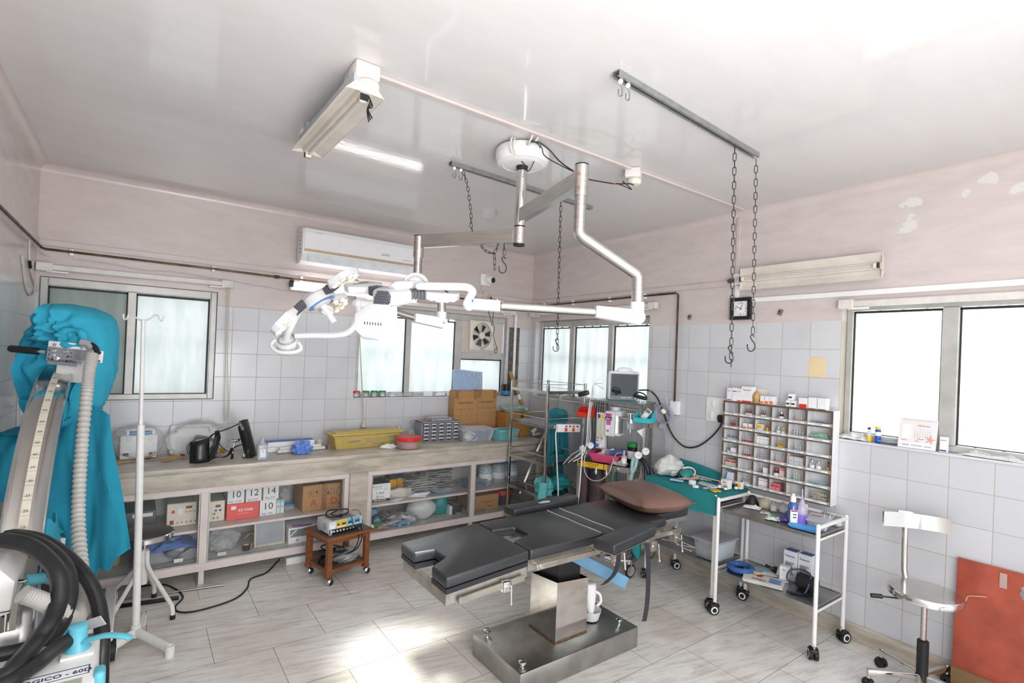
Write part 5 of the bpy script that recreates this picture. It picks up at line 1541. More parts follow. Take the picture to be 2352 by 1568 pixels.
# grey drawer cabinet
t = thing('drawer_cabinet','small grey parts cabinet with twenty five clear drawers','drawer cabinet',(-1.345,-.24,C),-.03)
m = MB(); gd = P('grey cabinet plastic','#8f9199',.45,var=.03); W_,D_,H_ = .44,.16,.20
m.bx(gd,-W_/2,-W_/2+.012,-D_/2,D_/2,0,H_); m.bx(gd,W_/2-.012,W_/2,-D_/2,D_/2,0,H_)
m.bx(gd,-W_/2,W_/2,-D_/2,D_/2,0,.01); m.bx(gd,-W_/2,W_/2,-D_/2,D_/2,H_-.01,H_); m.bx(gd,-W_/2,W_/2,D_/2-.008,D_/2,0,H_)
for k in range(1,5):
    x = -W_/2+.012+k*(W_-.024)/5; m.bx(gd,x-.004,x+.004,-D_/2,D_/2,.01,H_-.01)
    z = .01+k*(H_-.02)/5; m.bx(gd,-W_/2+.012,W_/2-.012,-D_/2,D_/2,z-.002,z+.002)
m.build('case',t)
drw = film('smoky drawer plastic','#787c84',.75,.2,.3); drc = P('drawer contents','#c9c6c2',.6,var=.3,scale=60)
for i in range(5):
    for k in range(5):
        x = -W_/2+.012+(i+.5)*(W_-.024)/5; z = .01+(k+.5)*(H_-.02)/5
        m = MB(); m.bx(drw,x-.036,x+.036,-D_/2-.003,-D_/2+.001,z-.014,z+.014); m.bx(drc,x-.03,x+.03,-D_/2+.002,D_/2-.02,z-.015,z+.006)
        m.bx(dark_metal,x-.012,x+.012,-D_/2-.010,-D_/2-.0032,z-.011,z-.003); m.bx(paper,x-.028,x+.022,-D_/2-.0038,-D_/2-.0032,z+.001,z+.010)
        m.build('drawer',t)
t = thing('organiser_box','clear compartment box lying on top of the grey drawers','box',(-1.33,-.23,C+.202),.05)
m = MB(); m.bx(clear,-.12,.12,-.06,.06,0,.035,.006,2); m.build('box',t)
m = MB()
for k in range(-3,4):
    m.bx(drc,k*.032-.012,k*.032+.012,-.05,.05,.003,.016)
m.bx(P('divider grey','#8d9096'),-.115,.115,-.002,.002,.003,.03); m.build('contents',t)
m = MB(); ribbon(m,P('orange strip','#d9692f',.5),[(-1.54,-.26,C+.205),(-1.50,-.27,C+.207),(-1.455,-.28,C+.205)],.03); one('orange_strip',m,'small orange strip on the corner of the grey drawers','strip')
# catheter cartons
def foley(seed):
    def ex(mb,w_,d_,h_):
        f = -d_/2
        mb.bx(tape,-w_/2+.004,-w_/2+.05,f-.0008,f,h_-.085,h_); mb.bx(tape,w_/2-.05,w_/2-.01,f-.0008,f,h_-.095,h_); mb.bx(tape,-w_/2,w_/2,f,d_/2,h_,h_+.0008)
        T(mb,ink,'Foleys Catheter',.03,-.01,f,h_-.13)
        for k,s in enumerate(('26','20','22','24') if seed else ('Size','12','20','24')):
            T(mb,ink,s,.018,-.06+.05*k,f,h_-.20)
        for k,s in enumerate(('14','16','22')):
            if not seed:
                T(mb,ink,s,.016,-.06,f,h_-.235-.03*k)
    return ex
carton('catheter_carton','tall brown carton handwritten Foleys Catheter standing next to the grey drawers',-1.115,-.825,-.155,-.03,C,1.37,brown,extra=foley(0),bev=.005)
carton('catheter_carton','tall brown carton handwritten Foleys Catheter standing nearer the room corner',-.82,-.56,-.14,-.03,C,1.375,brown,extra=foley(1),bev=.005)
t = thing('clear_bin','clear plastic lidded bin holding blue tubing in front of the brown cartons','bin',(-.98,-.36,C),-.12)
m = MB(); taper(m,clear,.32,.20,.37,.24,.115,.002,None,.03); m.build('bin',t)
m = MB(); m.bx(film('frosted lid','#dfe0ea',.4,.2,.3),-.195,.195,-.13,.13,.113,.13,.008,2); m.bx(MATS['frosted lid'],-.15,.15,-.09,.09,.13,.142,.005,2); m.build('lid',t)
m = MB(); bl = P('royal blue tubing','#3d56a8',.4,var=.1)
for k in range(7):
    c0 = Vector((rnd.uniform(-.08,.1),rnd.uniform(-.05,.05),.02+.01*k)); q = Euler((rnd.uniform(-.7,.7),rnd.uniform(-.7,.7),k)).to_matrix()
    m.tube(bl if k % 2 else paper,[c0+q @ Vector((.05*cos(a),.035*sin(a),0)) for a in [2*pi*j/14 for j in range(14)]],.004,5,True)
lump(m,bl,(.06,.0,.045),(.07,.05,.035),61,.5,3); lump(m,paper,(-.09,-.03,.04),(.04,.03,.03),62,.5,3); m.build('contents',t)
t = thing('plastic_basket','turquoise plastic basket with a number 2 sticker on the counter','basket',(-.64,-.44,C),.04)
bk = P('turquoise basket','#7ecfd3',.4,var=.03)
m = MB(); wb,wt,hh = .125,.145,.105
m.bx(bk,-.11,.11,-.07,.07,0,.004)
for (sx,L_,dpx) in ((0,.22,.07),(1,.14,.11)):
    for s in (-1,1):
        for r_ in range(9):
            z = .006+r_*.0112; off = (dpx+.016*z/hh)*s
            if sx == 0:
                m.box(bk,(0,off,z),(L_+.03*z/hh,.003,.0045))
            else:
                m.box(bk,(off,0,z),(.003,L_+.03*z/hh,.0045))
        n_ = 14 if sx == 0 else 9
        for k in range(n_+1):
            p = -L_/2+L_*k/n_
            a = (p,dpx*s,.0) if sx == 0 else (dpx*s,p,.0)
            b2 = (p*1.13,(dpx+.016)*s,hh) if sx == 0 else ((dpx+.016)*s,p*1.2,hh)
            m.cyl(bk,a,b2,.0028,n=5)
for s in (-1,1):
    m.box(bk,(0,s*.088,hh),(.262,.012,.012),bev=.003,seg=1); m.box(bk,(s*.128,0,hh),(.012,.18,.012),bev=.003,seg=1)
m.build('basket',t)
m = MB(); m.bx(P('brown number sticker','#8d6648',.6),.055,.105,-.084,-.082,.03,.09)
m.cyl(paper,(.08,-.0845,.06),(.08,-.0840,.06),.022,n=24); m.cyl(P('brown number sticker','#8d6648'),(.08,-.0850,.06),(.08,-.0845,.06),.019,n=24); m.text(paper,'2',.034,frame_xz((.08,-.0853,.06)),bold=.001); m.build('number_sticker',t)
def bx3(mb,w_,d_,h_):
    mb.bx(P('dark green print','#3d4428',.6),.02,.065,-d_/2-.0008,-d_/2,h_-.06,h_-.005); mb.bx(ink,-.01,.005,-d_/2-.0008,-d_/2,.0,.05); mb.bx(ink,-.01,.05,-d_/2-.0008,-d_/2,.06,.064)
carton('brown_carton','brown carton with coiled clear tubing on it at the counter end',-.55,-.20,-.33,-.08,C,1.13,cardboard('orange brown cardboard','#b9803f'),extra=bx3,bev=.004)
m = MB()
green_t = film('pale green tubing','#b9d8c9',.6,.2,.3)
for k in range(4):
    m.tube(green_t,[(-.37+(.12+.012*k)*cos(a),-.20+(.08+.01*k)*sin(a),1.145+.012*k+.006*sin(3*a)) for a in [2*pi*j/20 for j in range(20)]],.009,8,True)
m.tube(P('green hose','#2f9a78',.4),[(-.37,-.20,1.16),(-.30,-.24,1.17),(-.26,-.35,1.13),(-.255,-.36,1.0),(-.25,-.36,.92),(-.20,-.38,.885)],.006,7,sub=5)
m.lathe(white_plastic,[(.018,0),(.018,.04),(.01,.05),(.01,.06)],(-.26,-.16,1.165),12,(1,.4,.3)); m.lathe(white_plastic,[(.02,0),(.02,.05),(.012,.06)],(-.27,-.24,1.155),12,(1,-.2,.1))
one('coiled_tubing',m,'coiled pale green breathing tubing lying on the brown carton','tubing')
m = MB(); m.lathe(white_plastic,[(.02,0),(.024,.03),(.016,.05),(.016,.07)],(-.21,-.36,C+.035),14,(.7,-.2,.6)); m.lathe(white_plastic,[(.014,0),(.014,.06)],(-.17,-.40,C+.02),12,(.9,.3,0)); m.lathe(P('pale grey elbow','#c6cacb'),[(.014,0),(.02,.03),(.02,.04)],(-.22,-.39,C+.02),12,(-.3,-.9,.2))
one('tube_connector',m,'white plastic tube connectors lying beside the brown carton','connector')
t = thing('paper_tube','long brown paper tube leaning on the dark stone strip','tube',(-.21,-.16,1.13))
ptm = cardboard('kraft paper tube','#b08a5e')
m = MB(); m.tube(ptm,[(-.175,-.115,1.195),(-.315,-.03,1.585)],.024,18); m.build('tube',t,True)
m = MB(); m.lathe(paper,[(.0245,0),(.0245,.06)],(-.20,-.10,1.262),18,(-.14,.085,.39)); m.build('label_band',t,True)
t = thing('glue_pot','black pot with a blue label on the window ledge by the stone strip','pot',(-.372,-.03,1.30))
m = MB(); m.lathe(black_plastic,[(.042,0),(.045,.005),(.045,.115),(.048,.118),(.048,.13),(.04,.133),(0,.125)],(0,0,.001),26); m.build('pot',t)
m = MB(); m.lathe(P('bright blue label','#2d86c4',.4),[(.0455,.012),(.0455,.06)],(0,0,.001),26); m.build('label_band',t)
t.location = (-.372,-.048,.875+.425)
# ledge of the window behind: jars and packs
sl = 1.3015
for k,(x,cm) in enumerate(((-2.128,red_plastic),(-2.035,green_plastic),(-1.945,green_plastic),(-1.862,green_plastic))):
    t = thing('small_jar',('small clear jar with a red lid on the window ledge' if k == 0 else ('small clear jar with a green lid next to the red lidded jar','small clear jar with a green lid between two alike','small clear jar with a green lid at the end of the row, beside the cotton')[k-1]),'jar',(x,.008,sl),group='lidded jars on the window ledge')
    m = MB(); m.lathe(clear,[(.03,0),(.036,.006),(.036,.045),(.032,.05)],(0,0,0),18); m.build('jar',t)
    m = MB(); m.lathe(cm,[(.037,.044),(.037,.058),(.034,.062),(0,.062)],(0,0,0),18); m.build('lid',t)
    m = MB(); lump(m,paper,(0,0,.02),(.024,.024,.016),k,.4,3,12); m.build('contents',t)
m = MB(); lump(m,bagfilm,(-1.75,.005,sl+.016),(.04,.02,.02),71,.4,flatz=sl); m.box(paper,(-1.75,.004,sl+.012),(.05,.02,.015)); one('cotton_pack',m,'small clear pack of cotton on the window ledge','pack')
m = MB(); m.box(clear,(-1.585,.005,sl+.02),(.10,.03,.038),bev=.004); m.box(P('pack insert','#b9c0bf'),(-1.585,.005,sl+.02),(.08,.012,.025)); m.box(clear,(-1.47,.0,sl+.01),(.12,.03,.018),bev=.003); one('clear_case',m,'clear plastic case on the window ledge below the mullion','case')
m = MB(); m.box(card_white,(-1.36,.005,sl+.027),(.10,.035,.052),bev=.003); one('white_carton',m,'small blank white carton on the window ledge','box')
m = MB(); rag(m,paper,(-1.12,.0,sl),.30,.035,.05,75,.0,18); m.box(ink_blue,(-1.15,-.019,sl+.02),(.02,.001,.018)); one('paper_bundle',m,'crumpled white paper bundle on the window ledge','bundle')
t = thing('blue_drape_pack','pale blue drape in a clear bag leaning on the window','pack',(-.88,-.05,1.33))
bdp = P('pale blue drape','#6ba3d6',.6,var=.1,scale=9)
def bp_(off,k=1.0):
    def f(u,v):
        e = min(1,6*min(u,1-u,v,1-v))
        return (-.885+(u-.5)*.38*k+.02*(v-.5),-.055+.05*v-off*e-.006*mnoise.noise(Vector((u*5,v*5,3))),1.305+.275*v*k+.008*sin(5*u)*v)
    return f
m = MB(); m.surf(bdp,bp_(.012),22,22,.018); m.build('drape',t,True)
m = MB(); m.surf(bagfilm,bp_(.018,1.04),22,22,.001); m.build('clear_bag',t,True)
t['label'] = 'pale blue drape in a clear bag leaning on the window above the brown cartons'
# ================================================================ steel rack in the corner
t = thing('steel_rack','four shelf stainless steel rack in the room corner','rack',(-.51,-.965,0))
X0,X1,Y0,Y1,ZT = -.75,-.27,-1.26,-.69,1.525
sq = P('square steel tube','#c5c3bf',.22,1.0,var=.08,scale=8)
for x in (X0,X1):
    for y in (Y0,Y1):
        m = MB(); m.bx(sq,x-.0125,x+.0125,y-.0125,y+.0125,.0,ZT,.002,1); m.build('post',t,True)
for z in (1.45,1.125,.772,.465):
    m = MB(); m.bx(steel_pol,X0+.013,X1-.013,Y0+.013,Y1-.013,z-.006,z); e = .011
    for (a,b,c,d) in ((X0+.013,X1-.013,Y0-e,Y0+.003),(X0+.013,X1-.013,Y1-.003,Y1+e),(X0-e,X0+.003,Y0+.013,Y1-.013),(X1-.003,X1+e,Y0+.013,Y1-.013)):
        m.bx(sq,a,b,c,d,z-.028,z+.002)
    m.build('shelf',t,True)
    m = MB(); zr = z+.062
    for (a,b) in (((X0,Y0),(X0,Y1)),((X1,Y0),(X1,Y1)),((X0,Y1),(X1,Y1)),((X0,Y0),(X1,Y0))):
        m.cyl(sq,(*a,zr),(*b,zr),.003,n=6)
    m.build('guard_rod',t,True)
m = MB(); m.tube(sq,[(-.10,-.72,1.36),(-.40,-.72,.80),(-.62,-.72,.35)],.013,4); m.build('brace',t,True)
t = thing('extension_board','white four socket extension board tied to the steel rack','extension board',(-.50,-1.285,1.08))
X = Matrix.Translation((-.50,-1.285,1.095)) @ Euler((0,.05,0)).to_matrix().to_4x4()
m = MB(); m.bx(white_plastic,-.145,.145,-.02,.02,-.036,.04,.008,2,X=X); m.build('body',t,True)
for k in range(4):
    m = MB(); x = -.045+k*.048; m.bx(P('orange socket','#dd6a3a',.4) if k % 2 == 0 else paper,x-.018,x+.018,-.022,-.0202,-.028,.006,X=X)
    for (dx,dz) in ((0,-.004),(-.007,-.018),(.007,-.018)):
        m.bx(black_plastic,x+dx-.002,x+dx+.002,-.0228,-.022,dz-.003,dz+.003,X=X)
    m.build('socket',t,True)
    m = MB(); m.bx(P('red rocker','#9d2b25',.3),x-.01,x+.01,-.0235,-.0202,.014,.028,X=X); m.build('switch',t,True)
m = MB(); m.tube(paper,[(-.645,-1.285,1.085),(-.66,-1.29,1.04),(-.645,-1.30,.85),(-.63,-1.30,.7),(-.62,-1.31,.55),(-.615,-1.31,.40),(-.62,-1.31,.2)],.006,7,sub=5); m.build('cord',t,True)
m = MB(); lump(m,cloth_pale,(-.68,-1.16,.545),(.085,.085,.09),81,.4,2.2,26,flatz=.468)
def tail(u,v):
    return (-.778+.17*(u-.3)-.0*v,-1.285+.02*sin(9*u+2*v)+.03*u,.60-.22*v-.06*v*sin(pi*u))
m.surf(cloth_pale,tail,16,12,.004); one('surgical_cloth',m,'pale aqua cloth hanging over the edge of the steel rack shelf','cloth')
m = MB(); lump(m,P('aqua surgical cloth','#2fa3a8',.9,bump=.3,bscale=40),(-.45,-1.12,.53),(.13,.11,.075),82,.35,2.4,28,flatz=.468); one('surgical_cloth',m,'folded teal cloth lying on the steel rack shelf','cloth')
gown = P('blue green gown','#2f8f9d',.9,var=.06,bump=.3,bscale=30)
m = MB()
def gw(x0,x1,zt,zb,yy,s):
    def f(u,v):
        x = x0+(x1-x0)*u+.05*(v-.5)*(u-.5)
        return (x,yy+.022*sin(u*17+s)*(.3+v)-.01*v,zt-(zt-zb+.07*sin(5*u+s))*v)
    return f
m.surf(gown,gw(-.36,-.24,1.17,.74,-.80,1),18,14,.004); m.surf(gown,gw(-.23,-.05,1.17,.72,-.80,3),20,14,.004); m.surf(gown,gw(-.26,-.10,.9,.40,-.78,5),18,14,.004)
lump(m,gown,(-.22,-.79,1.17),(.13,.05,.06),84,.3,2,24); one('hanging_gown',m,'blue green cloth gown hanging behind the steel rack','gown')

# ================================================================ anaesthesia machine
AO,AR = (-.51,-1.765,0),math.atan2(-.93,.36)
t = thing('anaesthesia_machine','anaesthesia gas machine on a steel frame beside the steel rack','medical machine',AO,AR)
m = MB(); ss = steel_dull
for x in (-.235,.235):
    m.bx(ss,x-.015,x+.015,.01,.04,.10,.795); m.bx(ss,x-.015,x+.015,.38,.41,.10,.795)
for (x,y0,z1) in ((-.105,.30,1.375),(.32,.30,1.40),(.29,.10,1.40)):
    m.bx(ss,x-.012,x+.012,y0,y0+.025,.80,z1)
m.bx(ss,-.25,.25,-.16,-.13,.10,.14); m.bx(ss,-.37,-.34,-.2,.36,.11,.15); m.bx(ss,.34,.37,-.2,.36,.11,.15); m.bx(ss,-.34,.34,.10,.13,.11,.15)
m.build('frame',t)
m = MB(); m.bx(ss,-.25,.25,.0,.42,.795,.80); m.bx(ss,-.25,.25,.0,.006,.795,.845,.002,1); m.bx(ss,-.25,-.244,.006,.42,.80,.845); m.bx(ss,.244,.25,.006,.42,.80,.845); m.bx(P('maroon tray top','#4a1f24',.4),-.243,.243,.007,.42,.80,.838); m.build('table_tray',t)
ylw = P('yellow sign','#f0bf1c',.45)
m = MB(); m.bx(ylw,-.245,.005,-.002,-.0004,.797,.843); 
for k,(tx,sz) in enumerate((('anaesthesia gas machine',.012),('Mfg. By : Ambala Cantt-6',.009),('Surgical Industries',.009))):
    m.text(ink,tx,sz,frame_xz((-.095,-.0025,.834-k*.013)),bold=.0002)
m.bx(ink,-.238,-.215,-.0026,-.002,.80,.838); m.bx(ylw,-.232,-.221,-.0031,-.0026,.806,.822); m.build('name_plate',t)
m = MB(); m.bx(ylw,.018,.044,-.002,-.0004,.793,.845); m.text(ink,'E',.018,frame_xz((.031,-.0024,.833))); m.text(ink,'H',.018,frame_xz((.031,-.0024,.804))); m.build('warning_plate',t)
for x,mt in ((.09,red_plastic),(.14,chrome),(-.07,chrome),(.03,chrome)):
    m = MB()
    if mt is red_plastic:
        m.cyl(mt,(x,-.02,.815),(x,0,.815),.012,n=14)
    elif x > .1:
        m.cyl(mt,(x,-.02,.82),(x,0,.82),.012,n=12); m.cyl(mt,(x,-.02,.82),(x+.012,-.03,.83),.008,n=10)
    else:
        m.cyl(mt,(x,.02,.795),(x,.02,.745),.013,n=12); m.cyl(mt,(x,.02,.775),(x,.02,.76),.018,n=12)
    m.build('valve_knob',t)
m = MB(); m.bx(ss,-.15,.345,.02,.36,1.385,1.40,.002,1); m.bx(P('teal laminate','#4b8a8b',.3),-.145,.34,.025,.355,1.40,1.403); m.build('monitor_shelf',t)
# flowmeter
wt = P('machine white','#dcdde0',.4,var=.02)
m = MB(); m.bx(wt,-.12,-.035,.10,.16,.96,1.285,.004,1); m.bx(P('violet label','#5a4a9a',.5),-.108,-.083,.098,.0996,1.235,1.272); m.bx(ylw,-.076,-.05,.098,.0996,1.235,1.272)
m.bx(MATS['violet label'],-.115,-.09,.098,.0996,1.028,1.034); m.bx(ylw,-.08,-.06,.098,.0996,1.028,1.034); m.build('flowmeter_case',t)
m = MB(); m.bx(P('flowmeter scale','#d9d6bd',.5),-.112,-.045,.097,.0995,1.045,1.23)
for x in (-.098,-.058):
    m.cyl(clear,(x,.094,1.045),(x,.094,1.23),.009,n=12); m.cyl(P('bobbin','#5f2a2a'),(x,.094,1.05),(x,.094,1.062),.006,n=10)
for k in range(16):
    m.bx(ink,-.085,-.073,.0962,.097,1.055+.0105*k,1.0562+.0105*k)
m.build('flow_tubes',t)
for x,mt in ((-.105,P('oxygen blue knob','#2f66c0',.35)),(-.06,paper)):
    m = MB(); m.lathe(mt,[(.013,0),(.016,.006),(.016,.026),(.012,.03),(0,.03)],(x,.098,.99),14,(0,-1,0)); m.build('flow_knob',t)
# vaporiser
pink = P('magenta label','#cf5fa6',.45)
m = MB(); m.bx(wt,-.03,.06,.08,.11,1.085,1.31,.005,1); m.bx(wt,-.03,.11,.11,.24,1.265,1.312,.006,1); m.cyl(steel_dull,(.04,.17,1.11),(.04,.17,1.27),.062,n=26); m.bx(wt,-.02,.10,.11,.23,1.09,1.11,.004,1); m.bx(wt,.03,.055,.072,.085,1.10,1.16,.004,1); m.build('vaporiser',t)
m = MB(); m.lathe(wt,[(.045,0),(.047,.006),(.043,.032),(.038,.036)],(.03,.17,1.312),26); m.lathe(pink,[(.038,.036),(.036,.04),(0,.041)],(.03,.17,1.312),26); m.cyl(dark_metal,(.02,.124,1.325),(.02,.13,1.325),.004,n=8); m.build('vaporiser_dial',t)
m = MB(); m.prism(pink,[(-.022,1.29),(.035,1.29),(.026,1.185),(-.012,1.185)][::-1],0,.001,X=Matrix.Translation((0,.0785,0)) @ Matrix(((1,0,0,0),(0,0,-1,0),(0,1,0,0),(0,0,0,1)))); m.bx(ink,-.024,.036,.076,.0775,1.23,1.258); m.text(paper,'pluss',.022,frame_xz((.005,.0755,1.243)),bold=.0004); m.text(ink,'MET-M',.011,frame_xz((.005,.0755,1.274)),bold=.0003); m.bx(pink,-.012,.012,.0775,.0795,1.125,1.14); m.bx(paper,-.018,.02,.0775,.0795,1.16,1.178); m.build('vaporiser_label',t)
m = MB(); m.cyl(chrome,(.10,.12,1.255),(.30,.12,1.255),.011,n=14); m.cyl(chrome,(.195,.12,1.22),(.195,.12,1.295),.024,n=20); m.lathe(chrome,[(.032,0),(.032,.008),(0,.008)],(.195,.12,1.293),20); m.lathe(clear,[(.03,0),(.035,.05),(.035,.06)],(.195,.12,1.165),20); m.lathe(chrome,[(.036,0),(.036,.012),(0,.012)],(.195,.12,1.222),20)
m.cyl(chrome,(.195,.12,1.165),(.195,.12,1.14),.006,n=10); m.tube(chrome,[(.195+.007*cos(a),.12,1.133+.009*sin(a)) for a in [2*pi*k/10 for k in range(10)]],.0025,5,True)
m.cyl(steel,(.272,.12,1.25),(.272,.12,.80),.006,n=10); m.build('bellows_valve',t)
def bin_(name,label,mat,c,w_,d_,h_,rz=.0):
    b = thing(name,label,'bin',c,rz); m = MB(); wl = .003
    m.bx(mat,-w_/2,w_/2,-d_/2,d_/2,0,wl); m.bx(mat,-w_/2,w_/2,d_/2-wl,d_/2,0,h_)
    m.bx(mat,-w_/2,w_/2,-d_/2,-d_/2+wl,0,h_*.45)
    for s in (-1,1):
        x = s*(w_/2-wl/2)
        m.add(mat,[(x-wl/2,-d_/2,0),(x+wl/2,-d_/2,0),(x+wl/2,d_/2,0),(x-wl/2,d_/2,0),(x-wl/2,-d_/2,h_*.5),(x+wl/2,-d_/2,h_*.5),(x+wl/2,d_/2,h_),(x-wl/2,d_/2,h_),(x-wl/2,-d_*.1,h_),(x+wl/2,-d_*.1,h_)],
              [(0,3,2,1),(0,4,8,7,3),(1,2,6,9,5),(4,5,9,8),(0,1,5,4),(8,9,6,7),(2,3,7,6)])
    m.bx(mat,-w_/2-.006,w_/2+.006,-d_/2-.006,-d_/2,h_*.38,h_*.52,.002,1)
    m.build('tray',b); return b
def AL(x,y,z):
    c,s = cos(AR),sin(AR)
    return (AO[0]+c*x-s*y,AO[1]+s*x+c*y,z)
rb = bin_('storage_bin','red open fronted storage bin fixed to the machine frame near the rack',red_plastic,AL(-.222,.10,1.235),.13,.12,.09,AR)
tb = bin_('storage_bin','turquoise open fronted storage bin at the end of the machine arm',P('turquoise bin','#38bcc6',.4,var=.03),AL(.345,.05,1.245),.15,.12,.082,AR)
m = MB(); m.box(P('meter grey','#d5d5d0',.4),(0,0,0),(.05,.02,.10),bev=.006); m.bx(P('meter display','#6d7471',.3),-.018,.018,-.012,-.0102,.015,.04)
for k in range(6):
    m.bx(paper,-.016+.012*(k % 3),-.008+.012*(k % 3),-.012,-.0102,-.02+.014*(k // 3),-.01+.014*(k // 3))
one('meter',m,'pale grey handheld meter standing in the turquoise bin','meter',AL(.355,.06,1.315),0,None,(-.35,.55,AR))
# patient monitor
MO = (-.235,-1.71,1.405); MR = math.atan2(-.136,.23)+.02
t2 = thing('patient_monitor','white patient monitor with a dark screen on the top shelf of the gas machine','monitor',MO,MR)
mwh = P('monitor white','#e6e6ea',.4,var=.01)
m = MB(); m.bx(mwh,-.145,.145,-.05,.0,.0,.265,.018,3); m.bx(mwh,-.125,.125,.0,.11,.005,.245,.03,3); m.text(grey_plastic,'MEC-1200',.008,frame_xz((.10,-.0505,.255))); m.build('case',t2)
m = MB(); m.tube(mwh,[(-.06,-.02,.262),(-.04,-.02,.283),(.0,-.02,.29),(.06,-.02,.283),(.085,-.02,.262)],.012,10,sub=4); m.build('handle',t2)
m = MB(); m.bx(P('steel blue bezel','#7e8aa0',.4),-.132,.132,-.053,-.0495,.012,.243,.004,1); m.bx(P('dark glass screen','#2b3236',.06,spec=.8),-.122,.122,-.0545,-.0525,.04,.236); m.build('screen',t2)
m = MB()
for k,x in enumerate((-.115,-.072,-.03,-.005,.025,.05)):
    mt = P('orange button','#e08a3c',.4) if k < 2 else mwh
    m.bx(mt,x,x+.022,-.056,-.0532,.018,.028,.002,1)
m.build('button_row',t2)
m = MB(); m.lathe(mwh,[(.012,0),(.011,.012),(0,.012)],(.105,-.053,.025),16,(0,-1,0)); m.build('dial',t2)
t3 = thing('cable','black mains cable sagging from the patient monitor to the wall plug','cable',(-.1,-2.2,1.1))
m = MB(); m.tube(black_rubber,[(-.06,-1.72,1.49),(-.03,-1.85,1.50),(-.03,-1.95,1.44),(-.03,-2.03,1.30),(-.03,-2.12,1.14),(-.03,-2.25,1.05),(-.03,-2.38,1.07),(-.03,-2.50,1.16),(-.03,-2.575,1.25),(-.03,-2.597,1.30)],.0065,8,sub=6); m.build('cable',t3,True)
m = MB(); m.prism(black_rubber,[(-.022,-.03),(.022,-.03),(.03,.0),(.022,.03),(-.022,.03),(-.03,.0)],0,.035,X=face_x((-.018,-2.597,1.33)),bev=.004); m.build('plug',t3,True)
m = MB(); m.box(black_plastic,(0,0,0),(.12,.05,.03),(0,.2,0),.01); m.tube(black_plastic,[(-.05,0,.01),(-.02,-.02,.04),(.03,0,.03),(.05,.02,.0)],.006,6,sub=3); m.cyl(steel,(0,0,-.01),(0,0,-.05),.01,n=10); one('clamp_mount',m,'black clamp mount on the corner of the monitor shelf','clamp',AL(.315,.0,1.462),AR)
m = MB(); m.box(black_plastic,(0,0,0),(.10,.07,.045),(0,-.3,.2),.015); one('clamp_mount',m,'black sensor box hanging by the rack side of the monitor shelf','clamp',AL(-.235,.05,1.45),AR)
for k in range(3):
    m = MB(); m.tube(wire if k else paper,[AL(-.10+.02*k,.1,1.60-.05*k),AL(-.15,.08,1.54),AL(-.165+.01*k,.06,1.44),AL(-.16+.01*k,.0,1.25),AL(-.15+.012*k,-.03,1.02),AL(-.18-.05*k,-.04,.9),AL(-.26-.05*k,-.06,.84-.02*k)],.004,6,sub=5)
    one('sensor_lead',m,'pale sensor lead dropping from the patient monitor past the red bin','cable',group='pale sensor leads')
m = MB(); m.tube(paper,[AL(-.17,-.06,1.0),AL(-.175,-.07,.8),AL(-.18,-.075,.6),AL(-.19,-.075,.48)],.006,6,sub=4); one('sensor_lead',m,'thick white lead hanging down in front of the gas machine tray','cable')
m = MB(); m.tube(cord_m,[AL(.08,.1,.93),AL(.09,-.01,.86),AL(.07,-.03,.78),AL(.0,-.04,.71),AL(-.09,-.04,.70),AL(-.15,-.04,.76),AL(-.165,-.03,.86),AL(-.15,-.02,.95)],.0045,6,sub=5)
m.tube(cord_m,[AL(.09,.1,.94),AL(.08,.04,.90),AL(.10,.02,.86),AL(.16,.06,.85),AL(.17,.12,.91),AL(.12,.12,.945),AL(.09,.1,.94)],.004,6,sub=4)
one('pressure_cuff_tube',m,'beige cuff tube looping below the pink tray','tube')
for k in range(5):
    m = MB(); m.tube(bw,[AL(-.19+.02*k,.22,1.40),AL(-.20+.025*k,.2,1.2),AL(-.19+.018*k,.2,1.0),AL(-.2+.022*k,.2,.85)],.004,5,sub=4); one('power_lead',m,'black power lead hanging behind the gas machine uprights','cable',group='black power leads behind the uprights')
# tray and things on the machine table
pkm = P('pink tray plastic','#e0557f',.4,var=.03)
t4 = thing('pink_tray','pink plastic tray on the gas machine table','tray',AL(-.02,.16,.846),AR)
m = MB(); taper(m,pkm,.24,.20,.29,.25,.075,.003,None,.02)
for s in (-1,1):
    m.box(pkm,(0,s*.128,.075),(.30,.012,.005)); m.box(pkm,(s*.148,0,.075),(.012,.25,.005))
m.build('tray',t4)
m = MB(); m.tube(P('navy cuff','#4a5c8c',.85,bump=.3,bscale=60),[(-.09,0,0),(.09,0,0)],.036,16); m.cyl(black_plastic,(-.12,0,-.01),(-.09,0,-.01),.02,n=12); one('pressure_cuff',m,'rolled navy blood pressure cuff in the pink tray','cuff',AL(.055,.15,.925),AR+.3,None,(0,-.15,AR+.3))
m = MB(); m.box(white_plastic,(0,0,0),(.16,.03,.025),bev=.006); m.box(ink_blue,(.02,-.0155,0),(.05,.001,.012)); one('thermometer',m,'white handheld probe lying across the pink tray','probe',AL(-.03,.13,.93),AR,None,(0,-.35,AR+.4))
m = MB(); m.lathe(clear,[(.03,0),(.036,.02),(.03,.05),(.012,.06)],(0,0,0),16,(0,-1,.4)); one('breathing_mask',m,'small clear breathing mask in the pink tray','mask',AL(-.01,.10,.93),AR)
t5 = thing('absorber_jar','black jar with a green lid on the gas machine table','jar',AL(.205,.20,.846),AR)
m = MB(); m.lathe(black_plastic,[(.05,0),(.055,.01),(.055,.15),(.045,.158),(0,.158)],(0,0,0),24); m.build('jar',t5)
m = MB(); m.lathe(paper,[(.0555,.05),(.0555,.12)],(0,0,0),24); m.build('label_band',t5)
m = MB(); m.lathe(P('bright green lid','#1f8f47',.35),[(.059,.155),(.06,.16),(.06,.185),(.055,.19),(0,.19)],(0,0,0),24); m.build('lid',t5)
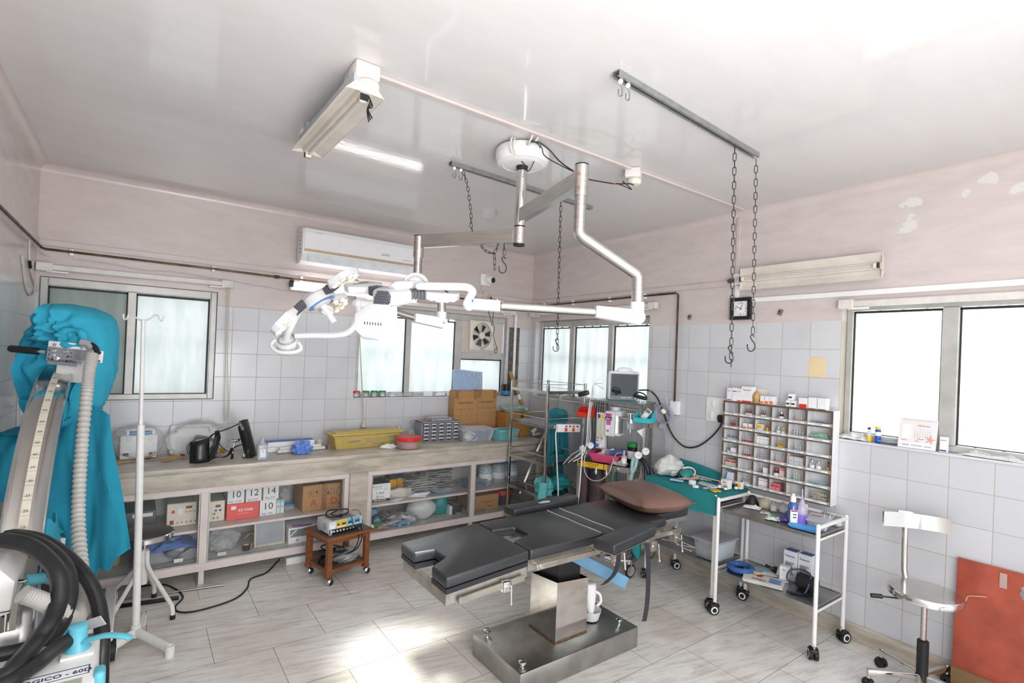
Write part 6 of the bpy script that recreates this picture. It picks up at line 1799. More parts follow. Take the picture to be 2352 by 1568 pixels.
bottle('saline_bottle','small clear bottle in front of the black jar on the gas machine',*AL(.175,.05,.846)[:2],.846,.024,.135,MATS['soft clear plastic'],MATS['soft clear plastic'],.4,.7,(.2,.5))
m = MB(); rag(m,bagfilm,AL(.12,.06,.846),.13,.08,.05,91,AR); rag(m,paper,AL(.15,.09,.846),.08,.06,.04,92,AR); one('packet_heap',m,'crumpled clear sterile packet beside the small clear bottle','packet')
def gauge(name,label,c,face,r=.034,ring=chrome,stem=None):
    g = thing(name,label,'gauge',c)
    m = MB(); m.lathe(ring,[(r*.9,-.022),(r,-.018),(r,.0),(r*.93,.003),(r*.9,.0)],(0,0,0),26,face); m.build('case',g)
    m = MB(); m.lathe(paper,[(r*.9,0),(0,.0005)],(0,0,0),26,face); q = Vector(face).to_track_quat('Z','Y').to_matrix().to_4x4(); m.box(ink,(r*.2,r*.15,.001),(r*.8,r*.08,.001),(0,0,.7),X=q)
    for k in range(10):
        a = 3.9-k*.52; m.box(ink,(r*.75*cos(a),r*.75*sin(a),.001),(r*.16,r*.05,.001),(0,0,a),X=q)
    m.build('dial',g)
    if stem:
        m = MB(); m.tube(chrome,[(0,0,-r),Vector(stem)-Vector(c)],.006,8); m.build('stem',g)
CAMD = (-.75,-.62,.1)
gauge('pressure_gauge','white pressure gauge above the cream gas cylinder',AL(.305,.04,.96),CAMD,stem=AL(.305,.06,.84))
gauge('pressure_gauge','white pressure gauge behind its twin, higher above the cream cylinder',AL(.355,.08,.995),CAMD,stem=AL(.355,.10,.85))
gauge('pressure_gauge','blue ringed pressure gauge at the rack side of the pink tray, the lower one',AL(-.215,.03,.95),CAMD,.032,MATS['oxygen blue knob'],AL(-.27,.0,.86))
gauge('pressure_gauge','blue ringed pressure gauge at the rack side of the pink tray, the higher one',AL(-.145,.05,.985),CAMD,.032,MATS['oxygen blue knob'],AL(-.2,.03,.88))
t6 = thing('gas_cylinder','small cream gas cylinder with a brass valve hung on the gas machine','gas cylinder',AL(.31,.12,.15),AR)
m = MB(); m.lathe(P('chipped cream paint','#cfc5b4',.5,var=.25,scale=30,hex2='#8d7f70'),[(.05,0),(.055,.03),(.055,.52),(.045,.58),(.03,.605),(.022,.61),(.022,.635),(0,.635)],(0,0,0),24); m.text(ink,'CO2 N2O',.02,frame_xz((0,-.0552,.50))); m.build('body',t6)
m = MB(); m.cyl(chrome,(0,0,.635),(0,0,.70),.016,n=14); m.cyl(chrome,(-.05,0,.66),(.07,0,.66),.007,n=10); m.ball(chrome,(.075,0,.66),.012,8); m.cyl(chrome,(.03,-.02,.69),(.045,-.03,.57),.006,n=8); m.ball(chrome,(.046,-.031,.565),.009,8); m.cyl(dark_metal,(.08,.02,.70),(.11,.02,.65),.008,n=8); m.build('valve',t6)
t7 = thing('gas_cylinder','tall rusty blue gas cylinder behind the machine post','gas cylinder',AL(-.13,.2,.155),AR)
m = MB(); m.lathe(P('rusty blue black paint','#2c2c3a',.5,var=.3,scale=9,hex2='#6b4a3a'),[(.07,0),(.075,.02),(.075,.56),(.06,.61),(0,.63)],(0,0,0),26); m.build('body',t7)
t8 = thing('gas_cylinder','brown rusted gas cylinder next to the tall blue one','gas cylinder',AL(-.265,.2,.155),AR)
m = MB(); m.lathe(P('rust brown paint','#6a4b3d',.6,var=.2,scale=14,hex2='#33415f'),[(.05,0),(.055,.02),(.055,.56),(.04,.61),(0,.62)],(0,0,0),24); m.build('body',t8)
corr = film('pale aqua corrugated tube','#b9dcdc',.7,.3,.25)
for k in range(2):
    m = MB(); pts = spline([Vector(p) for p in (AL(.26+.03*k,.05,.93),AL(.268+.03*k,.0,.87),AL(.275,-.02,.8),AL(.27-.01*k,-.02,.72),AL(.25-.01*k,.0,.65))],16)
    m.tube(corr,pts,.017,10,rfn=lambda s: .85+.15*cos(s*260)); one('breathing_tube',m,'pale aqua corrugated breathing tube hanging at the gas machine corner','tube',group='corrugated breathing tubes')
m = MB(); m.tube(P('navy hose','#262b3a',.5),[AL(.30,.1,.93),AL(.36,.06,.9),AL(.40,.05,.82),AL(.41,.06,.74)],.02,10,sub=5); one('hose',m,'dark navy hose curving behind the cream cylinder','hose')
m = MB(); m.tube(MATS['green hose'],[AL(.14,-.03,.82),AL(.12,-.04,.79),AL(.11,-.04,.70),AL(.105,-.04,.55),AL(.11,-.04,.42)],.006,7,sub=4); one('hose',m,'thin green hose hanging from the gas machine knob','hose')
for k in range(2):
    m = MB(); x = .125+.09*k; m.chain(chain_m,[AL(x,.02,.795),AL(x,.02,.55)],.024,.002,.006); one('hanging_chain',m,'short steel chain hanging under the gas machine table','chain',group='short chains under the gas machine')
m = MB()
def sheet(u,v):
    w_ = .075*(1-.75*v)
    return (.345-w_*(1-u) ,.08+.02*sin(3*u+2*v),1.20-.04*(1-u)*(1-v)-.19*v*(.55+.45*u))
m.surf(paper,sheet,12,12,.0008)
for k in range(7):
    m.bx(grey_plastic,.285+.004*k,.335,.0665,.0672,1.165-k*.012,1.1655-k*.012)
one('paper_note',m,'white paper sheet hanging by its corner from the gas machine arm','paper',AO,AR)
m = MB(); m.lathe(P('brown rubber bung','#9a6a4c',.6),[(.018,0),(.022,.01),(.018,.04),(0,.045)],AL(.375,.12,1.195),14); one('rubber_bung',m,'brown rubber bung below the turquoise bin','bung')
def big_caster(c,a):
    g = MB(); X = Matrix.Translation(c) @ Matrix.Rotation(a,4,'Z')
    g.tube(black_rubber,[(.055*cos(q)*.85,0,.058+.055*sin(q)*.85) for q in [2*pi*k/24 for k in range(24)]],.0105,8,True,X=X); g.cyl(grey_plastic,(0,-.009,.058),(0,.009,.058),.042,n=24,X=X)
    g.box(chrome,(-.01,.016,.085),(.02,.004,.08),(0,.3,0),X=X); g.box(chrome,(-.01,-.016,.085),(.02,.004,.08),(0,.3,0),X=X); g.cyl(chrome,(-.02,0,.118),(-.02,0,.14),.016,n=12,X=X)
    return g
for (x,y) in ((.355,-.19),(.355,.33),(-.355,-.19),(-.355,.33)):
    big_caster((x,y,0),1.2).build('caster',t)
m = MB(); m.lathe(black_plastic,[(.062,0),(.066,.02),(.066,.11),(.05,.125),(0,.13)],(0,0,0),22); m.lathe(dark_metal,[(.067,.0),(.067,.02)],(0,0,0),22); m.cyl(steel,(0,0,.13),(0,0,.42),.01,n=10); m.box(steel,(0,.13,.36),(.03,.26,.03)); q = m.build('absorber',t); q.location = (.33,-.06,.36)
m = MB()
m.surf(cloth_teal,lambda u,v: (.06*cos(2*pi*u)*(1-.3*v)+.02*v,.055*sin(2*pi*u)*(1-.3*v),-.2*v+.03*v*sin(4*pi*u)),18,10,.003,None,True); one('surgical_cloth',m,'dark teal cloth hanging below the black absorber under the table','cloth',AL(.33,-.06,.357),AR)
# oxygen mask and tubing on the wall outlet
t9 = thing('wall_outlet','white square gas outlet box on the tiles below the dark pipe','outlet',(-.001,-2.135,1.39)); m = MB(); m.bx(white_plastic,-.035,-.001,-2.18,-2.085,1.31,1.43,.005,2); m.build('box',t9,True)
m = MB(); lil = film('lilac tubing','#c9c3dd',.6,.2,.3)
for k in range(6):
    m.tube(lil,[(-.05-.006*k,-2.055+(.085+.003*(k % 3))*cos(a),1.305+(.075+.004*(k % 2))*sin(a)) for a in [2*pi*j/22 for j in range(22)]],.005,6,True)
m.tube(lil,[(-.06,-2.05,1.24),(-.04,-2.06,1.1),(-.04,-2.07,.95),(-.04,-2.09,.83)],.004,6,sub=4); m.tube(cord_m,[(-.05,-2.11,1.25),(-.03,-2.15,1.13),(-.03,-2.16,1.03),(-.03,-2.12,.985),(-.03,-2.06,1.02),(-.04,-2.07,1.13)],.0025,5,sub=4)
m.lathe(clear,[(.016,0),(.028,.03),(.034,.06)],(-.055,-2.045,1.24),16,(-.1,.0,-1)); m.lathe(white_plastic,[(.02,0),(.02,.03),(.012,.04)],(-.06,-2.06,1.32),14,(-.5,.3,.5)); m.tube(clear,[(-.05,-2.08,1.34),(-.05,-2.075,1.42),(-.05,-2.065,1.46)],.008,8)
one('oxygen_tubing',m,'coil of lilac oxygen tubing with a clear mask hanging on the tiles','tubing')
# ================================================================ operating table
vinyl = P('black padded vinyl','#2e3033',.34,var=.10,scale=6,bump=.10,bscale=30,spec=.55)
piping = P('pale worn piping','#b9b9b7',.5)
sshade = steel
t = thing('operating_table','stainless steel operating table with black padded sections','operating table',(-1.76,-2.645,0))
m = MB(); m.bx(steel_dull,-2.215,-1.305,-2.88,-2.41,.0,.127,.006,2); m.build('base',t,True)
for (x,y) in ((-2.16,-2.475),(-2.17,-2.835),(-1.385,-2.795),(-1.385,-2.475)):
    m = MB(); m.lathe(chrome,[(.012,0),(.012,.004),(.007,.006),(.007,.018),(.019,.02),(.022,.024),(.022,.033),(.017,.037),(0,.037)],(x,y,.1272),22); m.build('levelling_knob',t,True)
m = MB(); c0 = [(-1.875,-2.755),(-1.63,-2.755),(-1.63,-2.515),(-1.875,-2.515)]
ht = (.475,.455,.44,.45)
mir = P('mirror steel column','#d8d4cf',.10,1.0,var=.06)
for i in range(4):
    (x0,y0),(x1,y1) = c0[i],c0[(i+1) % 4]
    m.add(mir,[(x0,y0,.135),(x1,y1,.135),(x1,y1,ht[(i+1) % 4]),(x0,y0,ht[i])],[(0,1,2,3)])
m.build('column_shroud',t,True)
m = MB(); m.bx(P('rusty seam','#7c5a40',.7,var=.3,scale=60),-1.878,-1.627,-2.758,-2.512,.1272,.136); m.build('column_seam',t,True)
m = MB(); m.bx(P('black inner column','#17181a',.4),-1.855,-1.65,-2.735,-2.535,.137,.44); m.bx(black_plastic,-1.84,-1.665,-2.72,-2.55,.44,.62); m.build('inner_column',t,True)
m = MB(); frm = P('table frame steel','#bdb7ae',.3,.85,var=.12,scale=12)
m.bx(frm,-2.20,-1.10,-2.885,-2.865,.655,.715,.002,1); m.bx(frm,-2.20,-1.10,-2.445,-2.425,.655,.715,.002,1)
for x in (-2.19,-1.9,-1.55,-1.14):
    m.bx(frm,x-.02,x+.02,-2.865,-2.445,.66,.70)
m.bx(frm,-1.95,-1.55,-2.75,-2.52,.61,.66); m.build('top_frame',t,True)
def foot(p):   # the leg plate hangs a little lower at its free end
    x,y,z = p
    k = (-2.205-x)/.49
    return (x,y,z-.036*max(0,k))
def rails(name,pts,h=.03):
    m = MB(); (a,b) = pts; m.bx(frm,a,b,-2.934,-2.926,.672,.672+h,.002,1)
    for x in (a+.03,b-.03):
        m.cyl(frm,(x,-2.926,.687),(x,-2.885,.687),.008,n=10)
    m.cyl(chrome,(a+.03,-2.939,.687),(a+.03,-2.934,.687),.009,n=12)
    m.build(name,t,True)
rails('side_rail',(-2.18,-1.72)); rails('side_rail',(-1.45,-.98))
m = MB(); m.bx(frm,-2.18,-.98,-2.396,-2.388,.672,.702,.002,1); m.build('side_rail',t,True)
m = MB(); m.bx(frm,-2.62,-2.24,-2.912,-2.903,.63,.66); m.bx(frm,-2.66,-2.21,-2.89,-2.87,.635,.69); m.bx(frm,-2.66,-2.21,-2.44,-2.42,.635,.69); m.bx(frm,-2.68,-2.66,-2.89,-2.42,.635,.69)
for x in (-2.6,-2.27):
    m.cyl(frm,(x,-2.905,.645),(x,-2.88,.65),.008,n=10)
for k in range(len(m.v)):
    m.v[k] = foot(m.v[k])
m.build('leg_section_frame',t,True)
m = MB(); m.box(chrome,(-2.36,-2.92,.632),(.045,.03,.05),bev=.003); m.cyl(chrome,(-2.36,-2.93,.632),(-2.36,-2.965,.63),.007,n=10); m.cyl(chrome,(-2.36,-2.962,.655),(-2.355,-2.962,.56),.0045,n=10); m.ball(chrome,(-2.355,-2.962,.558),.007,8); m.build('rail_clamp',t,True)
def pad(name,poly,z0,z1,warp=None,mat=None,bev=.012):
    m = MB(); m.prism(mat or vinyl,poly,z0,z1,bev=bev,seg=3)
    if warp:
        for k in range(len(m.v)):
            m.v[k] = warp(m.v[k])
    return m.build(name,t,True)
ya,yb = -2.905,-2.40
pad('leg_pad',[(-2.21,ya),(-2.21,yb),(-2.69,yb+.005),(-2.69,-2.565),(-2.585,-2.585),(-2.585,-2.705),(-2.69,-2.755),(-2.69,ya)],.719,.775,foot)
m = MB(); m.prism(P('dark pad board','#23242b',.35),[(-2.215,ya+.004),(-2.215,yb-.004),(-2.685,yb),(-2.685,-2.57),(-2.59,-2.59),(-2.59,-2.70),(-2.685,-2.75),(-2.685,ya+.004)],.692,.716)
for k in range(len(m.v)):
    m.v[k] = foot(m.v[k])
m.build('leg_pad_board',t,True)
pad('seat_pad',[(-1.682,ya),(-1.682,yb),(-2.202,yb),(-2.202,-2.548),(-2.05,-2.562),(-2.05,-2.70),(-2.202,-2.752),(-2.202,ya)],.719,.775)
pad('bridge_pad',[(-1.580,ya),(-1.580,yb),(-1.678,yb),(-1.678,ya)],.719,.774,bev=.008)
pad('back_pad',[(-1.10,ya),(-1.10,yb),(-1.576,yb),(-1.576,ya)],.719,.775)
pad('head_pad',[(-.765,-2.83),(-.765,-2.46),(-1.096,-2.46),(-1.096,-2.83)],.722,.776)
for (x) in (-1.684,-1.578):
    m = MB(); m.tube(piping,[(x+.003*sin(k*1.3),ya+.01+k*.0485,.7735) for k in range(11)],.0035,6); m.build('piping',t,True)
m = MB(); m.bx(frm,-1.09,-.775,-2.825,-2.465,.69,.7215,.003,1); m.bx(frm,-1.12,-.85,-2.80,-2.77,.655,.69,.003,1); m.bx(frm,-1.12,-.85,-2.53,-2.50,.655,.69,.003,1)
for k in range(4):
    m.cyl(dark_metal,(-1.06+.02*k,-2.8265,.705),(-1.06+.02*k,-2.825,.705),.005,n=8)
m.build('head_section_frame',t,True)
for (x,y,z) in ((-1.30,-2.95,.65),(-1.05,-2.93,.655)):
    m = MB(); m.box(frm,(x,y,z),(.05,.05,.06),bev=.004); m.cyl(chrome,(x,y-.025,z),(x,y-.06,z-.005),.008,n=10); m.cyl(chrome,(x-.004,y-.055,z+.03),(x+.012,y-.055,z-.075),.005,n=10); m.ball(chrome,(x+.012,y-.055,z-.078),.008,8); m.build('rail_clamp',t,True)
# arm boards
def armboard(name,c,rz,L_,W_,label,z=.80):
    a = thing(name,label,'arm board',(c[0],c[1],z),rz)
    n_ = 10
    poly = [(-L_/2,-W_/2),(L_/2-W_*.55,-W_/2)]+[(L_/2-W_*.55+W_*.55*sin(pi*k/n_),-W_/2*cos(pi*k/n_)) for k in range(1,n_)]+[(L_/2-W_*.55,W_/2),(-L_/2,W_/2)]
    m = MB(); m.prism(vinyl,poly,-.055,.0,bev=.012,seg=3); m.build('pad',a)
    m = MB(); m.prism(steel_dull,[(x*.97,y*.94) for x,y in poly],-.062,-.0555); m.build('board',a)
    return a
a = armboard('arm_board',(-1.575,-3.005),.20,.52,.135,'black padded arm board with hanging straps beside the seat of the operating table')
m = MB(); sm = P('black strap','#222328',.7)
def hang(pts,w_=.028):
    ribbon_v(m,sm,pts,w_)
def ribbon_v(mb,mat,pts,w_,th=.003):
    pts = spline([Vector(p) for p in pts],5); k = len(pts)
    mb.surf(mat,lambda u,v: pts[min(k-1,int(round(u*(k-1))))]+Vector((.85,-.5,0))*(v-.5)*w_,k,3,th)
Ai = a.matrix_basis.inverted()
hang([Ai @ Vector(p) for p in ((-1.70,-3.05,.74),(-1.69,-3.04,.66),(-1.685,-3.01,.58),(-1.71,-2.98,.53),(-1.74,-2.97,.515))])
hang([Ai @ Vector(p) for p in ((-1.50,-3.08,.74),(-1.495,-3.09,.6),(-1.49,-3.09,.46),(-1.51,-3.10,.38),(-1.55,-3.12,.33))])
m.build('strap',a)
m = MB(); m.box(frm,tuple(Ai @ Vector((-1.62,-2.97,.68))),(.05,.05,.09),bev=.004); m.box(frm,tuple(Ai @ Vector((-1.62,-2.95,.63))),(.035,.04,.05),bev=.003); m.cyl(chrome,Ai @ Vector((-1.60,-3.0,.68)),Ai @ Vector((-1.595,-3.01,.585)),.0055,n=10); m.cyl(chrome,Ai @ Vector((-1.66,-2.99,.645)),Ai @ Vector((-1.55,-3.0,.62)),.006,n=10)
m.build('rail_clamp',a)
a2 = armboard('arm_board',(-1.615,-2.302),.03,.60,.115,'black padded arm board on the table side facing the counter')
m = MB(); lump(m,P('duct tape patch','#b9bcc2',.35),(-.02,-.02,-.004),(.06,.025,.009),3,.3,3,16); m.build('tape_patch',a2)
m = MB(); m.box(frm,(.02,-.06,-.105),(.05,.05,.085),bev=.004); m.build('rail_clamp',a2)
# blue lever plate and gear below the top
m = MB(); bl = P('pale blue enamel','#6b9bbd',.45,var=.06)
X = Matrix.Translation((-1.70,-2.84,.575)) @ Euler((0,.30,-1.02)).to_matrix().to_4x4()
m.box(bl,(.05,0,0),(.34,.012,.07),bev=.003,seg=1,X=X); m.bx(bl,-1.58,-1.50,-2.80,-2.70,.60,.655,.003,1); m.build('lever_plate',t,True)
m = MB(); m.cyl(chrome,(-1.62,-2.88,.62),(-1.60,-2.93,.615),.02,n=14); m.cyl(chrome,(-1.62,-2.93,.64),(-1.57,-2.945,.60),.006,n=10); m.cyl(chrome,(-1.58,-2.95,.64),(-1.615,-2.94,.59),.006,n=10); m.build('gear_knob',t,True)
m = MB(); m.cyl(frm,(-1.60,-2.80,.60),(-1.25,-2.72,.64),.018,n=14); m.cyl(dark_metal,(-1.50,-2.78,.61),(-1.40,-2.755,.62),.024,n=14); m.build('push_rod',t,True)
# pillow
t = thing('pillow','brown leatherette pillow on the head end of the operating table','pillow',(-.99,-2.625,.777),radians(-14.5))
pm = P('brown leatherette','#74564c',.36,var=.06,scale=5,bump=.06,bscale=20)
m = MB()
def pil(sgn):
    def f(u,v):
        a,b = u*2-1,v*2-1
        e = (1-a ** 4)*(1-b ** 4)
        pinch = 1-.05*(1-b*b) ; p2 = 1-.07*(1-a*a)
        th = (max(e,0)) ** .5
        zc = .052
        return (a*.205*p2,b*.275*pinch,zc+(.075*th if sgn > 0 else -.051*min(1,th*1.25))+.02*(abs(a*b)) ** 3)
    return f
m.surf(pm,pil(1),24,28); m.surf(pm,lambda u,v: pil(-1)(1-u,v),24,28); m.build('cushion',t)
m = MB()
per = [(-1+2*k/16,-1) for k in range(16)]+[(1,-1+2*k/16) for k in range(16)]+[(1-2*k/16,1) for k in range(16)]+[(-1,1-2*k/16) for k in range(16)]
m.tube(pm,[pil(1)((a+1)/2,(b+1)/2) for a,b in per],.0035,6,True); m.build('piping',t)
# white bottle in a bowl on the table base
t = thing('urine_bottle','white plastic urine bottle upended in a bowl on the table base','bottle',(-1.50,-2.66,.128))
wp = film('white translucent plastic','#eef0f0',.82,.3,.2)
m = MB(); m.lathe(wp,[(.03,0),(.05,.006),(.062,.05),(.066,.065),(.060,.06),(.05,.012),(0,.006)],(0,0,.001),26); m.build('bowl',t)
hd = P('white bottle plastic','#ececea',.35,var=.01)
m = MB(); m.tube(hd,[(-.015,-.015,.012),(-.015,-.013,.06),(-.012,.0,.10),(-.005,.02,.15),(.0,.03,.20),(.002,.034,.225)],.05,20,sub=5,rfn=lambda s: (.42+.58*min(1,max(0,(s-.2)*2.4)))*(1 if s < .85 else max(.05,max(0,1-((s-.85)/.15) ** 2) ** .5))); m.build('body',t)
m = MB(); m.tube(hd,[(.03,-.005,.17),(.055,-.02,.15),(.055,-.03,.11),(.02,-.03,.09)],.009,8,sub=4); m.build('handle',t)
# ================================================================ white instrument trolleys
def castor(g,x,y,a=.0,r=.035):
    X = Matrix.Translation((x,y,0)) @ Matrix.Rotation(a,4,'Z')
    for s in (-1,1):
        g.cyl(black_rubber,(.012,s*.006,r),(.012,s*.026,r),r,n=22,X=X); g.cyl(white_plastic,(.012,s*.026,r),(.012,s*.0268,r),r*.72,n=22,X=X); g.cyl(black_plastic,(.012,s*.0268,r),(.012,s*.03,r),r*.45,n=18,X=X)
    g.box(black_plastic,(.004,0,.062),(.066,.05,.026),bev=.010,X=X); g.cyl(steel,(-.012,0,.07),(-.012,0,.092),.008,n=10,X=X)
    return g
def trolley(x0,x1,y0,y1,label,ang):
    t = thing('instrument_trolley',label,'trolley',((x0+x1)/2,(y0+y1)/2,0))
    for k,(x,y) in enumerate(((x0,y0),(x0,y1),(x1,y0),(x1,y1))):
        m = MB(); m.cyl(white_paint,(x,y,.085),(x,y,.812),.0125,n=16); m.ball(white_paint,(x,y,.812),.0125,10); m.cyl(steel,(x-.02,y,.10),(x+.02,y,.10),.0025,n=6); m.build('leg',t,True)
        castor(MB(),x,y,ang[k]).build('castor',t,True)
    for z in (.745,.31):
        m = MB(); m.bx(steel_dull,x0+.013,x1-.013,y0+.013,y1-.013,z-.003,z)
        for (a,b,c,d) in ((x0+.010,x0+.014,y0+.014,y1-.014),(x1-.014,x1-.010,y0+.014,y1-.014),(x0+.014,x1-.014,y0+.010,y0+.014),(x0+.014,x1-.014,y1-.014,y1-.010)):
            m.bx(steel_dull,a,b,c,d,z-.02,z+.004)
        m.build('shelf',t,True)
    m = MB()
    for y in (y0,y1):
        m.bx(white_paint,x0,x1,y-.011,y+.011,.792,.812,.004,1)
    m.bx(white_paint,x1-.010,x1+.010,y0,y1,.792,.812,.004,1); m.build('guard_rail',t,True)
    for z in (.724,.289):
        for y in (y0,y1):
            m = MB(); m.cyl(white_paint,(x0,y,z),(x1,y,z),.007,n=8); m.build('cross_bar',t,True)
    return t
trolley(-.495,-.10,-3.55,-2.885,'white tube trolley with bottles and boxes under the medicine rack',(.6,2.6,-.4,1.8))
trolley(-.455,-.075,-2.835,-2.235,'white tube trolley covered with a teal cloth between the pillow and the medicine rack',(2.2,1.0,.5,-.6))
t = thing('trolley_cloth','dark teal cloth spread over the trolley behind the pillow','cloth',(-.27,-2.53,.82))
m = MB(); dt = P('dark teal drape','#1f7f82',.92,var=.05,bump=.2,bscale=60)
def dr(u,v):   # u: front hem over the table to the wall; v: along the trolley
    y = -2.215-.645*v; s = u*.66
    if s < .15:
        return (-.478+.012*sin(7*v)*(1-s/.15)-.012*(1-s/.15),y-.02*(1-s/.15)*(v-.3),.675+s+.02*(v-.5)*(1-s/.15))
    x = -.475+(s-.15)
    z = .827+.004*sin(9*v+5*u)
    if x > -.08:
        z += (x+.08)*1.0*(.3+.7*(1-v)); x = -.08+(x+.08)*.5
    return (x,y,z-(.0 if v < .93 else .02*(v-.93)/.07))
m.surf(dt,dr,40,26,.004); m.build('cloth',t,True)
ZB = .835
m = MB(); lump(m,P('white draped cloth','#d6d8d5',.8,var=.05,bump=.3,bscale=14),(-.26,-2.28,.90),(.13,.10,.085),95,.3,1.8,26,flatz=ZB+.002); one('white_cloth',m,'white folded cloth at the gas machine end of the teal covered trolley','cloth')
t = thing('face_mask','black edged anaesthetic mask lying on the teal covered trolley','mask',(-.22,-2.42,ZB))
m = MB(); tm = P('teal mask dome','#2f8c86',.5); m.ball(tm,(-.22,-2.42,ZB+.02),(.075,.06,.05),18); m.build('dome',t,True)
m = MB()
for k,q in enumerate((black_rubber,paper)):
    m.tube(q,[(-.22+(.08-.012*k)*cos(a),-2.43+.055*sin(a),ZB+.045+.03*sin(a+1)) for a in [2*pi*j/18 for j in range(18)]],.007,6,True)
m.build('rim',t,True)
m = MB(); ribbon(m,paper,[(-.15,-2.45,ZB+.02),(-.12,-2.55,ZB+.012),(-.12,-2.68,ZB+.012),(-.10,-2.80,ZB+.014),(-.07,-2.88,.834)],.02); one('white_tape',m,'white cloth tape trailing along the back of the teal covered trolley','tape')
m = MB()
for k in range(6):
    a = .5*k; m.tube(steel,[(-.36+.015*k,-2.43-.018*k,ZB+.006),(-.30+.02*k,-2.47-.015*k,ZB+.02),(-.25+.02*k,-2.50-.02*k,ZB+.006)],.004,6)
m.ball(P('flesh tint','#d9a58a',.6),(-.22,-2.50,ZB+.015),(.05,.03,.014),12)
one('instrument_set',m,'steel laryngoscope pieces beside the mask on the teal cloth','instruments')
m = MB(); m.box(P('pale blue sachet','#a9cbe6',.4),(0,0,.008),(.035,.10,.012),bev=.003); m.box(ink_blue,(0,-.02,.0145),(.02,.04,.001)); one('sachet',m,'blue and white sachet near the edge of the teal cloth','sachet',(-.40,-2.46,ZB),.4)
for (x,y,r,h,lb) in ((-.37,-2.58,.027,.028,'taller white tape roll on the teal cloth'),(-.43,-2.65,.024,.013,'flatter white tape roll on the teal cloth near its edge')):
    m = MB(); m.lathe(paper,[(r*.6,0),(r,0),(r,h),(r*.6,h),(r*.6,0)],(x,y,ZB),26); one('tape_roll',m,lb,'tape roll')
m = MB(); m.box(paper,(0,0,.004),(.05,.16,.005),bev=.001)
for k in range(10):
    for s in (-1,1):
        m.cyl(pvc_tube,(s*.018,-.07+.0155*k,.012),(-s*.002,-.07+.0155*k,.012),.006,n=8)
one('ampoule_tray',m,'tray of clear ampoules lying on the teal cloth','tray',(-.30,-2.67,ZB),-.15)
def vial(name,label,c,r,h,body,cap,lab=None,group=None):
    m = MB(); m.lathe(body,[(r*.95,0),(r,r*.2),(r,h*.62),(r*.55,h*.76),(r*.5,h*.8)],(0,0,0),14); m.lathe(cap,[(r*.66,h*.8),(r*.66,h*.98),(r*.5,h),(0,h)],(0,0,0),14)
    if lab:
        m.lathe(lab,[(r*1.02,h*.12),(r*1.02,h*.52)],(0,0,0),14)
    return one(name,m,label,'vial',c,0,group)
silver = P('silver cap','#c9c9cb',.3,.8)
vial('medicine_vial','small brown vial between the ampoule tray and the white carton',(-.29,-2.76,ZB),.012,.05,amber,red_plastic,paper)
vial('medicine_vial','small brown vial standing in front of the white carton on the teal cloth',(-.30,-2.815,ZB),.012,.042,amber,silver,paper)
vial('medicine_vial','small brown vial next to the yellow marked carton',(-.20,-2.84,ZB),.012,.042,amber,black_plastic,paper)
def rx(mt,frac0=.2,frac1=.6,txt=None,sz=.009,c=None):
    def ex(mb,w_,d_,h_):
        mb.bx(mt,-w_/2+.003,w_/2-.003,-d_/2-.0006,-d_/2,h_*frac0,h_*frac1)
        if txt:
            T(mb,c or ink,txt,sz,0,-d_/2-.0006,h_*.78)
    return ex
def face(name,label,c,w_,d_,h_,mat,extra=None,group=None,rz=.0):
    """A small carton whose printed side looks into the room (towards -X)."""
    mb = MB(); mb.bx(mat,-w_/2,w_/2,-d_/2,d_/2,0,h_,.001,1)
    if extra:
        extra(mb,w_,d_,h_)
    return one(name,mb,label,'box',c,rz-pi/2,group)
face('medicine_carton','white medicine carton with grey print on the teal cloth',(-.24,-2.785,ZB),.06,.05,.065,card_white,rx(grey_plastic,.2,.22,'Rx',.02))
face('medicine_carton','white carton with a yellow panel at the end of the teal cloth',(-.15,-2.835,ZB),.05,.04,.05,card_white,rx(ylw,.3,.8))
m = MB(); ys = P('yellow handle','#e0c21f',.4)
for s in (-1,1):
    m.tube(ys,[(.03*cos(a)+.01,s*.016+.014*sin(a),.006) for a in [2*pi*k/14 for k in range(14)]],.005,6,True)
    m.tube(steel,[(-.02,s*.01,.006),(-.07,-s*.006,.006)],.004,6)
m.box(grey_plastic,(-.02,0,.007),(.03,.035,.008)); one('scissors',m,'yellow handled scissors on the edge of the teal cloth','scissors',(-.40,-2.79,ZB),-1.9)
m = MB(); m.cyl(clear,(0,0,.008),(.05,0,.008),.007,n=10); m.cyl(P('pale blue sachet','#a9cbe6'),(.05,0,.008),(.09,0,.008),.003,n=8); m.cyl(ink_blue,(-.01,0,.008),(0,0,.008),.008,n=10); one('syringe',m,'small blue syringe on the teal cloth by the scissors','syringe',(-.43,-2.715,ZB),-.5)
# shelf below the teal cloth
t = thing('storage_box','clear lidded box of medicine cartons on the low shelf of the teal covered trolley','box',(-.27,-2.73,.315),-pi/2)
m = MB(); taper(m,clear,.18,.24,.205,.27,.13,.002,None,.02); m.build('box',t)
m = MB(); m.bx(film('frosted lid','#dfe0ea',.4,.2,.3),-.11,.11,-.145,.145,.13,.146,.006,2); m.build('lid',t)
m = MB()
for k in range(5):
    m.bx(card_white,-.05+.027*k,-.026+.027*k,-.105,-.02,.004,.07); m.bx(ylw if k in (2,3) else paper,-.047+.027*k,-.029+.027*k,-.106,-.105,.03,.055)
m.bx(P('pale lilac pack','#c3c6dd',.4),-.085,-.055,-.10,.0,.004,.11); m.build('contents',t)
m = MB(); m.tube(chrome,[(-.35,-2.30,.32),(-.33,-2.38,.33),(-.32,-2.44,.32),(-.36,-2.52,.319),(-.36,-2.60,.319)],.006,8); m.tube(chrome,[(-.26,-2.43,.32),(-.27,-2.56,.32),(-.34,-2.44,.32)],.006,8); one('steel_rod',m,'bent chrome rods lying on the low shelf of the teal covered trolley','rods')

